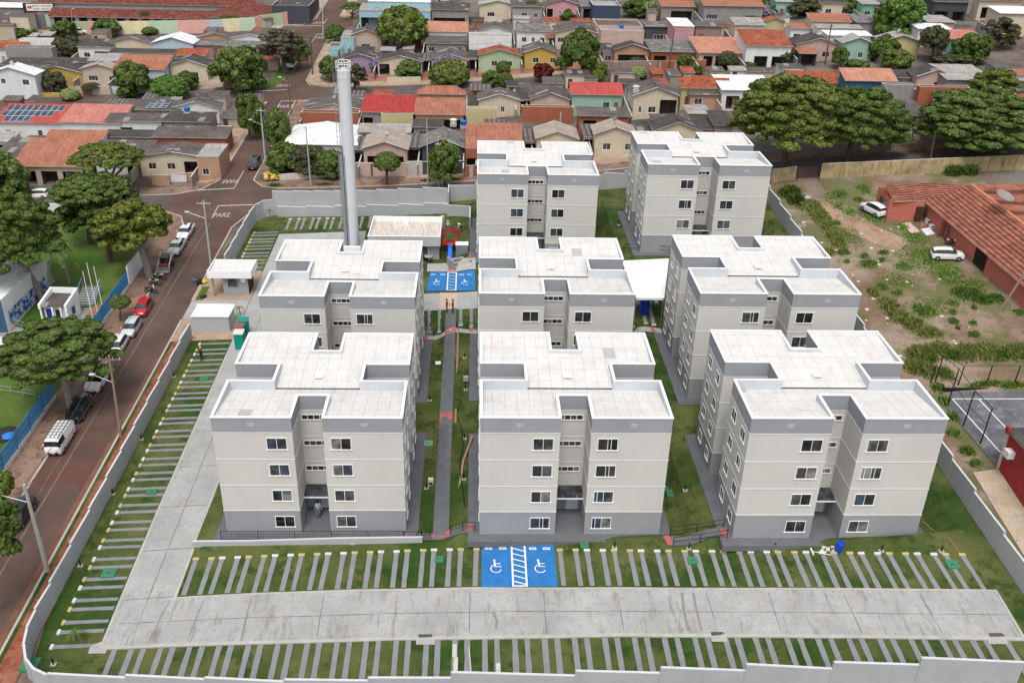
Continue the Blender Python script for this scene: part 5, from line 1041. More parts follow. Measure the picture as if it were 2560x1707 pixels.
def house(label, tl, uL, uR, vF, vB, h, kind, rh, roof, wall, ops=None, ov=.35, cat='house', name='house', back=1.45, extra=None, dz=0.0, shift=0.0, g=None):
    i, j = tl; HN[0] += 1; rr = rng(HN[0]*37)
    A, B = T(i, j, uL, vF, h), T(i, j, uR, vF, h); um = (uL+uR)/2+shift
    yb = T(i, j, um, vB, h+rh).y; y0 = (A.y+B.y)/2; w_ = B.x-A.x; d = yb-y0
    if kind in ('w', 'h'): dr = d; d = d*back
    d = max(d, 1.5); zg = gz((A.x+B.x)/2, y0)+dz
    r = root(name, label, cat, (A.x, y0, zg), 0, g); RECTS.append((A.x, B.x, y0, y0+d, label, h+rh, kind, zg))
    roof = roof if not isinstance(roof, str) else globals()[roof]; wm = W[wall] if isinstance(wall, str) else wall
    x0, x1, f0, f1 = ov, w_-ov, ov*1.2, d-ov*.6; ww = x1-x0
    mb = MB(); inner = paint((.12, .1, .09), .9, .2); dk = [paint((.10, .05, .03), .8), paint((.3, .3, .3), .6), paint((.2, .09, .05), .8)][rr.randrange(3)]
    base = [(o[0], o[1], o[2], *( (o[3], o[4]) if len(o) > 3 else {'w': (1.0, 2.15), 'd': (.02, 2.1), 'k': (.02, min(2.45, h-.15))}[o[0]])) for o in (ops if ops is not None else auto(rr, ww, h))]
    sub = MB(); sub_y = 0
    zf = h-.06
    # front wall with openings, in coordinates moved by (x0, f0)
    fm = MB(); wallface(fm, ww, -1.5, zf, 0, base, wm, dk, GLASS, r, inner)
    for q, m, uv in zip(fm.f, fm.m, fm.uv): mb.poly([(fm.v[t][0]+x0, fm.v[t][1]+f0, fm.v[t][2]) for t in q], m)
    for ch in list(r.children):
        ch.location = (x0, f0, 0)
    zs = lambda y: zf
    L_, R_ = [(x0, f0), (x0, f1)], [(x1, f0), (x1, f1)]
    rs = MB(); th = .09; um_ = paint((.3, .27, .25), .9)
    def UVr(pts, ax):  # ax 0: slope along x, 1: slope along y
        return [(p[1], p[0]) if ax == 0 else (p[0], p[1]) for p in pts]
    def add(pts, ax): rs.slab(pts, th, roof, UVr(pts, ax), FASC)
    if kind == 'g':
        xm = w_/2+shift*0; zt = h+rh
        mb.poly([(x0, f0, zf), (x1, f0, zf), (xm, f0, zt-.12)], wm); mb.poly([(x1, f1, zf), (x0, f1, zf), (xm, f1, zt-.12)], wm)
        mb.poly([(x0, f1, -1.5), (x0, f0, -1.5), (x0, f0, zf), (x0, f1, zf)], wm); mb.poly([(x1, f0, -1.5), (x1, f1, -1.5), (x1, f1, zf), (x1, f0, zf)], wm)
        add([(0, 0, h), (xm, 0, zt), (xm, d, zt), (0, d, h)], 0); add([(xm, 0, zt), (w_, 0, h), (w_, d, h), (xm, d, zt)], 0)
        for s in (0, 1): # barge trim
            a, b = ((0, h) if s == 0 else (w_, h)), (xm, zt); rs.tube((a[0], -.02, a[1]-.03), (b[0], -.02, b[1]-.03), .05, .05, WHITE if rr.random() < .4 else FASC, 4)
        rs.tube((xm, 0, zt+.03), (xm, d, zt+.03), .07, .07, roof, 5)
    elif kind == 'w':
        zt = h+rh; zb = h+rh-(rh/dr)*(d-dr) if dr > 0 else h
        for x, sgn in ((x0, -1), (x1, 1)):
            q = [(x, f0, -1.5), (x, f1, -1.5), (x, f1, zb-.06), (x, dr, zt-.12), (x, f0, zf)]; mb.poly(q if sgn > 0 else q[::-1], wm)
        add([(0, 0, h), (w_, 0, h), (w_, dr, zt), (0, dr, zt)], 1); add([(0, dr, zt), (w_, dr, zt), (w_, d, zb), (0, d, zb)], 1)
        rs.tube((0, dr, zt+.03), (w_, dr, zt+.03), .09, .09, roof, 5)
        for x in (0, w_-.12): # parapet flashing along the slope
            rs.slab([(x, 0, h+.12), (x+.14, 0, h+.12), (x+.14, dr, zt+.12), (x, dr, zt+.12)], .1, OFFW)
    elif kind == 'h':
        zt = h+rh; e = min(dr, w_/2)*.95
        mb.poly([(x0, f1, -1.5), (x0, f0, -1.5), (x0, f0, zf), (x0, f1, zf)], wm); mb.poly([(x1, f0, -1.5), (x1, f1, -1.5), (x1, f1, zf), (x1, f0, zf)], wm)
        add([(0, 0, h), (w_, 0, h), (w_-e, dr, zt), (e, dr, zt)], 1); add([(e, dr, zt), (w_-e, dr, zt), (w_, d, h), (0, d, h)], 1)
        add([(0, 0, h), (e, dr, zt), (0, d, h)], 0); add([(w_, 0, h), (w_, d, h), (w_-e, dr, zt)], 0)
        for a, b in (((0, 0, h), (e, dr, zt)), ((w_, 0, h), (w_-e, dr, zt)), ((e, dr, zt), (w_-e, dr, zt))): rs.tube(a, b, .09, .09, roof, 5)
    else:
        zt = h+rh
        for x, sgn in ((x0, -1), (x1, 1)):
            q = [(x, f0, -1.5), (x, f1, -1.5), (x, f1, zt-.1), (x, f0, zf)]; mb.poly(q if sgn > 0 else q[::-1], wm)
        mb.poly([(x1, f1, -1.5), (x0, f1, -1.5), (x0, f1, zt-.1), (x1, f1, zt-.1)], wm)
        if kind == 'p':
            pt = [(0, 0), (w_, 0), (w_, d), (0, d)]; ip = [(.16, .16), (w_-.16, .16), (w_-.16, d-.16), (.16, d-.16)]
            for a, b, c, e in zip(pt, pt[1:]+pt[:1], ip, ip[1:]+ip[:1]):
                mb.poly([(a[0], a[1], -1.5), (b[0], b[1], -1.5), (b[0], b[1], zt+.3), (a[0], a[1], zt+.3)], wm); mb.poly([(e[0], e[1], h-.3), (c[0], c[1], h-.3), (c[0], c[1], zt+.3), (e[0], e[1], zt+.3)], wm); mb.poly([(a[0], a[1], zt+.3), (b[0], b[1], zt+.3), (e[0], e[1], zt+.3), (c[0], c[1], zt+.3)], OFFW)
            add([(.17, .17, h), (w_-.17, .17, h), (w_-.17, d-.17, zt), (.17, d-.17, zt)], 1)
        else: add([(0, 0, h), (w_, 0, h), (w_, d, zt), (0, d, zt)], 1)
    mb.build('wall', r); rs.build('roof', r)
    if name == 'house' and kind in 'gwsh' and 150 < y0 < 262 and d > 5:
        x = -.3; lw = MB(); y = -3.2; zt = [gz(A.x+x, y0+t)-zg for t in (y, d+1.5)]
        for sx_ in (-.08, .08): q = [(x+sx_, y, zt[0]-.8), (x+sx_, d+1.5, zt[1]-.8), (x+sx_, d+1.5, zt[1]+2.1), (x+sx_, y, zt[0]+2.0)]; lw.poly(q if sx_ > 0 else q[::-1], W['conc'] if HN[0] % 3 else W['tan'])
        lw.poly([(x-.09, y, zt[0]+2.01), (x+.09, y, zt[0]+2.01), (x+.09, d+1.5, zt[1]+2.11), (x-.09, d+1.5, zt[1]+2.11)], OFFW); lw.poly([(x-.08, y, zt[0]-.8), (x+.08, y, zt[0]-.8), (x+.08, y, zt[0]+2), (x-.08, y, zt[0]+2)], W['conc'])
        o = lw.build('lot_wall'); o.location = r.location; tag(o, 'lot wall left of the '+' '.join(label.split()[:11]), 'wall', 'lot walls between the houses')
    return r, w_, d, h
def auto(rr, ww, h):
    o = []; n = max(1, int(ww//3.2))
    for i in range(n):
        a = (i+.18)/n; kd = rr.choice('wwdk' if ww/n > 2.6 else 'wd'); wd = {'w': 1.5, 'd': .9, 'k': 2.4}[kd]/ww
        o.append((kd, a, min(a+wd, (i+.95)/n)))
    return o
H_ = house
A = (0, 0); B_ = (1, 0); C_ = (2, 0); D_ = (3, 0)
# ---- left tile: lower rows
R_A = H_('white gabled house with arched windows at the left edge', A, -140, 310, 690, 562, 5.4, 'g', 1.6, WHR, 'white', [('w', .28, .38, 3.4, 4.5), ('w', .72, .86, 3.2, 4.4)])
H_('yellow walled house with grey gable left of the cream one', A, 300, 735, 662, 548, 3.4, 'g', 1.3, FIBD, 'yellow', [('w', .3, .5)])
H_('dark carport strip between the white and yellow houses', A, 215, 335, 672, 585, 3.2, 's', .5, STRP, 'yellow', [('k', .05, .95)], ov=.1, name='carport', cat='carport')
H_('cream house with pale gable and grilled windows above a garden wall', A, 725, 1070, 640, 535, 3.6, 'g', 1.2, FIBL, 'beige', [('w', .18, .45), ('w', .75, .92)])
H_('pale flat roof behind the cream gable at left', A, 800, 1090, 560, 478, 4.3, 's', .4, FIBL, 'beige')
H_('carport with dark opening beside the cream gabled house', A, 632, 775, 655, 600, 3.2, 's', .3, FIBD, 'tan', [('k', .05, .95)], ov=.1, name='carport', cat='carport')
H_('pale blue house with big orange tile roof and arched window', A, 1030, 1500, 640, 482, 4.2, 's', 1.6, ORA, 'ltblue', [('w', .72, .85), ('w', .9, .97)])
H_('beige house with dark gable right of the orange roof at left', A, 1545, 1900, 605, 480, 3.6, 'g', 1.4, FIBD, 'cream', [('w', .45, .75)])
H_('small orange roof behind the dark gable at left', A, 1612, 1885, 512, 435, 4.0, 's', .9, ORB, 'beige')
H_('long dark flat roof at the far left behind the white gable', A, 0, 455, 600, 518, 3.4, 's', .4, FIBD, 'conc')
H_('dark lean-to roof behind the yellow house', A, 430, 800, 575, 520, 3.3, 's', .4, FIBD, 'conc')
H_('grey blank walled box at the far left', A, 60, 462, 452, 424, 4.4, 'p', .1, FIB, 'conc', [])
H_('white blank walled box behind the grey one at far left', A, 185, 520, 380, 356, 4.4, 'p', .1, FIBL, 'white', [])
H_('rust red roof at the left edge before the school', A, -60, 190, 450, 362, 4.0, 's', .9, ORB, 'white')
H_('white walled house with dark roof right of the olive tree', A, 700, 1010, 432, 342, 3.6, 's', .5, FIBD, 'white', [('w', .15, .35), ('k', .5, .95)])
H_('house with wide grey gable and pale front near the school', A, 985, 1410, 398, 300, 3.6, 'g', 1.4, FIB, 'cream', [('w', .4, .6)])
H_('striped dark lean-to between the school side gables', A, 1350, 1480, 385, 318, 3.2, 's', .5, STRP, 'conc', name='carport', cat='carport')
H_('light blue house with bright white gable roof near the school', A, 1385, 1770, 402, 275, 3.8, 'g', 1.5, WHR, 'ltblue', [('w', .3, .38), ('w', .75, .92)])
H_('brown grey gable house with pink trim near the school wall', A, 1800, 2140, 345, 262, 3.6, 'g', 1.1, FIB, 'orange', [('k', .2, .8)])
H_('patched dark lean-to in front of the pink trimmed gable', A, 1770, 2080, 415, 352, 3.0, 's', .3, FIBS, 'mauve')
H_('patched grey roof with white bars before the brown tree', A, 2050, 2400, 430, 360, 3.0, 's', .3, FIBS, 'conc')
H_('white walled house with grey gable left of the brown tree', A, 2110, 2480, 352, 262, 3.6, 'g', 1.0, FIB, 'white', [])
H_('low brown flat roof with light bars in the left rows', A, 1000, 1620, 490, 438, 3.0, 's', .2, FIBD, 'conc')
# row of roofs below the left middle street
r_, w_, d_, h_ = H_('red roofed house covered with dark solar panels', A, -60, 560, 1130, 935, 3.6, 's', 1.6, SOLR, 'white', [('w', .14, .22), ('d', .62, .68)])
def solar(par, x0, y0, nx, ny, pw, ph, h, sl, cols=None):
    m = glassmat((.02, .03, .055)); 
    for j in range(ny):
        for i in range(nx):
            if cols and not (cols[j][0] <= i < cols[j][1]): continue
            a, b = x0+i*(pw+.08), y0+j*(ph+.1); mb = MB(); z = h+b*sl+.14
            mb.slab([(a, b, z), (a+pw, b, z), (a+pw, b+ph, z+ph*sl), (a, b+ph, z+ph*sl)], .05, PLW)
            mb.slab([(a+.05, b+.05, z+.02+.05*sl), (a+pw-.05, b+.05, z+.02+.05*sl), (a+pw-.05, b+ph-.05, z+.02+(ph-.05)*sl), (a+.05, b+ph-.05, z+.02+(ph-.05)*sl)], .02, m)
            mb.build('solar_panel', par)
solar(r_, .7, .3, 11, 3, 1.14, 2.25, 3.6, 1.6/d_, [(1, 5), (0, 8), (-1, 9)])
H_('wide pink tile roof in the middle of the left block', A, 545, 1095, 1130, 935, 3.6, 's', 1.5, PNK, 'white', [('w', .1, .3)])
r_, w_, d_, h_ = H_('low grey roof with a small tilted solar array', A, 1110, 1650, 1010, 900, 3.4, 's', .5, FIB, 'conc')
solar(r_, w_*.42, .5, 3, 3, 1.25, 1.15, 3.5, .5/d_*1.3)
H_('grey gabled house with white side wall at the left block corner', A, 1590, 2010, 990, 872, 3.4, 'g', 1.3, FIB, 'white', [('w', .3, .5)])
H_('grey roof over a white wall with dark glazed front', A, 965, 1480, 1115, 1030, 3.6, 's', .6, FIB, 'white', [('k', .05, .45, .6, 2.3)])
H_('dark grey roof with a blue tank in the left block', A, 1480, 1925, 1120, 1010, 3.5, 's', .4, FIBD, 'conc')
H_('long grey roof with brick side wall above the street', A, 1390, 2075, 1265, 1145, 3.6, 's', .6, FIB, 'brick', [])
H_('low dark shed roof between the orange and long grey roofs', A, 935, 1410, 1260, 1180, 3.0, 's', .3, FIBD, 'mauve')
H_('narrow bright orange roof behind the big orange one', A, 425, 945, 1270, 1185, 3.9, 's', .8, ORA, 'white')
H_('big orange tile roof with dark veranda at the left', A, 112, 745, 1530, 1245, 3.4, 's', 2.2, ORA, 'beige', [('k', .05, .3), ('k', .38, .62), ('k', .7, .95)])
H_('grey slope roof at the left edge beside the big orange roof', A, -120, 240, 1480, 1235, 3.4, 's', 1.0, FIB, 'conc')
H_('grey roof with a white patch behind the spreading park tree', A, 685, 1320, 1440, 1262, 3.4, 's', .8, FIB, 'white')
H_('cream walled corner house with grey roof and dark garage', A, 1260, 1890, 1440, 1275, 3.4, 'g', .9, FIB, 'cream', [('w', .12, .24), ('w', .4, .53), ('k', .66, .88)])
H_('orange brown walled wing with pale lid roof at the corner', A, 1800, 2005, 1440, 1300, 4.2, 's', .2, FIBL, 'orange', [('w', .2, .5)], ov=.05)
H_('low white roofs at the far left before the grey slope', A, -120, 80, 1300, 1190, 3.2, 's', .4, FIBL, 'white')
# ---- tile 1
H_('light blue sided house with grey gable below the crossing trees', B_, 868, 1160, 320, 218, 4.4, 'g', 1.2, FIB, 'beige', [('w', .3, .6)])
H_('turquoise wing with patched roof beside the grey gable', B_, 775, 900, 350, 265, 4.0, 's', .4, FIBL, 'sky', [], ov=.05)
H_('turquoise garden wall box at the topiary corner', B_, 668, 790, 440, 385, 2.0, 'p', .05, EARTH, 'sky', [], name='garden_wall', cat='wall')
H_('purple walled house with dark gable behind the tower top', B_, 785, 1105, 540, 440, 3.2, 'g', 1.1, FIBD, 'purple', [('w', .3, .5)])
H_('white house with dark garage under a wide grey gable', B_, 1105, 1535, 562, 440, 3.2, 'g', 1.3, FIBD, 'cream', [('k', .03, .26), ('w', .42, .54), ('w', .82, .95)])
H_('pale house with grey gable behind the purple blossom', B_, 1600, 1950, 548, 400, 3.3, 'g', 1.3, FIB, 'cream', [('w', .2, .4), ('d', .7, .8), ('w', .87, .97)])
H_('striped carport strip left of the blossom house', B_, 1530, 1612, 550, 470, 2.8, 's', .3, STRP, 'conc', [('k', .05, .95)], ov=.05, name='carport', cat='carport')
H_('long low grey roof above the round clipped tree', B_, 1550, 1945, 400, 300, 3.0, 's', .3, FIB, 'conc')
H_('flat salmon tile roof right of the big round tree', B_, 1560, 1950, 292, 178, 3.8, 's', 1.0, SAL, 'white', [('w', .1, .3)])
H_('light green house with red gable behind round topiaries', B_, 2030, 2450, 512, 392, 3.4, 'g', 1.4, ORB, 'ltgreen', [('w', .3, .45), ('w', .65, .8)])
H_('long blank carport roof left of the green house', B_, 1950, 2050, 530, 440, 3.0, 's', .2, FIBD, 'conc', [('k', .05, .95)], ov=.05, name='carport', cat='carport')
H_('house with white and orange patched roof near the upper row', B_, 2030, 2360, 285, 180, 3.6, 'g', 1.2, FIB, 'white', [])
H_('long white speckled parapet roof above the green house', B_, 1955, 2350, 350, 300, 3.6, 'p', .1, FIBL, 'white', [])
H_('grey low roof of the corner house behind the tower', B_, 440, 985, 1005, 850, 3.2, 'g', 1.1, FIB, 'cream', [('w', .5, .7)])
H_('house with crimson corrugated roof beside the tower', B_, 960, 1460, 1030, 845, 3.6, 's', 1.2, REDM, 'conc', [('k', .02, .2)])
H_('orange hipped roof behind the flat orange one', B_, 1475, 1930, 865, 782, 3.9, 'h', 1.2, ORA, 'orange')
H_('flat orange roof with notched dark veranda', B_, 1450, 1920, 1052, 872, 3.5, 's', 1.0, ORA, 'orange', [('k', .58, .95)])
H_('cream house with grey gable right of the orange roofs', B_, 2030, 2450, 922, 780, 3.4, 'g', 1.3, FIB, 'cream', [('w', .52, .62)])
H_('dark shed roof strip left of the cream grey gabled house', B_, 1945, 2040, 990, 850, 2.8, 's', .3, FIBD, 'conc', ov=.05)
H_('mustard stained wall box behind the beige gabled house', B_, 1150, 1440, 1062, 1045, 3.2, 'p', .05, FIB, 'ltyellow', [])
H_('brick walled lean-to behind the white roof house', B_, 420, 945, 1052, 1020, 3.0, 'p', .05, FIB, 'brick', [])
H_('mustard wall with pale top right of the orange roofs', B_, 1935, 2210, 1012, 998, 3.4, 'p', .05, FIBL, 'ltyellow', [])
H_('large bright white hipped roof beside the water tower', B_, 250, 930, 1330, 1090, 3.4, 'h', 1.5, WHR, 'white', [('w', .4, .5)], back=1.3)
H_('house with beige gable and brown awning in the front row', B_, 968, 1400, 1368, 1150, 3.8, 'g', 1.3, BEI, 'pink', [('k', .08, .92, .3, 2.4)])
H_('patched grey flat roofs behind the beige gable', B_, 930, 1420, 1215, 1120, 3.2, 's', .3, FIBL, 'conc')
H_('left striped carport of the front row', B_, 900, 1000, 1375, 1230, 3.0, 's', .4, STRP, 'dgrey', [('k', .05, .95)], ov=.05, name='carport', cat='carport')
H_('striped carport before the charcoal gabled house', B_, 1395, 1512, 1350, 1205, 3.0, 's', .4, STRP, 'dgrey', [('k', .05, .95)], ov=.05, name='carport', cat='carport')
H_('charcoal house with streaked black and white gable roof', B_, 1508, 1918, 1352, 1135, 3.6, 'g', 1.5, FIBS, 'dgrey', [('w', .76, .93)])
H_('grey shed roof behind the charcoal house', B_, 1430, 1720, 1168, 1080, 3.0, 's', .3, FIBD, 'conc')
H_('wide orange red roof left of the back middle block', B_, 2038, 2455, 1290, 1110, 4.6, 's', 1.4, ORA, 'brick', [('k', .1, .9)])
H_('orange red lower wing over brick piers', B_, 1922, 2038, 1362, 1118, 4.2, 's', 1.7, ORA, 'brick', [('k', .1, .9)], ov=.05)
# ---- tile 2
H_('yellow house with white topped grey gable and red shrub', C_, 100, 432, 485, 352, 3.3, 'g', 1.3, FIB, 'yellow', [('w', .25, .45), ('w', .8, .97)])
H_('striped carport left of the yellow grey gabled house', C_, 8, 110, 505, 425, 2.8, 's', .3, STRP, 'yellow', [('k', .05, .95)], ov=.05, name='carport', cat='carport')
H_('house with white roof boxes over white walls', C_, 30, 370, 290, 195, 3.6, 's', .4, FIBS, 'white', [('w', .15, .3), ('w', .45, .55), ('w', .7, .85)])
H_('large dark gable right of the white boxed roofs', C_, 380, 800, 300, 168, 3.4, 'g', 1.3, FIB, 'cream', [('w', .05, .2)])
H_('low red and yellow annex before the large dark gable', C_, 300, 485, 345, 315, 2.8, 's', .3, ORB, 'ltyellow')
H_('dark roof right of the tall dark green tree', C_, 740, 840, 475, 385, 3.2, 's', .7, FIBD, 'cream', [('w', .6, .9)])
H_('roofless pale pink yard building with a blue tank', C_, 765, 1215, 255, 162, 3.0, 'p', .05, EARTH, 'pink', [])
H_('long pale pink wall building below the pink yard', C_, 808, 1230, 300, 250, 3.2, 'p', .1, FIBL, 'pink', [])
H_('brown gabled house behind a mauve street wall', C_, 925, 1300, 462, 355, 3.6, 'g', 1.3, FIBD, 'orange', [('k', .1, .9, .2, 2.5)])
H_('dark side roof of the brown gabled house', C_, 830, 945, 465, 375, 3.2, 's', .3, FIBD, 'mauve', ov=.05)
H_('dark awning house with grey roof and metal strip', C_, 1215, 1500, 245, 185, 4.0, 's', .4, FIBS, 'dgrey', [('w', .3, .7)])
H_('tall pale pink box with white metal roof', C_, 1475, 1690, 245, 135, 5.2, 's', .3, WHR, 'rose', [('w', .2, .3), ('w', .45, .6)], ov=.1)
H_('maroon based house with long grey roof in the upper row', C_, 1670, 1960, 240, 182, 4.0, 's', .5, FIB, 'mauve')
H_('white sided house with pale ribbed roof at the upper row', C_, 2030, 2350, 232, 142, 4.4, 's', .8, FIBL, 'cream', [('w', .15, .3)])
H_('big charcoal patched roof above the checkered brick gate', C_, 1260, 1770, 478, 330, 3.4, 's', .7, FIBS, 'brick', [('k', .05, .3)])
H_('salmon roof house with veranda beside the checkered gate', C_, 1690, 2195, 490, 300, 3.2, 's', 1.3, SAL, 'tan', [('k', .1, .3), ('k', .36, .62), ('k', .68, .95)])
H_('big rusty tile roof at the right of the salmon one', C_, 2125, 2615, 425, 238, 4.6, 's', 1.7, ORB, 'white', [('k', .2, .5), ('k', .6, .95)])
H_('pink walled house with grey gable left of the red roof', C_, 155, 560, 918, 745, 3.3, 'g', 1.4, FIB, 'pink', [('w', .5, .7)])
H_('dark shed left of the pink walled gable', C_, 45, 190, 915, 785, 2.8, 's', .4, FIBD, 'conc', [('k', .1, .9)], ov=.05)
H_('mint green house with bright red metal roof', C_, 530, 1050, 870, 740, 3.6, 's', 1.3, REDB, 'mint', [('w', .62, .76), ('d', .85, .93)])
H_('cream house with big grey gable right of the red roof', C_, 1095, 1565, 885, 695, 4.2, 'g', 1.6, FIB, 'cream', [('w', .12, .2), ('w', .34, .52), ('k', .6, .98, .3, 3.4)])
H_('rust orange tile roof right of the big grey gable', C_, 1530, 2045, 812, 700, 3.8, 's', 1.2, ORB, 'ltyellow')
H_('low grey porch roof below the rust orange one', C_, 1610, 2140, 870, 825, 3.0, 's', .2, FIB, 'orange')
H_('large white roof beside the umbrella tree', C_, 1905, 2440, 832, 652, 3.6, 's', .9, WHR, 'white')
H_('grey shed with brick end wall in the front row', C_, 590, 1108, 1065, 965, 3.4, 's', .5, FIB, 'brick')
H_('bare brick walled lot behind the cream gables', C_, 85, 575, 1000, 985, 3.4, 'p', .05, FIB, 'brick', [])
H_('cream gabled house left of the back street post', C_, 205, 632, 1278, 1078, 3.6, 'g', 1.3, BEI, 'cream', [('w', .4, .6)])
H_('striped carport left of the cream gabled house', C_, 115, 240, 1292, 1160, 3.0, 's', .4, STRP, 'mauve', [('k', .05, .95)], ov=.05, name='carport', cat='carport')
H_('cream house with pale grey gable between the back blocks', C_, 738, 1178, 1240, 1058, 3.7, 'g', 1.4, BEI, 'cream', [('w', .2, .4), ('w', .74, .92)])
H_('striped carport beside the cream house between the back blocks', C_, 655, 790, 1255, 1110, 3.0, 's', .4, STRP, 'mauve', [('k', .05, .95)], ov=.05, name='carport', cat='carport')
H_('cream house with brown grey gable behind the back right block', C_, 1290, 1770, 1205, 1018, 3.6, 'g', 1.5, FIBD, 'cream', [('w', .58, .74)])
H_('dark side shed of the brown grey gable', C_, 1150, 1330, 1205, 1090, 2.9, 's', .3, FIBD, 'conc', ov=.05)
H_('dark sheet roofs next to the umbrella tree, left part', C_, 1680, 1905, 1188, 1045, 3.2, 's', .5, FIBD, 'brick')
H_('dark sheet roofs next to the umbrella tree, right part', C_, 1850, 2060, 1150, 985, 3.8, 's', .7, FIBD, 'conc')
H_('pale small roof behind the dark sheet roofs', C_, 1605, 1840, 1045, 945, 3.2, 's', .3, FIBL, 'ltyellow')
# top row of tile 2
H_('grey walled house with pillared porch at the top', C_, -10, 300, 62, -40, 3.8, 's', .6, FIB, 'grey', [('w', .3, .5), ('w', .7, .85)])
H_('pink house with grey gable at the top', C_, 300, 640, 38, -50, 3.8, 'g', 1.2, FIB, 'rose', [('k', .02, .2), ('w', .4, .46), ('w', .52, .58)])
H_('navy walled shop building behind the white van', C_, 740, 1005, 70, -20, 3.8, 'p', .1, FIBL, 'navy', [('w', .2, .55)])
H_('orange roofed garage left of the dark bush at the top', C_, 1355, 1705, 62, -10, 3.6, 's', .8, ORA, 'conc', [('k', .3, .95)])
H_('long orange roof with teal shop front at the top', C_, 1730, 2360, 58, -50, 4.2, 's', 1.2, ORA, 'conc', [('w', .05, .25), ('w', .7, .95)])
H_('patched roof between the pink house and the navy shop', C_, 620, 780, 60, -30, 3.2, 's', .4, FIBS, 'conc')
# ---- tile 3
H_('orange roof house at the upper right with long ridge', D_, 370, 805, 200, 105, 4.2, 's', 1.1, ORA, 'cream')
H_('small rust roof at the left of the upper right block', D_, -60, 190, 200, 130, 4.0, 'g', .8, ORB, 'ltyellow', [])
H_('small orange patio roof beside the long pale wall', D_, 190, 425, 262, 195, 3.4, 's', .5, ORA, 'white')
H_('long pale lean-to right of the orange patio roof', D_, 425, 915, 262, 212, 3.6, 's', .3, FIBL, 'white')
H_('dark slate gable house with pinkish wall and orange porch', D_, 235, 720, 412, 275, 3.6, 'g', 1.3, FIBD, 'pink', [('w', .35, .45), ('w', .6, .78)])
H_('orange porch roof in front of the slate gable', D_, 275, 485, 492, 425, 2.9, 's', .5, ORA, 'dgrey', [('k', .1, .95)])
H_('white roof strip behind the mint green house', D_, 520, 1000, 330, 262, 4.4, 's', .3, WHR, 'white')
H_('mint green house with pale gable roof at the right', D_, 660, 1015, 402, 285, 3.9, 'g', 1.2, FIBL, 'mint', [('w', .55, .72)])
H_('yellow house with pale gable behind the right trees', D_, 1025, 1450, 382, 262, 3.8, 'g', 1.2, FIBL, 'ltyellow', [('d', .5, .6)])
H_('green house with wide pinkish red roof at right', D_, 1590, 2010, 362, 250, 3.9, 's', 1.0, PNK, 'green', [('w', .6, .8)])
H_('patched white and grey sheds left of the big bright tree', D_, 790, 1050, 205, 105, 3.6, 's', .6, FIBS, 'conc')
H_('white roof right of the big bright green tree', D_, 1355, 1720, 270, 190, 3.6, 's', .4, WHR, 'white')
H_('pale roof beside the top right road', D_, 1440, 1760, 205, 108, 3.6, 's', .3, FIBL, 'pink')
H_('rust tile roof house left of the salmon red one', D_, 180, 712, 760, 632, 3.8, 's', 1.3, ORB, 'yellow')
H_('blue walled house with bright salmon red roof', D_, 680, 1232, 745, 606, 4.4, 's', 1.4, SAL, 'blue', [('w', .26, .4), ('w', .58, .68), ('w', .8, .88)])
H_('small dark roof in front of the blue walled house', D_, 860, 1110, 895, 845, 3.0, 's', .3, FIBD, 'cream')
H_('pale grey blank walled box before the blue house', D_, 1050, 1360, 800, 785, 4.4, 'p', .1, FIB, 'conc', [])
H_('dark grey gable house with pinkish wall right of blue house', D_, 1340, 1755, 705, 560, 3.6, 'g', 1.3, FIBD, 'pink', [('k', .5, .9)])
H_('black ribbed lean-to left of the dark gable', D_, 1180, 1350, 715, 620, 3.2, 's', .6, FIBD, 'conc')
H_('large pale grey sloping roof at the right', D_, 1610, 2100, 735, 548, 3.6, 's', 1.0, FIBL, 'conc', [('k', .4, .9)])
H_('mottled brick walled yard building at the right', D_, 1365, 1890, 820, 792, 3.8, 'p', .05, FIB, 'brick', [])
H_('small slate roof before the mottled brick wall', D_, 1570, 1855, 905, 810, 3.6, 's', .6, FIBD, 'white')
H_('grey sloping roof house between the umbrella trees', D_, 1110, 1500, 1062, 885, 4.4, 's', 1.0, FIB, 'pink', [('w', .7, .85)])
H_('grey roof at the right edge beside the far road', D_, 2080, 2500, 640, 530, 3.4, 's', .5, FIB, 'conc')
H_('red roof patch at the right edge behind the trees', D_, 2290, 2560, 990, 830, 4.0, 's', .8, ORB, 'brick')
H_('small orange roof at the right edge', D_, 2270, 2500, 690, 620, 3.6, 's', .6, ORA, 'white')
H_('long cream warehouse with white roof at the top right', D_, 2080, 2700, 130, 30, 4.8, 's', .6, WHR, 'cream')
H_('dark garage building at the top right behind the white car', D_, 1500, 1900, 20, -70, 4.6, 's', .5, FIBD, 'dgrey', [('k', .05, .45), ('k', .6, .95)])
H_('green walled house at the top behind trees', D_, 60, 330, 20, -60, 3.8, 's', .6, FIBL, 'mint')
H_('pale green roofed building at the top center right', D_, 850, 1060, 40, -40, 3.8, 's', .4, FIBL, 'green')
H_('brown roof building along the top right edge', D_, 1900, 2400, 10, -60, 4.0, 's', .7, DRD, 'cream')
H_('dark roof house at the top between trees', D_, 480, 860, 30, -60, 3.6, 's', .6, FIBD, 'cream')
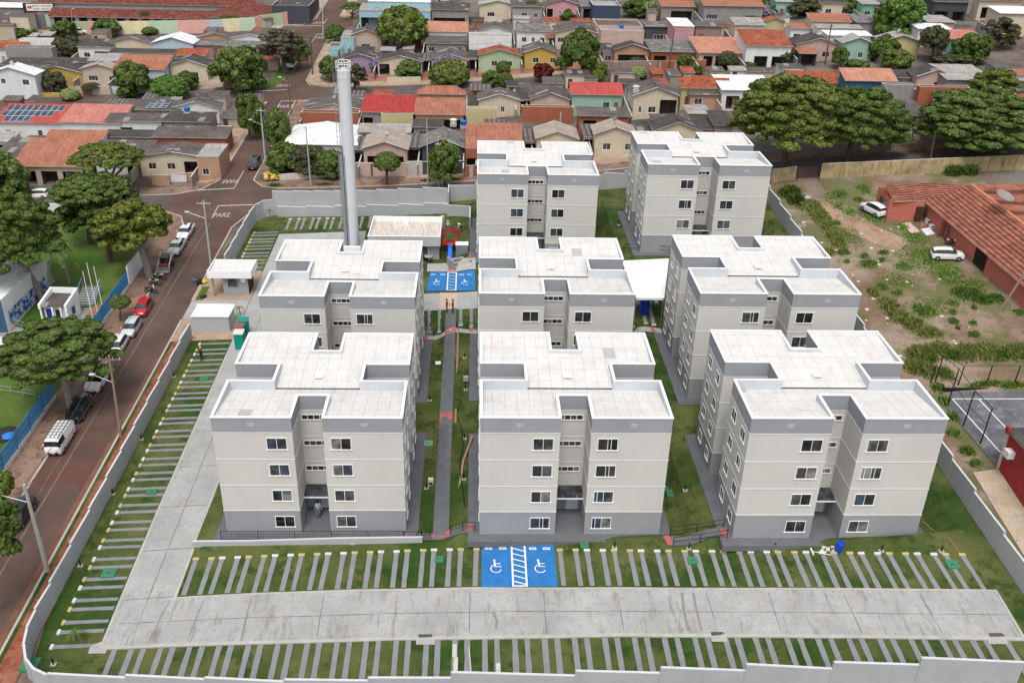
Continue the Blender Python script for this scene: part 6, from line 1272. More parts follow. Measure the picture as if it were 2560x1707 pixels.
# ---- top of tile 1: workshop; tile 0: school
H_('long white and pale blue workshop with deep dark carport', B_, 950, 1600, 100, 20, 5.4, 's', .6, FIBL, 'sky', [('k', .02, .3, .1, 3.6), ('k', .33, .66, .1, 3.6), ('k', .69, .98, .1, 3.6)], ov=.1)
H_('pale blue upper storey behind the workshop roof', B_, 1030, 1600, 18, -50, 7.0, 's', .4, WHR, 'sky', [('w', .1, .18, 4.5, 5.6), ('w', .5, .6, 4.5, 5.6), ('w', .72, .82, 4.5, 5.6)], ov=.1)
H_('grey workshop wing behind the bright round bush', B_, 1600, 1965, 90, 10, 4.6, 's', .4, FIBD, 'conc', [('k', .05, .9)])
H_('white walled house with pale gable at the top middle', B_, 2040, 2420, 50, -40, 4.0, 'g', 1.2, FIBL, 'cream', [('w', .2, .4)])
H_('long school wing with mottled dark red tile roof', A, 495, 2345, 172, 82, 2.9, 's', 1.7, DRD, 'grey', [('k', .02+.06*i, .06+.06*i, .9, 3.0) for i in range(16)], cat='school', name='school_wing')
H_('rear school wing with dark red roof at the top left', A, 410, 2300, 45, -30, 4.6, 's', 1.6, DRD, 'grey', [], cat='school', name='school_wing')
r_, w_, d_, h_ = H_('right school wing with brown red hipped roof by the road', A, 1900, 2490, 168, -10, 2.9, 'h', 2.6, DRD, 'grey', [], cat='school', name='school_wing')
H_('dark glazed school hall at the road crossing', B_, 150, 480, 70, -60, 4.5, 'p', .2, FIBD, 'dgrey', [('w', .05, .45, .5, 5), ('w', .55, .95, .5, 5)], cat='school', name='school_hall')
H_('white roofed building at the top left corner', A, -160, 235, 70, 15, 5.0, 's', .4, WHR, 'conc')
H_('grey roof building left of the school sign', A, -260, 110, 225, 85, 4.4, 's', .7, FIB, 'beige', [('k', .2, .4)])
H_('cream and pink block under the school sign', A, 90, 250, 160, 118, 5.6, 's', .2, FIB, 'cream', [('k', .2, .7, .2, 2.8)], ov=.05)
for i_, q_ in enumerate([q for q in RECTS if q[6] == 'g'][::2]):
    dsh = root('satellite_dish', 'small grey satellite dish on the '+' '.join(q_[4].split()[:10]), 'satellite dish', ((q_[0]+q_[1])/2+.02, q_[2]+(q_[3]-q_[2])*.45, q_[7]+q_[5]), i_*.7, 'small roof dishes'); MB().tube((0, 0, -.1), (0, 0, .5), .03, .03, METAL, 5).build('mast', dsh)
    m_ = MB(); m_.lathe([(0, 0), (.25, .04), (.42, .14)], paint((.35, .34, .33), .6), 12); o_ = m_.build('dish', dsh); o_.location = (0, -.1, .55); o_.rotation_euler = (radians(55), 0, 0)
# low sheds and lean-to roofs that fill the back yards
SN = set(); rs_ = rng(77); SR = [x[:4] for x in RECTS]
def fill(y0, y1, x0, x1, n):
    c_ = 0
    for _ in range(n*40):
        if c_ >= n: break
        w_, d_, h_ = rs_.uniform(2.2, 5.5), rs_.uniform(2.5, 5.5), rs_.uniform(2.2, 2.9); x, y = rs_.uniform(x0, x1), rs_.uniform(y0, y1)
        if any(x < b+.15 and x+w_ > a-.15 and y < e+.1 and y+d_ > c-3.6 for a, b, c, e in SR): continue
        near = min((q for q in RECTS), key=lambda q: ((q[0]+q[1])/2-x-w_/2)**2+((q[2]+q[3])/2-y-d_/2)**2); dx, dy = x+w_/2-(near[0]+near[1])/2, y+d_/2-(near[2]+near[3])/2
        rel = ('behind' if dy > 0 else 'in front of') if abs(dy)*.7 > abs(dx) else ('right of' if dx > 0 else 'left of'); mt, mn = rs_.choice(((FIB, 'grey'), (FIBD, 'dark'), (FIBL, 'pale'), (FIB, 'grey'), (STRP, 'striped'), (ORB, 'rusty'))); key = (rel, near[4], mn)
        if key in SN: continue
        SN.add(key); SR.append((x, x+w_, y, y+d_)); c_ += 1
        wl = W[rs_.choice(('conc', 'cream', 'tan', 'brick', 'white', 'beige'))]; r = root('shed', 'low %s shed roof %s the ' % (mn, rel)+' '.join(near[4].split()[:8]), 'shed', (x, y, gz(x, y)), 0, 'sheds in the back yards'); m_ = MB()
        m_.poly([(.2, .25, -1), (w_-.2, .25, -1), (w_-.2, .25, h_-.05), (.2, .25, h_-.05)], wl); m_.poly([(w_-.2, .25, -1), (w_-.2, d_-.2, -1), (w_-.2, d_-.2, h_+.25), (w_-.2, .25, h_-.05)], wl); m_.poly([(.2, d_-.2, -1), (.2, .25, -1), (.2, .25, h_-.05), (.2, d_-.2, h_+.25)], wl); m_.build('wall', r)
        s_ = MB(); s_.slab([(0, 0, h_), (w_, 0, h_), (w_, d_, h_+.35), (0, d_, h_+.35)], .07, mt, [(0, 0), (w_, 0), (w_, d_), (0, d_)], FASC); s_.build('roof', r)
        if w_ > 3: g_ = MB(); g_.box(.7, 1.6, .2, .24, 0, 2.0, paint((.07, .04, .03), .8)); g_.build('door', r)
fill(164, 198, -30, 62, 34); fill(160, 200, -110, -46, 22); fill(222, 258, -32, 72, 30); fill(224, 258, -120, -48, 18); fill(276, 300, -32, 110, 18)
# pastel boundary wall of the school
def pastel():
    cs = [W['ltgreen'], wc(.62, .33, .25), W['ltblue'], wc(.66, .58, .36), wc(.42, .55, .38), wc(.66, .36, .30), W['ltblue'], wc(.68, .60, .38), wc(.45, .58, .40), wc(.66, .36, .30)]
    pts = [(0,690,320), (0,810,320), (0,940,320), (0,1120,318), (0,1370,315), (0,1640,312), (0,1930,308), (0,2050,300), (0,2200,290), (1,0,280), (1,60,262), (1,250,238), (1,400,205), (1,450,165), (1,480,125), (1,520,90), (1,535,40)]
    w3 = [T(a[0], 0, a[1], a[2]) for a in pts]; c0 = w3[0]; r = root('boundary_wall', 'long pastel painted school boundary wall in pink blue cream and green', 'wall', (c0.x, c0.y, gz(c0.x, c0.y)))
    for i, (a, b) in enumerate(zip(w3[:-1], w3[1:])):
        mb = MB(); d = (b-a); d.z = 0; d.normalize(); q = Vector((-d.y, d.x, 0))*.1; m = cs[i % len(cs)]; za, zb = a.z-r.location.z, b.z-r.location.z
        A_, B2 = a-Vector(r.location), b-Vector(r.location)
        mb.poly([(A_.x-q.x, A_.y-q.y, za-1), (B2.x-q.x, B2.y-q.y, zb-1), (B2.x-q.x, B2.y-q.y, zb+3.4), (A_.x-q.x, A_.y-q.y, za+3.4)], m)
        mb.poly([(B2.x+q.x, B2.y+q.y, zb-1), (A_.x+q.x, A_.y+q.y, za-1), (A_.x+q.x, A_.y+q.y, za+3.4), (B2.x+q.x, B2.y+q.y, zb+3.4)], m)
        mb.poly([(A_.x-q.x, A_.y-q.y, za+3.4), (B2.x-q.x, B2.y-q.y, zb+3.4), (B2.x+q.x, B2.y+q.y, zb+3.4), (A_.x+q.x, A_.y+q.y, za+3.4)], OFFW)
        mb.build('panel', r)
pastel()
def text(body, size, loc, rot, m, parent=None, name='lettering', ext=.01, kind=None, sx=1.0):
    c = bpy.data.curves.new(name, 'FONT'); c.body = body; c.size = size; c.extrude = ext; c.align_x = 'CENTER'; c.align_y = 'CENTER'; c.materials.append(m)
    o = bpy.data.objects.new(name, c); C.objects.link(o); me_ = bpy.data.meshes.new_from_object(o.evaluated_get(bpy.context.evaluated_depsgraph_get())); bpy.data.objects.remove(o); me_.name = name
    o = bpy.data.objects.new(name, me_); C.objects.link(o); o.location = loc; o.rotation_euler = rot; o.scale = (sx, 1, 1)
    if parent: o.parent = parent
    if kind: o['kind'] = kind
    return o
p = T(0, 0, 250, 260); r = root('school_sign', 'cream school name sign over a dark gate frame', 'sign', (p.x, p.y, gz(p.x, p.y)), radians(6))
MB().box(0, 8.2, 0, .5, 4.3, 6.6, DARK).box(0, .8, -.1, .6, 2.4, 5.8, DARK).build('frame', r); MB().box(.9, 7.9, -.12, 0, 4.6, 6.4, paint((.75, .70, .62), .7)).build('panel', r)
text('ESCOLA MUNICIPAL', .62, (5.1, -.14, 5.82), (pi/2, 0, 0), INK, r, sx=.95); text('MARIA MARCELLA', .62, (5.1, -.14, 5.1), (pi/2, 0, 0), INK, r, sx=.95); MB().box(1.2, 2.3, -.15, -.12, 5.2, 5.9, RED).build('emblem', r)
MB().box(1.8, 5.2, -.1, 0, 0, 3.6, paint((.16, .16, .18), .7)).build('gate', r); MB().box(-2.6, 1.7, 0, .2, -.5, 3.2, wc(.42, .55, .38)).build('wall', r); MB().box(5.3, 8.5, 0, .2, -.5, 3.6, wc(.42, .55, .38)).build('wall', r)
# road markings
MK = paint((.42, .39, .36), .9, .25, 2)
def mark(pts, off=.075, name='road_marking', m=MK):
    return drape(name, pts, off, m)
def pare(c, rz, s):
    sl_ = math.atan((gz(c.x, c.y+1)-gz(c.x, c.y-1))/2); sx_ = math.atan((gz(c.x+1, c.y)-gz(c.x-1, c.y))/2)
    o = text('PARE', s, (c.x, c.y, gz(c.x, c.y)+.1), (0, 0, 0), MK, None, 'road_marking', .003, 'structure', .62)
    o.matrix_world = Matrix.Translation((c.x, c.y, gz(c.x, c.y)+.11)) @ Matrix.Rotation(-sx_, 4, 'Y') @ Matrix.Rotation(sl_, 4, 'X') @ Matrix.Rotation(rz, 4, 'Z') @ Matrix.Diagonal((.6, 1.2, 1, 1))
pare(T(0,1,2110,103), pi, 2.0); pare(T(0,1,2035,415), 0, 2.0); pare(T(1,0,268,985), 0, 2.4); pare(T(1,0,590,352), 0, 2.4); pare(T(1,0,250,790), pi, 2.2); pare(T(1,0,575,215), pi, 2.4)
def line(a, b, wd=.25):
    a, b = T(*a), T(*b); d = Vector((b.x-a.x, b.y-a.y, 0)).normalized(); q = Vector((-d.y, d.x, 0))*wd/2
    mark([(a.x-q.x, a.y-q.y), (b.x-q.x, b.y-q.y), (b.x+q.x, b.y+q.y), (a.x+q.x, a.y+q.y)])
line((0,1,1785,185), (0,1,2150,165), .35); line((0,1,2150,165), (0,1,2240,0), .15); line((0,1,2005,326), (0,1,2320,316), .35); line((0,1,2005,326), (0,1,1945,440), .15); line((1,0,0,842), (1,0,285,828), .35); line((1,0,230,932), (1,0,485,930), .35); line((1,0,230,932), (1,0,185,1010), .15); line((1,0,560,320), (1,0,640,318), .4); line((1,0,560,320), (1,0,500,410), .15); line((1,0,350,246), (1,0,610,238), .4); line((1,0,610,238), (1,0,655,180), .15)
FAINT = paint((.155, .115, .095), .9, .2)
mark([(-41.3, 60), (-41.1, 60), (-41.1, 140), (-41.3, 140)], .07, m=FAINT); mark([(-42.2, 60), (-42.1, 60), (-42.1, 140), (-42.2, 140)], .07, m=FAINT)
# yard walls and gates of the front row
def ywall(label, a, b, h, m, gate=None, name='garden_wall', th=.2):
    p, q = T(*a), T(*b); r = root(name, label, 'wall', (p.x, p.y, gz(p.x, p.y))); w_ = q.x-p.x; dy = q.y-p.y; n = max(1, int(w_/4)); mb = MB()
    for i in range(n):
        x0, x1 = w_*i/n, w_*(i+1)/n; y0, y1 = dy*i/n, dy*(i+1)/n; z0, z1 = gz(p.x+x0, p.y+y0)-r.location.z, gz(p.x+x1, p.y+y1)-r.location.z
        f = [(x0, y0, z0-.6), (x1, y1, z1-.6), (x1, y1, z1+h), (x0, y0, z0+h)]; k_ = [(x1, y1+th, z1-.6), (x0, y0+th, z0-.6), (x0, y0+th, z0+h), (x1, y1+th, z1+h)]
        mb.poly(f, m); mb.poly(k_, m); mb.poly([f[3], f[2], k_[3], k_[2]], OFFW)
        if i == 0: mb.poly([k_[1], f[0], f[3], k_[2]], m)
        if i == n-1: mb.poly([f[1], k_[0], k_[3], f[2]], m)
    mb.build('panel', r)
    for g0, g1, gm in (gate or []):
        x0, x1 = w_*g0, w_*g1; z0 = gz(p.x+x0, p.y)-r.location.z; g = MB(); g.box(x0, x1, dy*g0-.06, dy*g0-.02, z0, z0+min(h-.1, 2.1), gm)
        k_ = int((x1-x0)/.3)
        for i in range(k_+1): xx = x0+(x1-x0)*i/max(1, k_); g.box(xx-.02, xx+.02, dy*g0-.09, dy*g0-.06, z0, z0+min(h-.1, 2.1), METAL)
        g.build('gate', r)
    return r
GB = paint((.12, .065, .05), .7, .1); GG = paint((.45, .42, .40), .6, .1)
ywall('pink grey street wall with brown gate before the beige gable', (1,1,918,45), (1,1,1380,50), 2.3, W['pink'], [(.02, .2, GB), (.3, .45, GB), (.6, .9, GB)])
ywall('pale street wall with white gate before the charcoal house', (1,1,1385,42), (1,1,1530,38), 2.4, GG, [(.1, .95, GG)])
ywall('charcoal street wall below the streaked roof', (1,1,1532,38), (1,1,1915,30), 2.3, W['dgrey'], [(.75, .95, GG)])
ywall('brick and concrete gate wall left of the back middle block', (1,1,1925,60), (1,1,2040,55), 2.0, W['brick'], [(.3, .9, GG)])
ywall('whitewashed stained low wall beside the yellow sacks', (1,1,215,92), (1,1,770,50), 1.1, paint((.55, .48, .44), .9, .15, 1, stain=.6))
ywall('mauve street wall with two brown gates in the middle row', (2,0,890,672), (2,0,1330,668), 2.4, W['mauve'], [(.03, .15, GB), (.2, .32, GB)])
ywall('checkered brick and glass gate front of the charcoal roof house', (2,0,1335,665), (2,0,1775,655), 2.3, W['brick'], [(.02, .3, GG), (.35, .55, GG), (.72, .98, paint((.3, .38, .4), .5))])
ywall('yellow low garden wall before the yellow house', (0,0,275,895), (0,0,560,892), .9, W['yellow']); ywall('yellow side wall beside the white gabled house', (0,0,160,885), (0,0,245,800), 1.8, W['yellow'])
ywall('beige garden wall with red gate before the cream gable', (0,0,700,880), (0,0,1020,872), 2.0, W['beige'], [(.2, .9, paint((.25, .09, .06), .8))]); ywall('white metal gate wall before the pale blue house', (0,0,1030,862), (0,0,1390,858), 1.6, paint((.5, .54, .56), .6))
ywall('cream low planter wall before the white grey gabled house', (1,0,1205,765), (1,0,1515,762), 1.3, W['cream']); ywall('pinkish curved wall under the dense trees at left', (0,0,2050,825), (0,0,2350,770), 1.3, wc(.42, .27, .22)); ywall('orange brick wall of the cream corner house', (0,1,1400,130), (0,1,1560,138), 1.8, W['orange']); ywall('orange low wall with white gate at the cream corner', (0,1,1560,105), (0,1,1880,85), 1.4, W['orange'], [(.05, .5, PLW)])
ywall('long brick wall of the corner house at the middle crossing', (1,0,410,1100), (1,0,760,1095), 1.4, W['brick'])
ywall('white wall along the back street left of the crossing', (0,1,175,428), (0,1,780,420), 2.2, W['white'])
# yellowish old wall and fence at the upper right
YW = paint((.36, .28, .155), .95, .3, .7, stain=1.0)
ywall('old stained yellow wall along the vacant lot, long right part', (3,1,475,70), (3,1,2600,-20), 2.3, YW); ywall('old stained yellow wall piece left of the lot entrance', (3,1,25,112), (3,1,250,82), 2.1, YW)
p = T(3,1,265,72); MBx = MB().box(0, 4.2, 0, .1, 0, 1.9, paint((.09, .05, .04), .8)); o = MBx.build('gate'); o.location = p; tag(o, 'brown gate between the two old yellow wall parts', 'gate')
a_, b_ = T(3,0,745,1560,.5), T(3,0,820,1510,1.9); gr_ = MB()
for x0, z0, x1, z1 in ((0, .2, .5, 1.6), (.5, 1.6, 1.0, .3), (.1, .9, 1.5, .6), (.2, .5, 1.2, 1.0), (1.0, .9, 1.7, 1.1)): gr_.tube((x0, 0, z0), (x1, 0, z1), .06, .06, paint((.28, .05, .03), .8), 4)
go_ = gr_.build('wall_painting'); gp_ = T(3,1,730,55); go_.location = (gp_.x, gp_.y-.02, gp_.z+.2); tag(go_, 'dark red painted scribble on the long old yellow wall', 'painting')
fence = root('mesh_fence', 'low grey post and mesh fence on top of the right street pavement', 'fence', (52, 146.7, gz(52, 146.7))); pm = MB()
for i in range(13): x = i*3.4; z = gz(52+x, 146.7)-gz(52, 146.7); MB().tube((x, -i*.04, z-.2), (x, -i*.04, z+.75), .05, .05, METAL, 5).build('post', fence)
# misc roof things: water tanks, dishes, sacks
def tank(a, h, label, m=None):
    p = T(*a, h); r = root('water_tank', label, 'water tank', (p.x, p.y, p.z-.2)); MB().lathe([(.5, 0), (.62, .7), (.66, .72), (.5, .85), (0, .9)], m or paint((.02, .12, .42), .5), 14).build('tank', r); MB().box(-.6, .6, -.6, .6, -.5, 0, CONC).build('base', r)
tank((0,0,1718,1015), 4.0, 'blue water tank on the dark roof at left'); tank((1,0,1905,1140), 3.3, 'blue water tank at the corner of the charcoal house', None); tank((2,0,1003,255), 3.2, 'blue water tank in the pink yard'); tank((2,0,1138,820), 5.4, 'white and black water tank at the cream gable corner', paint((.5, .5, .48), .6))
tank((1,0,1812,1125), 3.3, 'white urn shaped tank behind the charcoal house', OFFW)
r = root('rubbish_bags', 'heap of bright yellow sacks on the corner pavement', 'rubbish bags', T(1,1,150,70)); rr = rng(3); yb_ = paint((.5, .36, .06), .6, .15, 3)
for i in range(26):
    x, y = rr.uniform(-1.6, 1.4), rr.uniform(-1.5, 1.8); s = .25+rr.random()*.2; z = .1+.5*max(0, 1-(x*x+y*y)/3); MB().lathe([(0, 0), (s, .1), (s*.9, s), (s*.2, s*1.5), (0, s*1.55)], yb_ if rr.random() < .75 else OFFW, 7, (x, y, z)).build('sack', r)
# ---------------------------------------------------------------- long red house, court, right edge building
def redhouse():
    c = [T(3,1,1000,140,3.0), T(3,1,1155,283,3.0), T(3,1,1430,283,3.0)]
    RW = paint((.46, .135, .095), .9, .1, .5, stain=.15); r = root('long_house', 'long terracotta red house with ribbed orange tile roof', 'house', (57, 100, gz(60, 115)))
    bx, by, bz = r.location; TL_ = roofmat('tile_ribbed', (.24, .08, .05), (.34, .125, .08), .62, 1.0, stainc=(.10, .04, .03), stain=.6, row=0, thr=.46, ns=.8)
    mb = MB(); rf = MB(); z = lambda x, y: gz(x, y)-bz
    def q(i, j, x, y, h): p = T(i, j, x, y, h); return Vector((p.x-bx, p.y-by, p.z-bz))
    # annex
    an = MB(); a0, a1, a2, a3 = (57.1-bx, 123-by), (61.5-bx, 121.9-by), (62.5-bx, 128-by), (57.3-bx, 128-by)
    zb = z(59, 124)
    for a, b in ((a3, a0), (a0, a1), (a1, a2), (a2, a3)): an.poly([(a[0], a[1], zb-1), (b[0], b[1], zb-1), (b[0], b[1], zb+2.9), (a[0], a[1], zb+2.9)], RW)
    an.build('wall', r)
    w1 = MB(); w1.box(a0[0]-.03, a0[0]+.0, a0[1]+1.0, a0[1]+3.4, zb+1.0, zb+2.2, GLASS); w1.build('window', r)
    MB().box(a1[0]-1.0, a1[0]-.1, a1[1]+.1, a1[1]+.18-.3, zb, zb+2.2, paint((.05, .025, .02), .8)).build('door', r)
    e = [q(3,1,1080,130,3.3), q(3,1,1155,283,3.0), q(3,1,1440,272,3.0), q(3,1,1400,125,3.5)]
    rf.slab(e, .1, TL_, [(p.y, p.x) for p in e], FASC)
    # main wing: wall line along the lot
    f0, f1 = q(3,1,1440,455,0), q(3,1,2350,1265,0); f2 = f1+(f1-f0)*.5; d = (f1-f0).normalized(); n_ = Vector((-d.y, d.x, 0)); n_ = n_ if n_.x > 0 else -n_
    w = MB(); zt0, zt1 = f0.z+2.9, f2.z+2.9
    w.poly([(f2.x, f2.y, f2.z-1), (f2.x, f2.y, zt1), (f0.x, f0.y, zt0), (f0.x, f0.y, f0.z-1)], RW)
    w.poly([(f0.x, f0.y, f0.z-1), (f0.x, f0.y, zt0), (f0.x+n_.x*9, f0.y+n_.y*9, zt0), (f0.x+n_.x*9, f0.y+n_.y*9, f0.z-1)], RW)
    w.build('wall', r)
    LN = (f2-f0).length
    def on(t, zz, off=.04): p = f0+d*t; return (p.x-n_.x*off, p.y-n_.y*off, p.z*0+lerp(f0.z, f2.z, t/LN)+zz)
    for t0 in (1.6, 4.0, 6.4, 8.8, 11.2, 16.5, 19, 21.5, 24): g = MB(); g.poly([on(t0, 2.25), on(t0+1.9, 2.25), on(t0+1.9, 2.75), on(t0, 2.75)], BLACK); g.build('window', r)
    g = MB(); g.slab([on(t, zz, o_) for t, zz, o_ in ((12.8, 0, .06), (15.4, 0, .06), (15.4, 2.3, .06), (12.8, 2.3, .06))], .02, paint((.045, .04, .03), .8)); g.build('door', r)
    g = MB(); g.poly([on(4.6, 0, .1), on(5.5, 0, .9), on(5.5, 2.1, .9), on(4.6, 2.1, .1)], WOOD); g.build('door', r)
    ov = -.7
    ea, eb = f0+n_*ov-d*.5, f2+n_*ov; ra, rb = f0+n_*6.0-d*.5, f2+n_*6.0; ea.z, eb.z, ra.z, rb.z = zt0-.1, zt1-.1, zt0+1.9, zt1+1.9
    L3 = (eb-ea).length
    rf.slab([ea, ra, rb, eb][::-1], .1, TL_, [(0, 0), (6.7, 0), (6.7, L3), (0, L3)][::-1], FASC)
    ba, bb = f0+n_*12.5-d*.5, f2+n_*12.5; ba.z, bb.z = zt0-.1, zt1-.1; rf.slab([ra, ba, bb, rb][::-1], .1, TL_, [(0, 0), (6.7, 0), (6.7, L3), (0, L3)][::-1], FASC)
    hp = q(3,1,1395,112,3.6); rf.slab([ea+Vector((0, 0, -.02)), ra, hp], .1, TL_, [(0, 0), (5, 3), (5, 0)], FASC)
    rf.tube(ra, rb, .22, .22, paint((.5, .2, .1), .8), 6)
    # second wing going right
    up3 = Vector((0, 0, .05)); rf.slab([ra+up3, rb+up3, rb+Vector((24, -2, -.6)), ra+Vector((24, 1, .9))], .1, TL_, [(0, 0), (7, 0), (7, 18), (0, 18)], FASC)
    rf.build('roof', r)
    p = T(3,1,2165,245,6.2); s = root('satellite_dish', 'large mesh satellite dish on the long red house roof', 'satellite dish', p); mb = MB(); mb.lathe([(0, 0), (.75, .12), (1.2, .36)], paint((.24, .22, .2), .8), 20); mb.build('dish', s); MB().tube((0, 0, -1.2), (0, 0, 0), .05, .05, METAL).build('mast', s); s.rotation_euler = (radians(18), radians(12), 0)
redhouse()
for i, (x, y, s, t) in enumerate(((1220,425,.5,'leftmost'), (1262,420,.45,'second from left'), (1290,440,.4,'third from left'), (1470,480,.75,'largest, under the eave'), (1500,525,.6,'near the pale board'))):
    p = T(3,1,x,y); mb = MB(); mb.box(-s/2, s/2, -s/2, s/2, 0, s*.8, PLW); mb.box(-s*.3, s*.3, -s*.52, -s*.5, s*.2, s*.6, GLASS); o = mb.build('appliance'); o.location = p; tag(o, 'white discarded appliance by the red annex, '+t, 'appliance', 'discarded appliances by the red annex')
for i, (x0, y0, x1, y1, m, t) in enumerate(((1225,490,1390,575,paint((.5, .38, .33), .9, .3, 3),'pinkish sheet lying on the grass by the red annex'), (1400,540,1530,595,paint((.6, .62, .62), .6),'pale metal sheet lying beside the pinkish one'), (1400,480,1470,520,paint((.3,.12,.08),.9),'red brown mat before the red house wall'))):
    a, b = T(3,1,x0,y0), T(3,1,x1,y1); o = drape('ground_sheet', [(a.x, a.y), (a.x+1.2, a.y+.2), (b.x+.2, b.y+.3), (b.x-1.1, b.y)], .1, m, None); o['label'] = t; o['category'] = 'sheet'
def court():
    pts = [(47.9, 84), (50, 84.4), (68, 84.4), (68, 60), (47.5, 70.5)]
    drape('sports_court', V2(T(3,2,1690,470), T(3,2,2600,470), T(3,2,2600,1200), T(3,2,2110,1170), T(3,2,1640,620)), .12, two('court', (.10, .10, .115), (.15, .15, .165), .5, c3=(.22, .21, .21), s3=.7, l3=.55, bs=6))
    for a, b in (((3,2,1690,535), (3,2,2600,535)), ((3,2,1690,535), (3,2,2125,1020)), ((3,2,1930,535), (3,2,2210,830)), ((3,2,2125,1020), (3,2,2500,1020))):
        p, q = T(*a), T(*b); d = Vector((q.x-p.x, q.y-p.y, 0)).normalized(); e = Vector((-d.y, d.x, 0))*.06; drape('court_line', [(p.x-e.x, p.y-e.y), (q.x-e.x, q.y-e.y), (q.x+e.x, q.y+e.y), (p.x+e.x, p.y+e.y)], .14, PLW)
    r = root('court_fence', 'tall black post fence around the dark sports court', 'fence', T(3,2,1645,590)); b0 = Vector(r.location); ps, ws = MB(), MB()
    tops = []
    for x, y, h in ((1645,590,4.2), (1790,780,4.0), (1945,945,4.0), (1525,400,3.4), (1490,380,2.0)):
        p = T(3,2,x,y)-b0; MB().tube(p, p+Vector((.3, .25, h)), .07, .06, BLACK).build('post', r); tops.append(p+Vector((.3, .25, h)))
    for x in (1745, 2000, 2255, 2510): p = T(3,2,x,400)-b0; MB().tube(p, p+Vector((.15, .1, 2.3)), .07, .06, BLACK).build('post', r)
    l0, l1 = T(3,2,1600,462)-b0, T(3,2,2600,458)-b0; ps.box(l0.x, l1.x, l0.y-.1, l0.y+.1, l0.z, l0.z+.5, BLACK)
    for a, b in ((tops[0], tops[3]), (tops[0], tops[1]), (tops[1], tops[2]), (tops[3], T(3,2,1745,400)-b0+Vector((.15, .1, 2.3)))): ws.tube(a, b, .035, .035, BLACK, 5); ws.tube(a-Vector((0, 0, 1.9)), b-Vector((0, 0, 1.9)), .03, .03, BLACK, 5)
    l2 = T(3,2,1745,400)-b0+Vector((.15, .1, 2.3)); ws.tube(l2, T(3,2,2510,400)-b0+Vector((.15, .1, 2.3)), .03, .03, BLACK, 5)
    ps.build('kick_board', r); ws.build('bar', r)
court()
def redb():
    r = root('red_building', 'deep red building with peeling paint at the right edge', 'building', T(3,2,2110,1172)); m = paint((.33, .035, .03), .85, .15, .8, stain=.1); m2 = paint((.33, .035, .03), .85, .15, .8)
    a, b, c = Vector((0, 0, 0)), T(3,2,2600,1900)-Vector(r.location), None
    b.z = -1.2; mb = MB(); H = 4.4; n = Vector((b.y, -b.x, 0)).normalized(); n = n if n.x > 0 else -n
    mb.poly([(b.x, b.y, b.z-1), (b.x, b.y, H), (0, 0, H), (0, 0, -1)], m); mb.poly([(0, 0, -1), (0, 0, H), (n.x*12, n.y*12, H), (n.x*12, n.y*12, -1)], m2); mb.build('wall', r)
    f = MB(); f.slab([(-.35*n.x, -.35*n.y+.3, H), (n.x*12, n.y*12+.3, H+.5), (b.x+n.x*12, b.y+n.y*12, H+.5), (b.x-.35*n.x, b.y-.35*n.y, H)][::-1], .12, FIBD, None, m2); f.box(-.4, -.1, -.3, .2, H-.3, H+.35, m2); f.build('roof', r)
    MB().box(-.1, .12, -.12, .2, -.5, H-.1, paint((.55, .52, .46), .9)).build('corner_pillar', r)
    s = MB(); p = (b*.12); s.box(p.x-.7, p.x-.05, p.y-.6, p.y+.25, 2.4, 3.1, PLW); o = s.build('air_conditioner', r); MB().lathe([(0, 0), (.25, 0), (.25, .03), (0, .03)], DARK, 12, (p.x-.6, p.y-.62, 2.4)).build('fan', o)
redb()
drape('concrete_yard', V2(T(3,2,1880,1205), T(3,2,2105,1175), T(3,2,2350,1400), T(3,2,2900,1900), T(3,3,2700,800), T(3,3,2340,390), T(3,2,2080,1540)), .1, two('yard', (.42, .32, .22), (.5, .42, .33), .6, c3=(.3, .27, .24), s3=1.2, l3=.55))
# ---------------------------------------------------------------- park kiosk, steps, blue fence, mural building
def kiosk():
    p = O(100, 748); r = root('kiosk', 'small white and blue kiosk with grey sunken roof in the park', 'kiosk', (p.x, p.y, gz(p.x, p.y)), radians(-3))
    b, w = paint((.02, .15, .42), .7), WHITE; mb = MB()
    mb.box(.4, 3.3, 0.3, 3.2, -.3, 1.0, b); mb.box(.4, 3.3, .3, 3.2, 1.0, 2.6, w); mb.build('wall', r)
    f = MB(); f.poly([(3.5, -.2, 0), (3.5, 3.3, 0), (3.5, 3.3, 3.9), (3.5, -.2, 3.1)], w); f.slab([(3.3, -.3, 3.1), (3.6, -.3, 3.1), (3.6, 3.4, 3.8), (3.3, 3.4, 3.8)], .9, w); f.slab([(0, -.3, 3.1), (.3, -.3, 3.1), (.3, 3.4, 3.8), (0, 3.4, 3.8)], .6, w); f.box(0, 3.6, 3.3, 3.5, 2.3, 3.85, w); f.build('fascia', r)
    s = MB(); s.slab([(.3, -.1, 2.75), (3.3, -.1, 2.75), (3.3, 3.3, 3.1), (.3, 3.3, 3.1)], .08, FIB); s.build('roof', r)
    for x in (.05, 1.55, 2.6, 3.35): MB().box(x, x+.2, -.2, 0, -.3, 2.7, w, skip='').build('pillar', r)
    MB().box(.6, 1.5, .24, .3, 0, 2.3, paint((.01, .03, .3), .6)).build('door', r); g = MB(); g.box(1.8, 2.5, .24, .3, 1.1, 2.2, DARK); g.build('window', r); MB().box(3.6, 3.64, 1.0, 1.7, 1.2, 2.2, paint((.02, .05, .3), .6)).build('window', r)
kiosk()
p = O(170, 707); r = root('park_steps', 'dark striped steps with light blue handrails leading to the flagpoles', 'steps', (p.x, p.y, gz(p.x, p.y))); mb = MB()
for i in range(9): mb.box(0, 2.4, i*.42, (i+1)*.42, -.5, .1+i*.16, paint((.35, .36, .37), .9)); mb.box(.02, 2.38, i*.42+.0, i*.42+.2, .1+i*.16, .11+i*.16, DARK)
mb.build('tread', r)
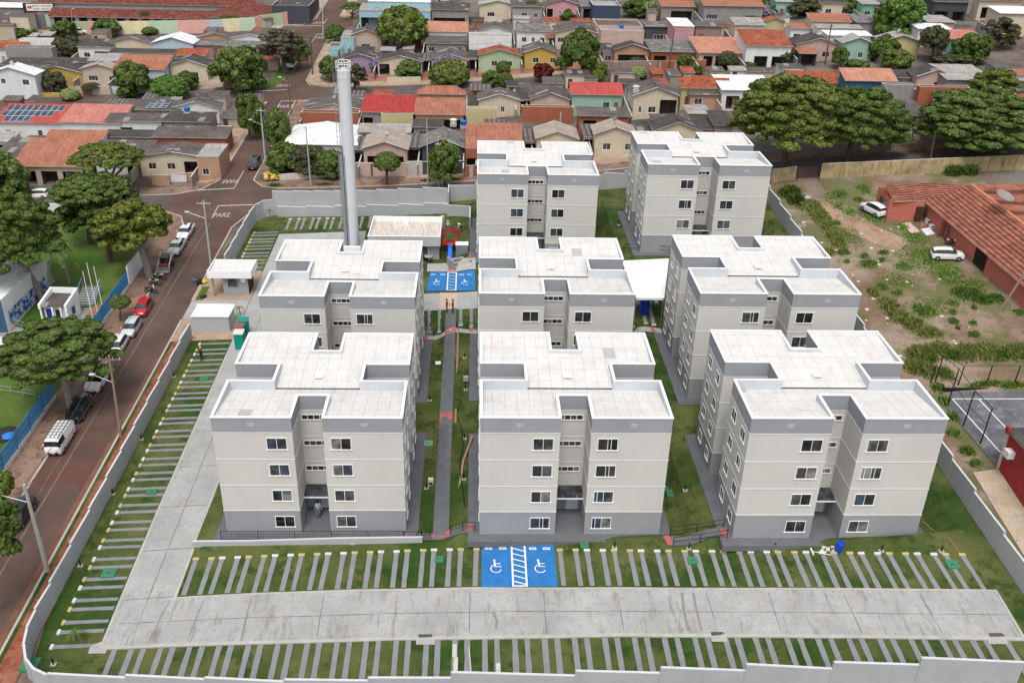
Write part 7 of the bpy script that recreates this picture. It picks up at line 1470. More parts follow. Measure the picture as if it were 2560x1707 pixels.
for x in (0, 2.4): h = MB(); h.tube((x, .2, 1.0), (x, 3.9, 2.5), .04, .04, paint((.2, .42, .6), .5)); [h.tube((x, y, 0), (x, y, 1.0+y*.38), .03, .03, paint((.2, .42, .6), .5)) for y in (.2, 1.4, 2.6, 3.9)]; h.build('handrail', r)
drape('flag_base', V2(O(196, 727), O(228, 727), O(252, 700), O(222, 700)), .15, paint((.26, .14, .09), .9, .2)); drape('footpath', V2(O(95, 765), O(172, 765), O(212, 708), O(168, 708), O(165, 735)), .09, paint((.25, .24, .23), .9))
drape('footpath', V2(O(-60, 830), O(0, 770), O(72, 690), O(128, 648), O(115, 628), O(60, 670), O(-60, 780)), .09, paint((.24, .22, .22), .9)); drape('footpath', V2(O(-60, 800), O(20, 745), O(100, 772), O(90, 790), O(0, 850), O(-60, 870)), .10, paint((.25, .24, .23), .9))
def bluefence(label, a, b, n):
    a, b = Vector((a[0], a[1], 0)), Vector((b[0], b[1], 0)); r = root('blue_fence', label, 'fence', (a.x, a.y, gz(a.x, a.y))); m = paint((.05, .20, .42), .6, .06); mb, lo, pb = MB(), MB(), MB()
    for i in range(n):
        p, q = a+(b-a)*(i/n)-a, a+(b-a)*((i+1)/n)-a; z = max(gz(p.x+a.x, p.y+a.y), gz(q.x+a.x, q.y+a.y))-r.location.z
        lo.box(min(p.x, q.x)-.1, max(p.x, q.x)+.1, p.y, q.y, z-1.2, z+.45, OFFW)
        k_ = int((q.y-p.y)/.16)
        for j in range(k_): y = p.y+(q.y-p.y)*j/k_; mb.box(-.02, .02, y, y+.07, z+.45, z+2.2, m)
        for zz in (.6, 1.3, 2.15): mb.box(-.035, .035, p.y, q.y, z+zz, z+zz+.07, m)
        MB().box(p.x-.07, p.x+.07, p.y-.06, p.y+.06, z-.5, z+2.3, m).build('post', r)
    mb.build('bar', r); lo.build('plinth', r)
bluefence('blue slatted fence of the park beside the parked cars, upper run', (-47.2, 95.5), (-47.2, 119.5), 7); bluefence('blue slatted fence of the park, lower run beside the white van', (-46.9, 66), (-46.9, 92.5), 8)
wallrun('plain white wall piece at the upper end of the blue fence', [(-47.2, 119.6), (-47.3, 126)], 2.5, 6.4, pil=False, m=WHITE, name='white_wall')
p = O(-60, 760); r = root('mural_building', 'white building with blue splash mural at the left edge', 'building', (0, 0, 0)); a, b = O(20, 765), O(118, 655); mb = MB(); zb = a.z
mb.poly([(b.x, b.y, zb-1), (b.x, b.y, zb+4.6), (a.x, a.y, zb+4.6), (a.x, a.y, zb-1)], WHITE); mb.poly([(a.x, a.y, zb-1), (a.x, a.y, zb+4.6), (a.x-20, a.y, zb+4.6), (a.x-20, a.y, zb-1)][::-1], W['blue']); mb.poly([(a.x, a.y, zb+4.6), (b.x, b.y, zb+4.6), (b.x-22, b.y, zb+4.6), (a.x-22, a.y, zb+4.6)], WHR); mb.build('wall', r)
mu = two('mural', (.6, .62, .65), (.02, .12, .5), 1.3, lo=.46, hi=.52, bs=3, bmp=0); d = b-a; mm = MB(); o1, o2 = a+d*.08, a+d*.9; mm.poly([(o2.x+.04, o2.y-.03, zb+.6), (o2.x+.04, o2.y-.03, zb+2.6), (o1.x+.04, o1.y-.03, zb+2.6), (o1.x+.04, o1.y-.03, zb+.6)], mu); mm.build('mural', r)
for a_, b_ in (((0,2,0,470), (0,2,330,520)),): rail('grey handrail behind the spreading tree at the left edge', T(*a_), T(*b_), 3, 1.0, m=paint((.3, .32, .33), .6), f=gz)
rail('green grey handrail at the park path corner', O(16, 742), O(92, 770), 3, 1.0, m=paint((.25, .36, .33), .6), f=gz)
H_('low building with white flat roof at the left edge below the kiosk', (0,1), -300, 250, 1640, 1535, 3.0, 'p', .1, WHR, 'white', [], cat='building', name='flat_building')
r = root('blue_tarp_heap', 'dark heap with a blue tarp on the grass at the left edge', 'heap', T(0,2,60,860)); MB().lathe([(1.5, 0), (1.2, .4), (.5, .7), (0, .75)], DARK, 12).build('heap', r); MB().lathe([(.7, .35), (.5, .6), (0, .7)], paint((.03, .18, .6), .6), 10, (.5, -.6, 0)).build('tarp', r)
# ---------------------------------------------------------------- people
SKIN = paint((.36, .2, .14), .6, .05); HAIR = paint((.02, .015, .012), .7)
def person(label, p, rz, shirt, trousers, pose='stand', hat=None, shoes=None):
    V = {}; E_ = []
    def v(n, x, y, z, r_): V[n] = ((x, y, z), r_)
    def e(*ns): E_.extend(zip(ns[:-1], ns[1:]))
    bend = pose == 'bend'; tl = .0
    v('pel', 0, 0, .95, .15); up = [(.0, 1.18, .15), (.0, 1.38, .16), (0, 1.5, .07), (0, 1.58, .07), (0, 1.66, .105), (0, 1.76, .07)]
    if bend: up = [(.18, 1.12, .15), (.40, 1.16, .16), (.52, 1.15, .07), (.58, 1.13, .07), (.68, 1.1, .105), (.76, 1.08, .07)]
    for n, (y, z, q) in zip(('waist', 'chest', 'neck', 'jaw', 'head', 'crown'), up): v(n, 0, y, z, q)
    e('pel', 'waist', 'chest', 'neck', 'jaw', 'head', 'crown')
    hx, hy, hz = V['head'][0]; v('nose', 0, hy+(.0 if bend else .105), hz-(.1 if bend else .02), .018); e('head', 'nose')
    for s, nm in ((-1, 'l'), (1, 'r')):
        cy_, cz_ = V['chest'][0][1:]
        v('sh'+nm, .19*s, cy_, cz_+.03, .07)
        if pose == 'photo': el, wr = (.26*s, .12, 1.32), (.12*s, .3, 1.58)
        elif pose == 'talk': el, wr = (.27*s, .05, 1.14), (.2*s, .28, 1.12 if s > 0 else 1.0)
        elif bend: el, wr = (.22*s, cy_+.08, cz_-.28), (.18*s, cy_+.2, cz_-.5)
        else: el, wr = (.25*s, -.02, 1.14), (.27*s, .08, .9)
        v('el'+nm, *el, .048); v('wr'+nm, *wr, .032); d = (Vector(wr)-Vector(el)).normalized(); hnd = Vector(wr)+d*.07
        v('pa'+nm, *hnd, .035); e('chest', 'sh'+nm, 'el'+nm, 'wr'+nm, 'pa'+nm)
        side = d.cross(Vector((0, 1, 0.3))).normalized()
        for k_ in range(4): t = hnd+side*(k_-1.5)*.02+d*(.07+.01*(k_ in (1, 2))); v('f%d'%k_+nm, *t, .009); e('pa'+nm, 'f%d'%k_+nm)
        t = Vector(wr)+d*.05+side*.055; v('th'+nm, *t, .011); e('pa'+nm, 'th'+nm)
        st = .07*s if pose in ('walk', 'bend') else .02*s
        v('hp'+nm, .09*s, 0, .88, .1); v('kn'+nm, .1*s, .03+st, .48, .065); v('an'+nm, .1*s, -.02+st*2, .08, .045); v('to'+nm, .12*s, .14+st*2, .035, .035)
        e('pel', 'hp'+nm, 'kn'+nm, 'an'+nm, 'to'+nm)
    names = list(V); ix = {n: i for i, n in enumerate(names)}
    me = bpy.data.meshes.new('body'); me.from_pydata([V[n][0] for n in names], [(ix[a], ix[b]) for a, b in E_], [])
    o = bpy.data.objects.new('body', me); C.objects.link(o); m = o.modifiers.new('s', 'SKIN')
    for i, n in enumerate(names): q = V[n][1]; me.skin_vertices[0].data[i].radius = (q, q*(.72 if n in ('waist', 'chest', 'pel') else 1))
    me.skin_vertices[0].data[ix['pel']].use_root = True
    sb = o.modifiers.new('b', 'SUBSURF'); sb.levels = 1; sb.render_levels = 1
    dg = bpy.context.evaluated_depsgraph_get(); nm_ = bpy.data.meshes.new_from_object(o.evaluated_get(dg)); bpy.data.objects.remove(o)
    nm_.name = 'body'; shoes = shoes or BLACK
    for q in (SKIN, shirt, trousers, shoes, HAIR): nm_.materials.append(q)
    jaw = Vector(V['neck'][0]); 
    segs_ = [(Vector(V[a][0]), Vector(V[b][0]), a, b) for a, b in E_]
    def cls(c):
        best = None
        for a, b, na, nb in segs_:
            d = b-a; t = max(0, min(1, (c-a).dot(d)/max(d.length_squared, 1e-9))); q = (a+d*t-c).length
            if best is None or q < best[0]: best = (q, na, nb, t)
        _, na, nb, t = best
        if nb in ('jaw', 'nose') or nb == 'head': return 0
        if nb == 'crown': return 4
        if nb[:2] in ('pa', 'th') or nb[0] == 'f': return 0
        if nb[:2] == 'wr': return 0 if t > .1 else 1
        if nb[:2] in ('hp', 'kn') or (nb[:2] == 'an' and t < .85): return 2
        if nb[:2] in ('an', 'to'): return 3
        if nb == 'waist' and t < .25: return 2
        return 1
    for pl in nm_.polygons:
        pl.material_index = cls(pl.center); pl.use_smooth = True
    r = bpy.data.objects.new('person', nm_); C.objects.link(r); r.scale = (1.08,)*3; r.location = (p.x, p.y, gt(p.x, p.y)+.1); r.rotation_euler = (0, 0, rz); tag(r, label, 'person')
    hd = V['head'][0]; h = MB(); h.sm = True
    hm = hat or HAIR; h.lathe([(.112, -.01), (.118, .05), (.1, .11), (.05, .145), (0, .15)], hm, 12, (hd[0], hd[1]-.012, hd[2])); h.build('helmet' if hat else 'hair', r)
    return r
BT, NV, LB = paint((.015, .015, .017), .9), paint((.02, .025, .08), .9), paint((.25, .42, .55), .9)
person('person in black raising both arms with a yellow cap on the strips', T(0,2,1855,182), radians(160), BT, BT, 'photo', paint((.7, .5, .05), .7))
person('person in dark clothes on the path, left of the talking pair', T(1,1,1752,1308), radians(-95), BT, NV, 'talk')
person('person in dark clothes on the path, right of the talking pair', T(1,1,1808,1312), radians(90), BT, paint((.06, .01, .012), .9), 'talk')
person('person with white helmet standing behind the red play tower', T(1,1,1762,575), 0, paint((.45, .5, .55), .9), DARK, 'stand', PLW)
person('person in white shirt and navy trousers bending by the low wall', T(1,1,1885,570), radians(110), paint((.6, .62, .63), .9), NV, 'bend')
person('person in light blue shirt at the porch of the front left block', T(1,3,578,55), radians(200), LB, paint((.2, .2, .2), .9), 'stand')
person('person in blue shirt at the open door of the long red house', T(3,1,1622,640), radians(220), paint((.02, .06, .3), .9), DARK, 'stand')
# ---------------------------------------------------------------- vegetation
def leafmat(key, dark, mid_, light):
    m, n, b = nodes('leaves_'+key); g = N(n, 'ShaderNodeNewGeometry')
    f = math_(n, 'ADD', math_(n, 'MULTIPLY', g.outputs['Random Per Island'], .5), math_(n, 'MULTIPLY', noise(n, g.outputs['Position'], .55, 4), .5))
    L(n, ramp(n, f, [(.2, dark), (.5, mid_), (.8, light)]), b.inputs['Base Color']); b.inputs['Roughness'].default_value = .6; b.inputs['Specular IOR Level'].default_value = .25
    return m
LM = dict(mid=leafmat('mid', (.028, .056, .010), (.072, .115, .022), (.15, .20, .045)), dark=leafmat('dark', (.026, .050, .009), (.062, .102, .018), (.13, .18, .035)),
 yellow=leafmat('yellow', (.04, .065, .007), (.105, .135, .018), (.20, .21, .035)), olive=leafmat('olive', (.028, .034, .014), (.06, .065, .028), (.11, .105, .05)), bright=leafmat('bright', (.032, .075, .010), (.075, .145, .02), (.14, .22, .04)), weed=leafmat('weed', (.055, .105, .016), (.12, .20, .035), (.22, .31, .065)), wyel=leafmat('wyel', (.09, .12, .025), (.18, .21, .05), (.30, .32, .10)),
 umb=leafmat('umb', (.034, .054, .009), (.092, .125, .02), (.19, .22, .042)), red=leafmat('red', (.04, .006, .006), (.09, .012, .012), (.15, .03, .02)), purple=leafmat('purple', (.10, .09, .12), (.22, .16, .28), (.38, .28, .44)), brown=leafmat('brown', (.05, .042, .025), (.09, .08, .05), (.14, .125, .08)), pale=leafmat('pale', (.10, .14, .04), (.2, .25, .08), (.32, .36, .15)))
BARK = paint((.11, .08, .06), .95, .25, 3); BARKL = paint((.25, .21, .18), .95, .2, 3)
def crownmesh(kind, seed):
    rr = np.random.default_rng(seed); cl = []
    if kind == 'dome':
        n, ls, per = 34, .062, 300
        for i in range(n): t = (i+.5)/n; ph = i*2.39996; z = 1-1.35*t; q = sqrt(max(0, 1-z*z)); cl.append((.74*q*cos(ph), .74*q*sin(ph), .74*z, .30+.07*rr.random()))
        cl.append((0, 0, 0, .66))
    elif kind == 'clump':
        n, ls, per = 42, .056, 320
        for i in range(n):
            t = (i+.5)/n; ph = i*2.39996+rr.random(); z = 1-1.6*t; q = sqrt(max(0, 1-z*z)); k_ = .55+.3*rr.random(); cl.append((k_*q*cos(ph), k_*q*sin(ph), k_*z, .18+.14*rr.random()))
        cl.append((0, 0, 0, .46))
    elif kind == 'big':
        n, ls, per = 190, .021, 440
        for i in range(n):
            t = (i+.5)/n; ph = i*2.39996; z = 1-1.18*t; q = sqrt(max(0, 1-z*z)); k_ = .72+.26*rr.random(); ph += rr.random()*.5; cl.append((k_*q*cos(ph), k_*q*sin(ph), k_*z+.03*rr.normal(), .045+.12*rr.random()**1.5))
        for i in range(110): t = (i+.5)/110; ph = i*2.39996+1; z = 1-1.1*t; q = sqrt(max(0, 1-z*z)); cl.append((.66*q*cos(ph), .66*q*sin(ph), .66*z, .15))
        for i in range(14): a = i*2.4; cl.append((.4*cos(a), .4*sin(a), .2, .34))
    elif kind == 'umbrella':
        n, ls, per = 100, .030, 330
        for i in range(n): q = sqrt((i+.5)/n)*.9; a = i*2.39996; cl.append((q*cos(a), q*sin(a), .75*sqrt(max(.02, 1-q*q))-.1+.2*rr.random(), .08+.06*rr.random()))
    elif kind == 'loose':
        n, ls, per = 80, .034, 230
        for i in range(n): a = rr.random()*6.28; z = rr.random()*1.5-.6; q = sqrt(rr.random())*sqrt(max(.1, 1-z*z))*.85; cl.append((q*cos(a), q*sin(a), z*.8, .10+.08*rr.random()))
    Vv = []; Nn = []
    for cx_, cy__, cz_, cr in cl:
        m = int(per*(cr/.3)**1.2) if kind in ('dome', 'clump') else int(per*(.4+cr/.13)) if kind == 'big' and cr < .29 else per
        d = rr.normal(size=(m, 3)); d /= np.linalg.norm(d, axis=1)[:, None]; keep = (d[:, 2] > -.55); d = d[keep]
        rad = cr*(.82+.24*rr.random(len(d))); c = np.array([cx_, cy__, cz_])+d*rad[:, None]*np.array([1.12, 1.12, .55]) if kind in ('big', 'umbrella', 'loose') else np.array([cx_, cy__, cz_])+d*rad[:, None]*np.array([1, 1, .85])
        Vv.append(c); Nn.append(d)
    Cc = np.concatenate(Vv); Dd = np.concatenate(Nn); n = len(Cc)
    nr = Dd*.9+rr.normal(size=(n, 3))*.36; nr /= np.linalg.norm(nr, axis=1)[:, None]
    a = np.cross(nr, rr.normal(size=(n, 3))); a /= np.linalg.norm(a, axis=1)[:, None]; b = np.cross(nr, a); s = ls*(.6+.8*rr.random(n))[:, None]
    q = np.stack([Cc-a*s-b*s*.55, Cc+a*s-b*s*.55, Cc+a*s+b*s*.55, Cc-a*s+b*s*.55], 1).reshape(-1, 3)
    vs = [q]; nf = n; faces = np.arange(4*n).reshape(n, 4).tolist(); off = 4*n
    if kind in ('dome', 'clump', 'big'):   # solid cores added inside the clumps to block light and see-through
        for cx_, cy__, cz_, cr in cl:
            bmm = bmesh.new(); bmesh.ops.create_icosphere(bmm, subdivisions=1, radius=cr*.8); w = np.array([v.co[:] for v in bmm.verts])*np.array([1, 1, .8])+np.array([cx_, cy__, cz_])
            vs.append(w); faces += [[v.index+off for v in f.verts] for f in bmm.faces]; off += len(w); bmm.free()
    V_ = np.concatenate(vs); me = bpy.data.meshes.new('crown_'+kind); me.from_pydata(V_.tolist(), [], faces); me.materials.append(LM['mid']); me.update(); return me
CM = {}
for kd in ('dome', 'clump', 'big', 'umbrella', 'loose'): CM[kd] = [crownmesh(kd, s) for s in ((1, 2) if kd in ('dome', 'clump') else (3,))]
TN = [0]
def tree(label, base, uL, uR, vT, kind='clump', mat='mid', cr=.85, name='tree', cat='tree', g=None, trunk=.16, bark=None, co=O, minh=None, sc=1.08844, tr=True, low=False):
    TN[0] += 1; b = co(*base); z0 = gt(b.x, b.y) if True else b.z; k_ = proj(b)[2]/sc if co is O else proj(b)[2]/sc
    R = (uR-uL)/2/k_
    lo, hi = 1.0, 30.0
    for _ in range(30):
        h = (lo+hi)/2
        if proj((b.x, b.y, z0+h))[1]/sc > vT: lo = h
        else: hi = h
    R = (uR-uL)/2/(proj((b.x, b.y, z0+h*.65))[2]/sc); px = proj((b.x, b.y, z0+h*.7)); dx = ((uL+uR)/2*sc-px[0])/px[2]; dx = max(-R, min(R, dx))
    Hc = min(R*cr, h*.62); Hc = max(Hc, h*.52) if low else Hc; hc = h-Hc*(.92)
    r = root(name, label, cat, (b.x, b.y, z0), 0, g)
    me = CM[kind][TN[0] % len(CM[kind])]; o = bpy.data.objects.new('crown', me); C.objects.link(o); o.parent = r; o.location = (dx, 0, hc); o.scale = (R, R, Hc); o.rotation_euler = (0, 0, TN[0]*1.7)
    o.material_slots[0].link = 'OBJECT'; o.material_slots[0].material = LM[mat]
    if tr and hc > .3:
        t = MB(); bk = bark or BARK; rt = max(.07, min(.45, R*trunk*.55)); fk = (dx*.5, 0, hc*.6); t.path([(0, 0, -.4), (dx*.2, 0, hc*.3), fk], [rt*1.3, rt, rt*.85], bk, 8)
        rr = rng(TN[0]); nb = 6 if R > 3 else 4
        for i in range(nb):
            a = 2*pi*i/nb+rr.random(); q = .55*R; e1 = (fk[0]*.5+dx*.5+q*.5*cos(a), q*.5*sin(a), hc*.85); e2 = (dx+q*cos(a)*1.2, q*1.2*sin(a), hc+Hc*.25); t.path([fk, e1, e2], [rt*.6, rt*.4, rt*.12], bk, 6)
        t.build('trunk', r)
    return r
nb_ = 'trees of the neighbourhood'
tree('huge olive green umbrella tree behind the back right block', (1800, 380), 1683, 1965, 181, 'big', 'umb', .80, trunk=.12)
tree('huge dark green umbrella tree right of the olive green one', (1945, 368), 1850, 2096, 206, 'big', 'dark', .78, trunk=.12)
tree('huge spreading green tree at the right edge over the street', (2208, 356), 2112, 2410, 214, 'big', 'mid', .72, trunk=.12)
tree('light green loose tree above the right spreading tree', (2300, 235), 2228, 2352, 152, 'loose', 'yellow', .8, g=nb_)
tree('towering feathery dark tree at the left edge of the park', (100, 690), -115, 138, 452, 'big', 'dark', .95, bark=BARKL, trunk=.1)
tree('leafy green tree at the left edge on the back street', (10, 462), -70, 58, 352, 'clump', 'mid', 1.2)
tree('dark conifer like tree with bright tufts in the park', (235, 555), 110, 312, 385, 'loose', 'dark', .95, trunk=.2); tree('bright tufted lower boughs of the park tree cluster', (205, 560), 118, 300, 402, 'umbrella', 'mid', .7, trunk=.1)
tree('wide flat airy tree before the grey patched roof at left', (262, 445), 160, 330, 330, 'umbrella', 'umb', .75, trunk=.15)
tree('yellow green street tree with forked dark trunk', (345, 638), 205, 398, 452, 'loose', 'yellow', .85, trunk=.18, bark=BARKL); tree('inner greener crown beside the yellow green street tree', (250, 600), 190, 330, 470, 'loose', 'mid', .8)
tree('small clipped round tree by the red car', (277, 738), 254, 299, 680, 'dome', 'mid', .8)
tree('large spreading tree with grey blossoms over the street', (165, 932), -5, 264, 752, 'big', 'mid', .60, bark=BARKL)
tree('dense tree at the lower left edge, upper bush', (-5, 1190), -45, 32, 1085, 'clump', 'yellow', 1.0); tree('dense tree at the lower left edge, big lower mass', (-25, 1420), -95, 50, 1155, 'clump', 'dark', 1.2)
nn = [('round green tree before the orange roof at left', (315, 222), 258, 347, 143, 'clump', 'mid'), ('wide clipped hedge tree at the left street', (388, 228), 345, 428, 178, 'dome', 'bright'), ('dark round clipped bush at the left street', (289, 226), 268, 311, 199, 'dome', 'dark'),
 ('dense green tree left of the brown one', (545, 212), 482, 605, 108, 'clump', 'mid'), ('brown loose crowned tree at the upper street', (655, 168), 585, 702, 58, 'loose', 'brown'), ('green right side tree next to the brown crowned one', (690, 160), 650, 712, 82, 'clump', 'mid'),
 ('olive tree behind the grey box at left', (150, 134), 114, 192, 84, 'clump', 'olive'), ('dark round tree at the pastel wall', (148, 88), 118, 174, 48, 'clump', 'dark'), ('green tree with visible trunk at the pastel wall', (247, 84), 212, 274, 42, 'clump', 'mid'), ('small leafy tree on the pastel wall', (338, 64), 318, 352, 26, 'clump', 'olive'), ('low dark shrub on the pastel wall', (343, 80), 326, 362, 63, 'dome', 'dark'),
 ('tree over the school bend', (520, 68), 498, 552, 34, 'umbrella', 'mid'), ('dark mango tree inside the school', (505, 25), 452, 540, -22, 'clump', 'dark'), ('loose tree at the top of the school', (325, 18), 282, 325, -12, 'loose', 'olive'), ('short tree left of the school sign', (60, 88), 36, 83, 64, 'clump', 'mid'), ('olive bush before the yellow house', (125, 214), 90, 148, 165, 'clump', 'olive'), ('pale flowering hedge bush at the left street', (160, 230), 138, 182, 205, 'dome', 'pale'), ('small brown green tree before the beige garden wall', (212, 218), 186, 232, 190, 'umbrella', 'olive'), ('dark tree before the beige dark gabled house', (425, 205), 398, 458, 165, 'clump', 'dark'),
 ('dark green upright tree at the crossing corner', (573, 322), 540, 604, 213, 'clump', 'dark'), ('leafy bush tree under the concrete pole', (640, 352), 602, 668, 250, 'clump', 'mid'), ('yellow green palm like shrub at the crossing', (595, 318), 576, 618, 280, 'loose', 'bright'), ('dense hedge left part before the white hipped roof', (650, 395), 606, 712, 330, 'clump', 'dark'), ('dense hedge middle part before the white hipped roof', (715, 400), 664, 766, 338, 'clump', 'olive'), ('dense hedge right part beside the tower', (760, 408), 718, 800, 345, 'clump', 'dark'), ('shrub with palms at the right of the tower top', (815, 215), 780, 848, 145, 'loose', 'olive'), ('round green bush left of the tower top', (762, 188), 732, 784, 130, 'clump', 'mid'),
 ('flat topped tree at the upper crossing corner', (808, 45), 782, 840, 4, 'umbrella', 'mid'), ('dark tree over the workshop carport', (905, 28), 862, 930, -2, 'clump', 'olive'), ('big round dense tree in the upper middle', (925, 118), 867, 978, 18, 'dome', 'umb'), ('round bright bush before the workshop wing', (1042, 45), 1006, 1072, 8, 'dome', 'mid'), ('dark round tree at the upper crossing', (770, 98), 747, 794, 59, 'dome', 'dark'),
 ('wide round clipped tree below the purple blossom', (1030, 200), 987, 1077, 140, 'dome', 'umb'), ('bushy shrub before the white dark garage house', (942, 182), 905, 972, 140, 'clump', 'mid'), ('round clipped hedge tree below the green house', (1135, 200), 1105, 1152, 162, 'clump', 'mid'), ('dark hedge right of the clipped tree', (1160, 202), 1145, 1178, 168, 'dome', 'dark'), ('small topiary ball tree, left before the green house', (1120, 160), 1106, 1133, 137, 'dome', 'dark'), ('small topiary ball tree, right before the green house', (1155, 168), 1140, 1172, 142, 'dome', 'dark'),
 ('round clipped tree in front of the brown awning', (888, 426), 859, 918, 351, 'dome', 'mid'), ('leafy tree before the charcoal house', (1022, 432), 984, 1060, 325, 'clump', 'mid'),
 ('tall dark green tree in the middle row', (1338, 178), 1288, 1382, 68, 'clump', 'dark'), ('dark red leaved shrub before the yellow house', (1246, 188), 1224, 1272, 146, 'clump', 'red'), ('dark green clipped bush beside the red shrub', (1287, 162), 1275, 1304, 132, 'dome', 'dark'), ('yellow green shrub left of the mauve wall', (1362, 176), 1342, 1398, 142, 'clump', 'yellow'), ('light green shrub by the small white car', (1378, 192), 1358, 1392, 160, 'clump', 'bright'), ('pale round clipped bush before the mauve wall', (1464, 182), 1443, 1487, 154, 'dome', 'pale'), ('brown green bush on the mauve wall', (1462, 160), 1442, 1486, 133, 'dome', 'olive'),
 ('dark tree before the checkered gate', (1570, 165), 1553, 1594, 126, 'clump', 'dark'), ('round tree before the salmon veranda', (1672, 160), 1650, 1695, 120, 'dome', 'olive'), ('small shrub on the pavement before the checkered gate', (1604, 172), 1592, 1618, 150, 'clump', 'dark'), ('green shrub right of the salmon veranda', (1715, 162), 1695, 1740, 140, 'loose', 'mid'), ('bush before the rusty tile roof house', (1805, 150), 1782, 1826, 114, 'clump', 'olive'),
 ('dark tree at the top middle', (1465, 38), 1432, 1502, -5, 'clump', 'dark'), ('whitish green bush at the top middle', (1495, 40), 1478, 1515, 4, 'clump', 'pale'), ('dark bush before the orange garage', (1600, 38), 1578, 1624, 10, 'dome', 'dark'), ('flowering tree before the teal shop', (1720, 30), 1690, 1775, -6, 'clump', 'mid'), ('yellowish palm shrub before the teal shop', (1658, 38), 1638, 1680, 10, 'loose', 'yellow'), ('pink flowering bush at the top', (1822-70, 40), 1730, 1790, 14, 'dome', 'purple'), ('green round bush right of the teal shop', (1772, 42), 1760, 1792, 14, 'clump', 'mid'),
 ('olive tree at the top left of the right tile', (1860, 35), 1800, 1892, -5, 'clump', 'olive'), ('green tree at the top between roofs', (1955, 35), 1925, 1990, -8, 'clump', 'mid'), ('big bright green tree at the top right', (2070, 88), 2015, 2130, -8, 'clump', 'bright'), ('dark purple leaved tree beside the mint house', (2035, 140), 1999, 2072, 82, 'clump', 'dark'), ('grey green bush before the yellow house at right', (2065, 158), 2025, 2100, 115, 'clump', 'umb'), ('olive tree with tall trunk at right', (2140, 142), 2112, 2182, 60, 'clump', 'olive'), ('dark green tree over the pinkish roof', (2235, 142), 2192, 2282, 78, 'clump', 'dark'), ('loose grey green tree near the right edge', (2300, 112), 2258, 2352, 34, 'loose', 'olive'), ('dark tree before the slate gable', (1932, 158), 1912, 1952, 108, 'clump', 'dark'), ('low shrubs below the mint house', (1970, 156), 1940, 2000, 138, 'clump', 'mid'), ('shrub row at the right middle street', (2190, 150), 2140, 2240, 126, 'clump', 'olive'), ('brown bare tree at the top middle left', (1180, 35), 1155, 1200, 2, 'loose', 'brown'), ('dark tree at the top of the middle', (1240, 38), 1195, 1232, 2, 'clump', 'dark'), ('small yellow tree at the yellow wall', (1735, 58), 1725, 1750, 38, 'clump', 'yellow'), ('bright bush behind the pale box roof', (1300, 45), 1286, 1322, 30, 'clump', 'mid'), ('dark bush before the pink house', (1300, 40), 1290, 1318, 14, 'dome', 'dark')]
for lab, b, uL, uR, vT, kd, mt in nn: tree(lab, b, uL, uR, vT, kd, mt, .95, g=nb_, low=not ('trunk' in lab or 'awning' in lab or kd in ('umbrella', 'loose') or 'crossing' in lab and 'flat' in lab))
tree('purple blossoming bush above the wide clipped tree', (1030, 175), 995, 1060, 130, 'dome', 'purple', .7, name='bush', cat='bush'); tree('lilac blossoming shrub by the purple walled house', (885, 165), 850, 900, 132, 'dome', 'purple', .7, name='bush', cat='bush')
# palms
def palm(label, base, top, R, n=14, mat='mid', name='palm', rt=.14):
    b = O(*base); z0 = gt(b.x, b.y); lo, hi = .3, 20
    for _ in range(30):
        h = (lo+hi)/2
        if proj((b.x, b.y, z0+h))[1]/1.08844 > top[1]: lo = h
        else: hi = h
    px = proj((b.x, b.y, z0+h)); dx = (top[0]*1.08844-px[0])/px[2]
    r = root(name, label, 'palm', (b.x, b.y, z0)); MB().path([(0, 0, -.3), (dx*.4, 0, h*.5), (dx, 0, h)], [rt*1.2, rt, rt*.8], BARKL, 8).__class__; t = MB(); t.path([(0, 0, -.3), (dx*.4, 0, h*.5), (dx, 0, h)], [rt*1.2, rt, rt*.8], BARKL, 8); t.build('trunk', r)
    f = MB(); rr = rng(label)
    for i in range(n):
        a = 2*pi*i/n+rr.random()*.3; up_ = .9*rr.random()+.15; pts = []
        for j in range(7): s = j/6; pts.append(Vector((dx+R*s*cos(a), R*s*sin(a), h+R*(up_*s-1.05*s*s))))
        sd_ = Vector((-sin(a), cos(a), 0))
        for j in range(6):
            for sg in (-1, 1):
                for q in range(3):
                    t0 = pts[j]+(pts[j+1]-pts[j])*(q/3); ln = R*.24*(1-.5*j/6); tip = t0+sd_*sg*ln+(pts[j+1]-pts[j]).normalized()*ln*.5-Vector((0, 0, ln*.35)); wv = (pts[j+1]-pts[j])*.22
                    f.poly([t0, t0+wv, tip], LM[mat])
    f.build('frond', r)
palm('tall palm leaning beside the towering park tree', (112, 690), (118, 560), 3.4, 16, 'dark', rt=.2); palm('young palm on the dry grass at the bottom left', (172, 1475), (170, 1448), 1.0, 9, 'bright', 'palm_sapling', .04); palm('palm sapling beside the bin store gate', (553, 725), (548, 705), .8, 9, 'yellow', 'palm_sapling', .04); palm('palm sapling on the lawn by the curved wall', (620, 508), (619, 483), 1.0, 9, 'yellow', 'palm_sapling', .04)
palm('sapling palm on the lawn left of the back right block', (1448, 478), (1440, 462), .9, 9, 'bright', 'palm_sapling', .04)
palm('yellow green palm tops beside the tower hedge', (752, 402), (748, 372), 1.6, 12, 'yellow')
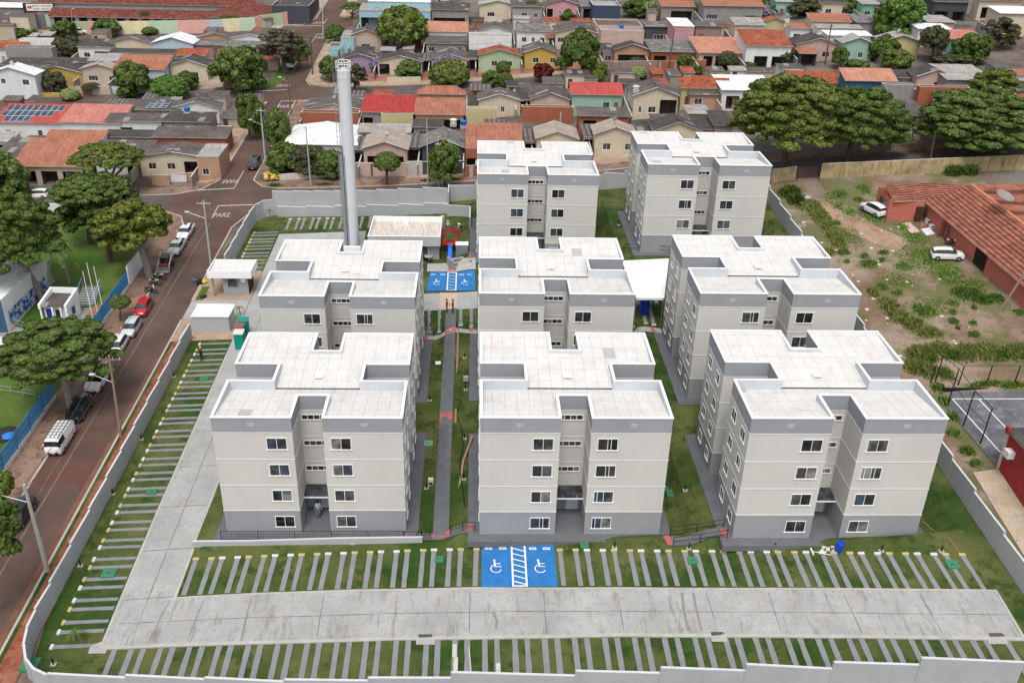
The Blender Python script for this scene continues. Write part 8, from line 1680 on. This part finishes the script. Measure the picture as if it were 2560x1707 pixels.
# weeds on the vacant lot
def weeds(name, label, areas, mat, hgt, dens, seed, cat=None):
    rr = np.random.default_rng(seed); cs = []
    for (i, j, x, y, rx, ry) in areas:
        c = T(i, j, x, y); e = T(i, j, x+rx, y); g_ = T(i, j, x, y-ry); ax, ay = abs(e.x-c.x), abs(g_.y-c.y); m = int(dens*ax*ay*3)+40
        q = rr.normal(size=(m, 2))*.42; q = q[(q**2).sum(1) < 1]
        for a, b in q: cs.append((c.x+a*ax, c.y+b*ay, gt(c.x+a*ax, c.y+b*ay), max(.35, 1-(a*a+b*b))))
    A_ = np.array(cs); n = len(A_); an = rr.random(n)*6.28; ln = hgt*A_[:, 3]*(.5+.8*rr.random(n)); lean = ln*(.2+.6*rr.random(n)); wd = .045+.05*rr.random(n)
    d = np.stack([np.cos(an), np.sin(an), 0*an], 1); s = np.stack([-np.sin(an), np.cos(an), 0*an], 1); p0 = A_[:, :3]
    tip = p0+d*lean[:, None]+np.array([0, 0, 1])*ln[:, None]; mid__ = p0+d*(lean*.3)[:, None]+np.array([0, 0, 1])*(ln*.65)[:, None]
    V_ = np.stack([p0-s*wd[:, None], p0+s*wd[:, None], mid__+s*wd[:, None], tip, mid__-s*wd[:, None]], 1).reshape(-1, 3)
    me = bpy.data.meshes.new(name); me.from_pydata(V_.tolist(), [], np.arange(5*n).reshape(n, 5).tolist()); me.materials.append(LM[mat]); o = bpy.data.objects.new(name, me); C.objects.link(o); o['kind'] = 'stuff'; o['label'] = label; return o
weeds('weeds', 'dense bright green weeds beside the wooden floodlight pole', [(3,1,1850,1140,200,80), (3,1,1980,1190,140,60), (3,1,1780,1110,140,50), (3,1,2100,1180,90,60)], 'bright', .55, 60, 1)
weeds('weeds', 'tall dark green weed clumps scattered on the vacant lot', [(3,1,930,860,110,50), (3,1,890,790,60,25), (3,1,720,840,35,20), (3,1,1060,760,70,25), (3,1,1045,830,40,22), (3,1,690,755,80,40), (3,1,1190,1130,60,30), (3,1,1700,1225,60,35), (3,1,1690,1310,40,28), (3,1,1700,1390,60,35), (3,1,1880,1405,50,25), (3,1,1890,1510,80,35), (3,1,2300,1310,60,40), (3,1,1890,1265,35,20), (3,1,1040,1070,60,40), (3,1,1450,1300,150,60), (3,1,1370,1260,70,30), (3,1,630,490,50,20), (3,1,660,220,90,50), (3,1,870,170,60,60), (3,1,830,270,60,30), (3,1,1740,1450,20,20)], 'weed', .5, 70, 2)
weeds('weeds', 'tall yellowish grass along the lot side of the block wall', [(3,1,1100,1240,110,80), (3,1,1200,1350,130,80), (3,1,1330,1420,130,80), (3,1,1480,1500,140,60), (3,1,620,640,90,120), (3,1,480,430,110,110), (3,1,380,330,140,60), (3,1,540,520,70,80), (3,1,960,1130,50,50), (3,1,760,1560,120,60), (3,1,560,760,60,40)], 'wyel', .8, 60, 3)
weeds('weeds', 'low patchy grass around the white hatchback', [(3,1,1650,930,240,110), (3,1,1350,620,200,90), (3,1,1250,880,150,80), (3,1,1500,840,160,60), (3,1,1250,520,100,60), (3,1,980,440,120,60), (3,1,750,380,110,60), (3,1,1900,1040,160,80), (3,1,1700,1010,200,80), (3,1,1450,760,160,70), (3,1,640,330,90,60)], 'weed', .2, 55, 4)
weeds('weeds', 'thin scattered grass across the vacant lot', [(3,1,1400,800,420,260), (3,1,900,420,380,120), (3,1,1500,1250,500,160), (3,1,1200,1000,300,160), (3,1,750,600,200,200), (3,1,620,560,140,220), (3,1,560,260,200,120)], 'weed', .16, 26, 14)
weeds('weeds', 'thick lime green creeper bank behind the court fence', [(3,2,1400,130,160,90), (3,2,1560,90,150,80), (3,2,1800,120,170,90), (3,2,2000,110,190,90), (3,2,2290,110,150,90), (3,2,2500,110,150,90), (3,2,1330,250,110,80), (3,2,1450,280,110,80)], 'wyel', 1.0, 75, 5)
weeds('weeds', 'darker green undergrowth in the creeper bank', [(3,2,1480,170,120,60), (3,2,1700,140,150,60), (3,2,2100,140,200,60), (3,2,2400,140,150,60)], 'bright', .7, 30, 15)
weeds('weeds', 'dark weeds inside the court fence and along the boundary wall', [(3,2,1620,300,110,80), (3,2,2000,400,260,30), (3,2,2250,410,200,30), (3,2,1560,430,80,60), (3,2,1620,560,60,60), (3,2,1700,700,60,60), (3,2,1700,850,70,60), (3,2,1820,1010,90,60), (3,2,1900,1130,90,40)], 'weed', .6, 60, 6)
weeds('weeds', 'broad leaved banana like plants by the old yellow wall', [(3,1,200,220,120,50), (3,1,250,290,90,40), (3,1,1700,30,120,35), (3,1,1850,30,90,30)], 'dark', 1.3, 60, 7)
weeds('weeds', 'grass tufts on the verge before the whitewashed wall', [(1,1,170,140,100,25), (1,1,620,130,130,18), (1,1,1560,95,100,14), (1,1,1800,85,120,14)], 'mid', .35, 50, 8)
r = root('plastic_bin', 'pale blue plastic tub among the broad leaved plants', 'tub', T(3,1,360,270)); MB().box(-.45, .45, -.35, .35, 0, .5, W['ltblue']).build('body', r)
rr = rng(11)
rb = MB()
for i in range(70):
    x, y = rr.uniform(45.5, 58), rr.uniform(88, 125); s = .06+rr.random()*.16; z = gt(x, y); rb.box(x-s, x+s, y-s, y+s*.6, z, z+s*.8, OFFW if i % 3 else W['brick'])
o = rb.build('rubble'); o['kind'] = 'stuff'; o['label'] = 'small stones and litter scattered on the vacant lot'
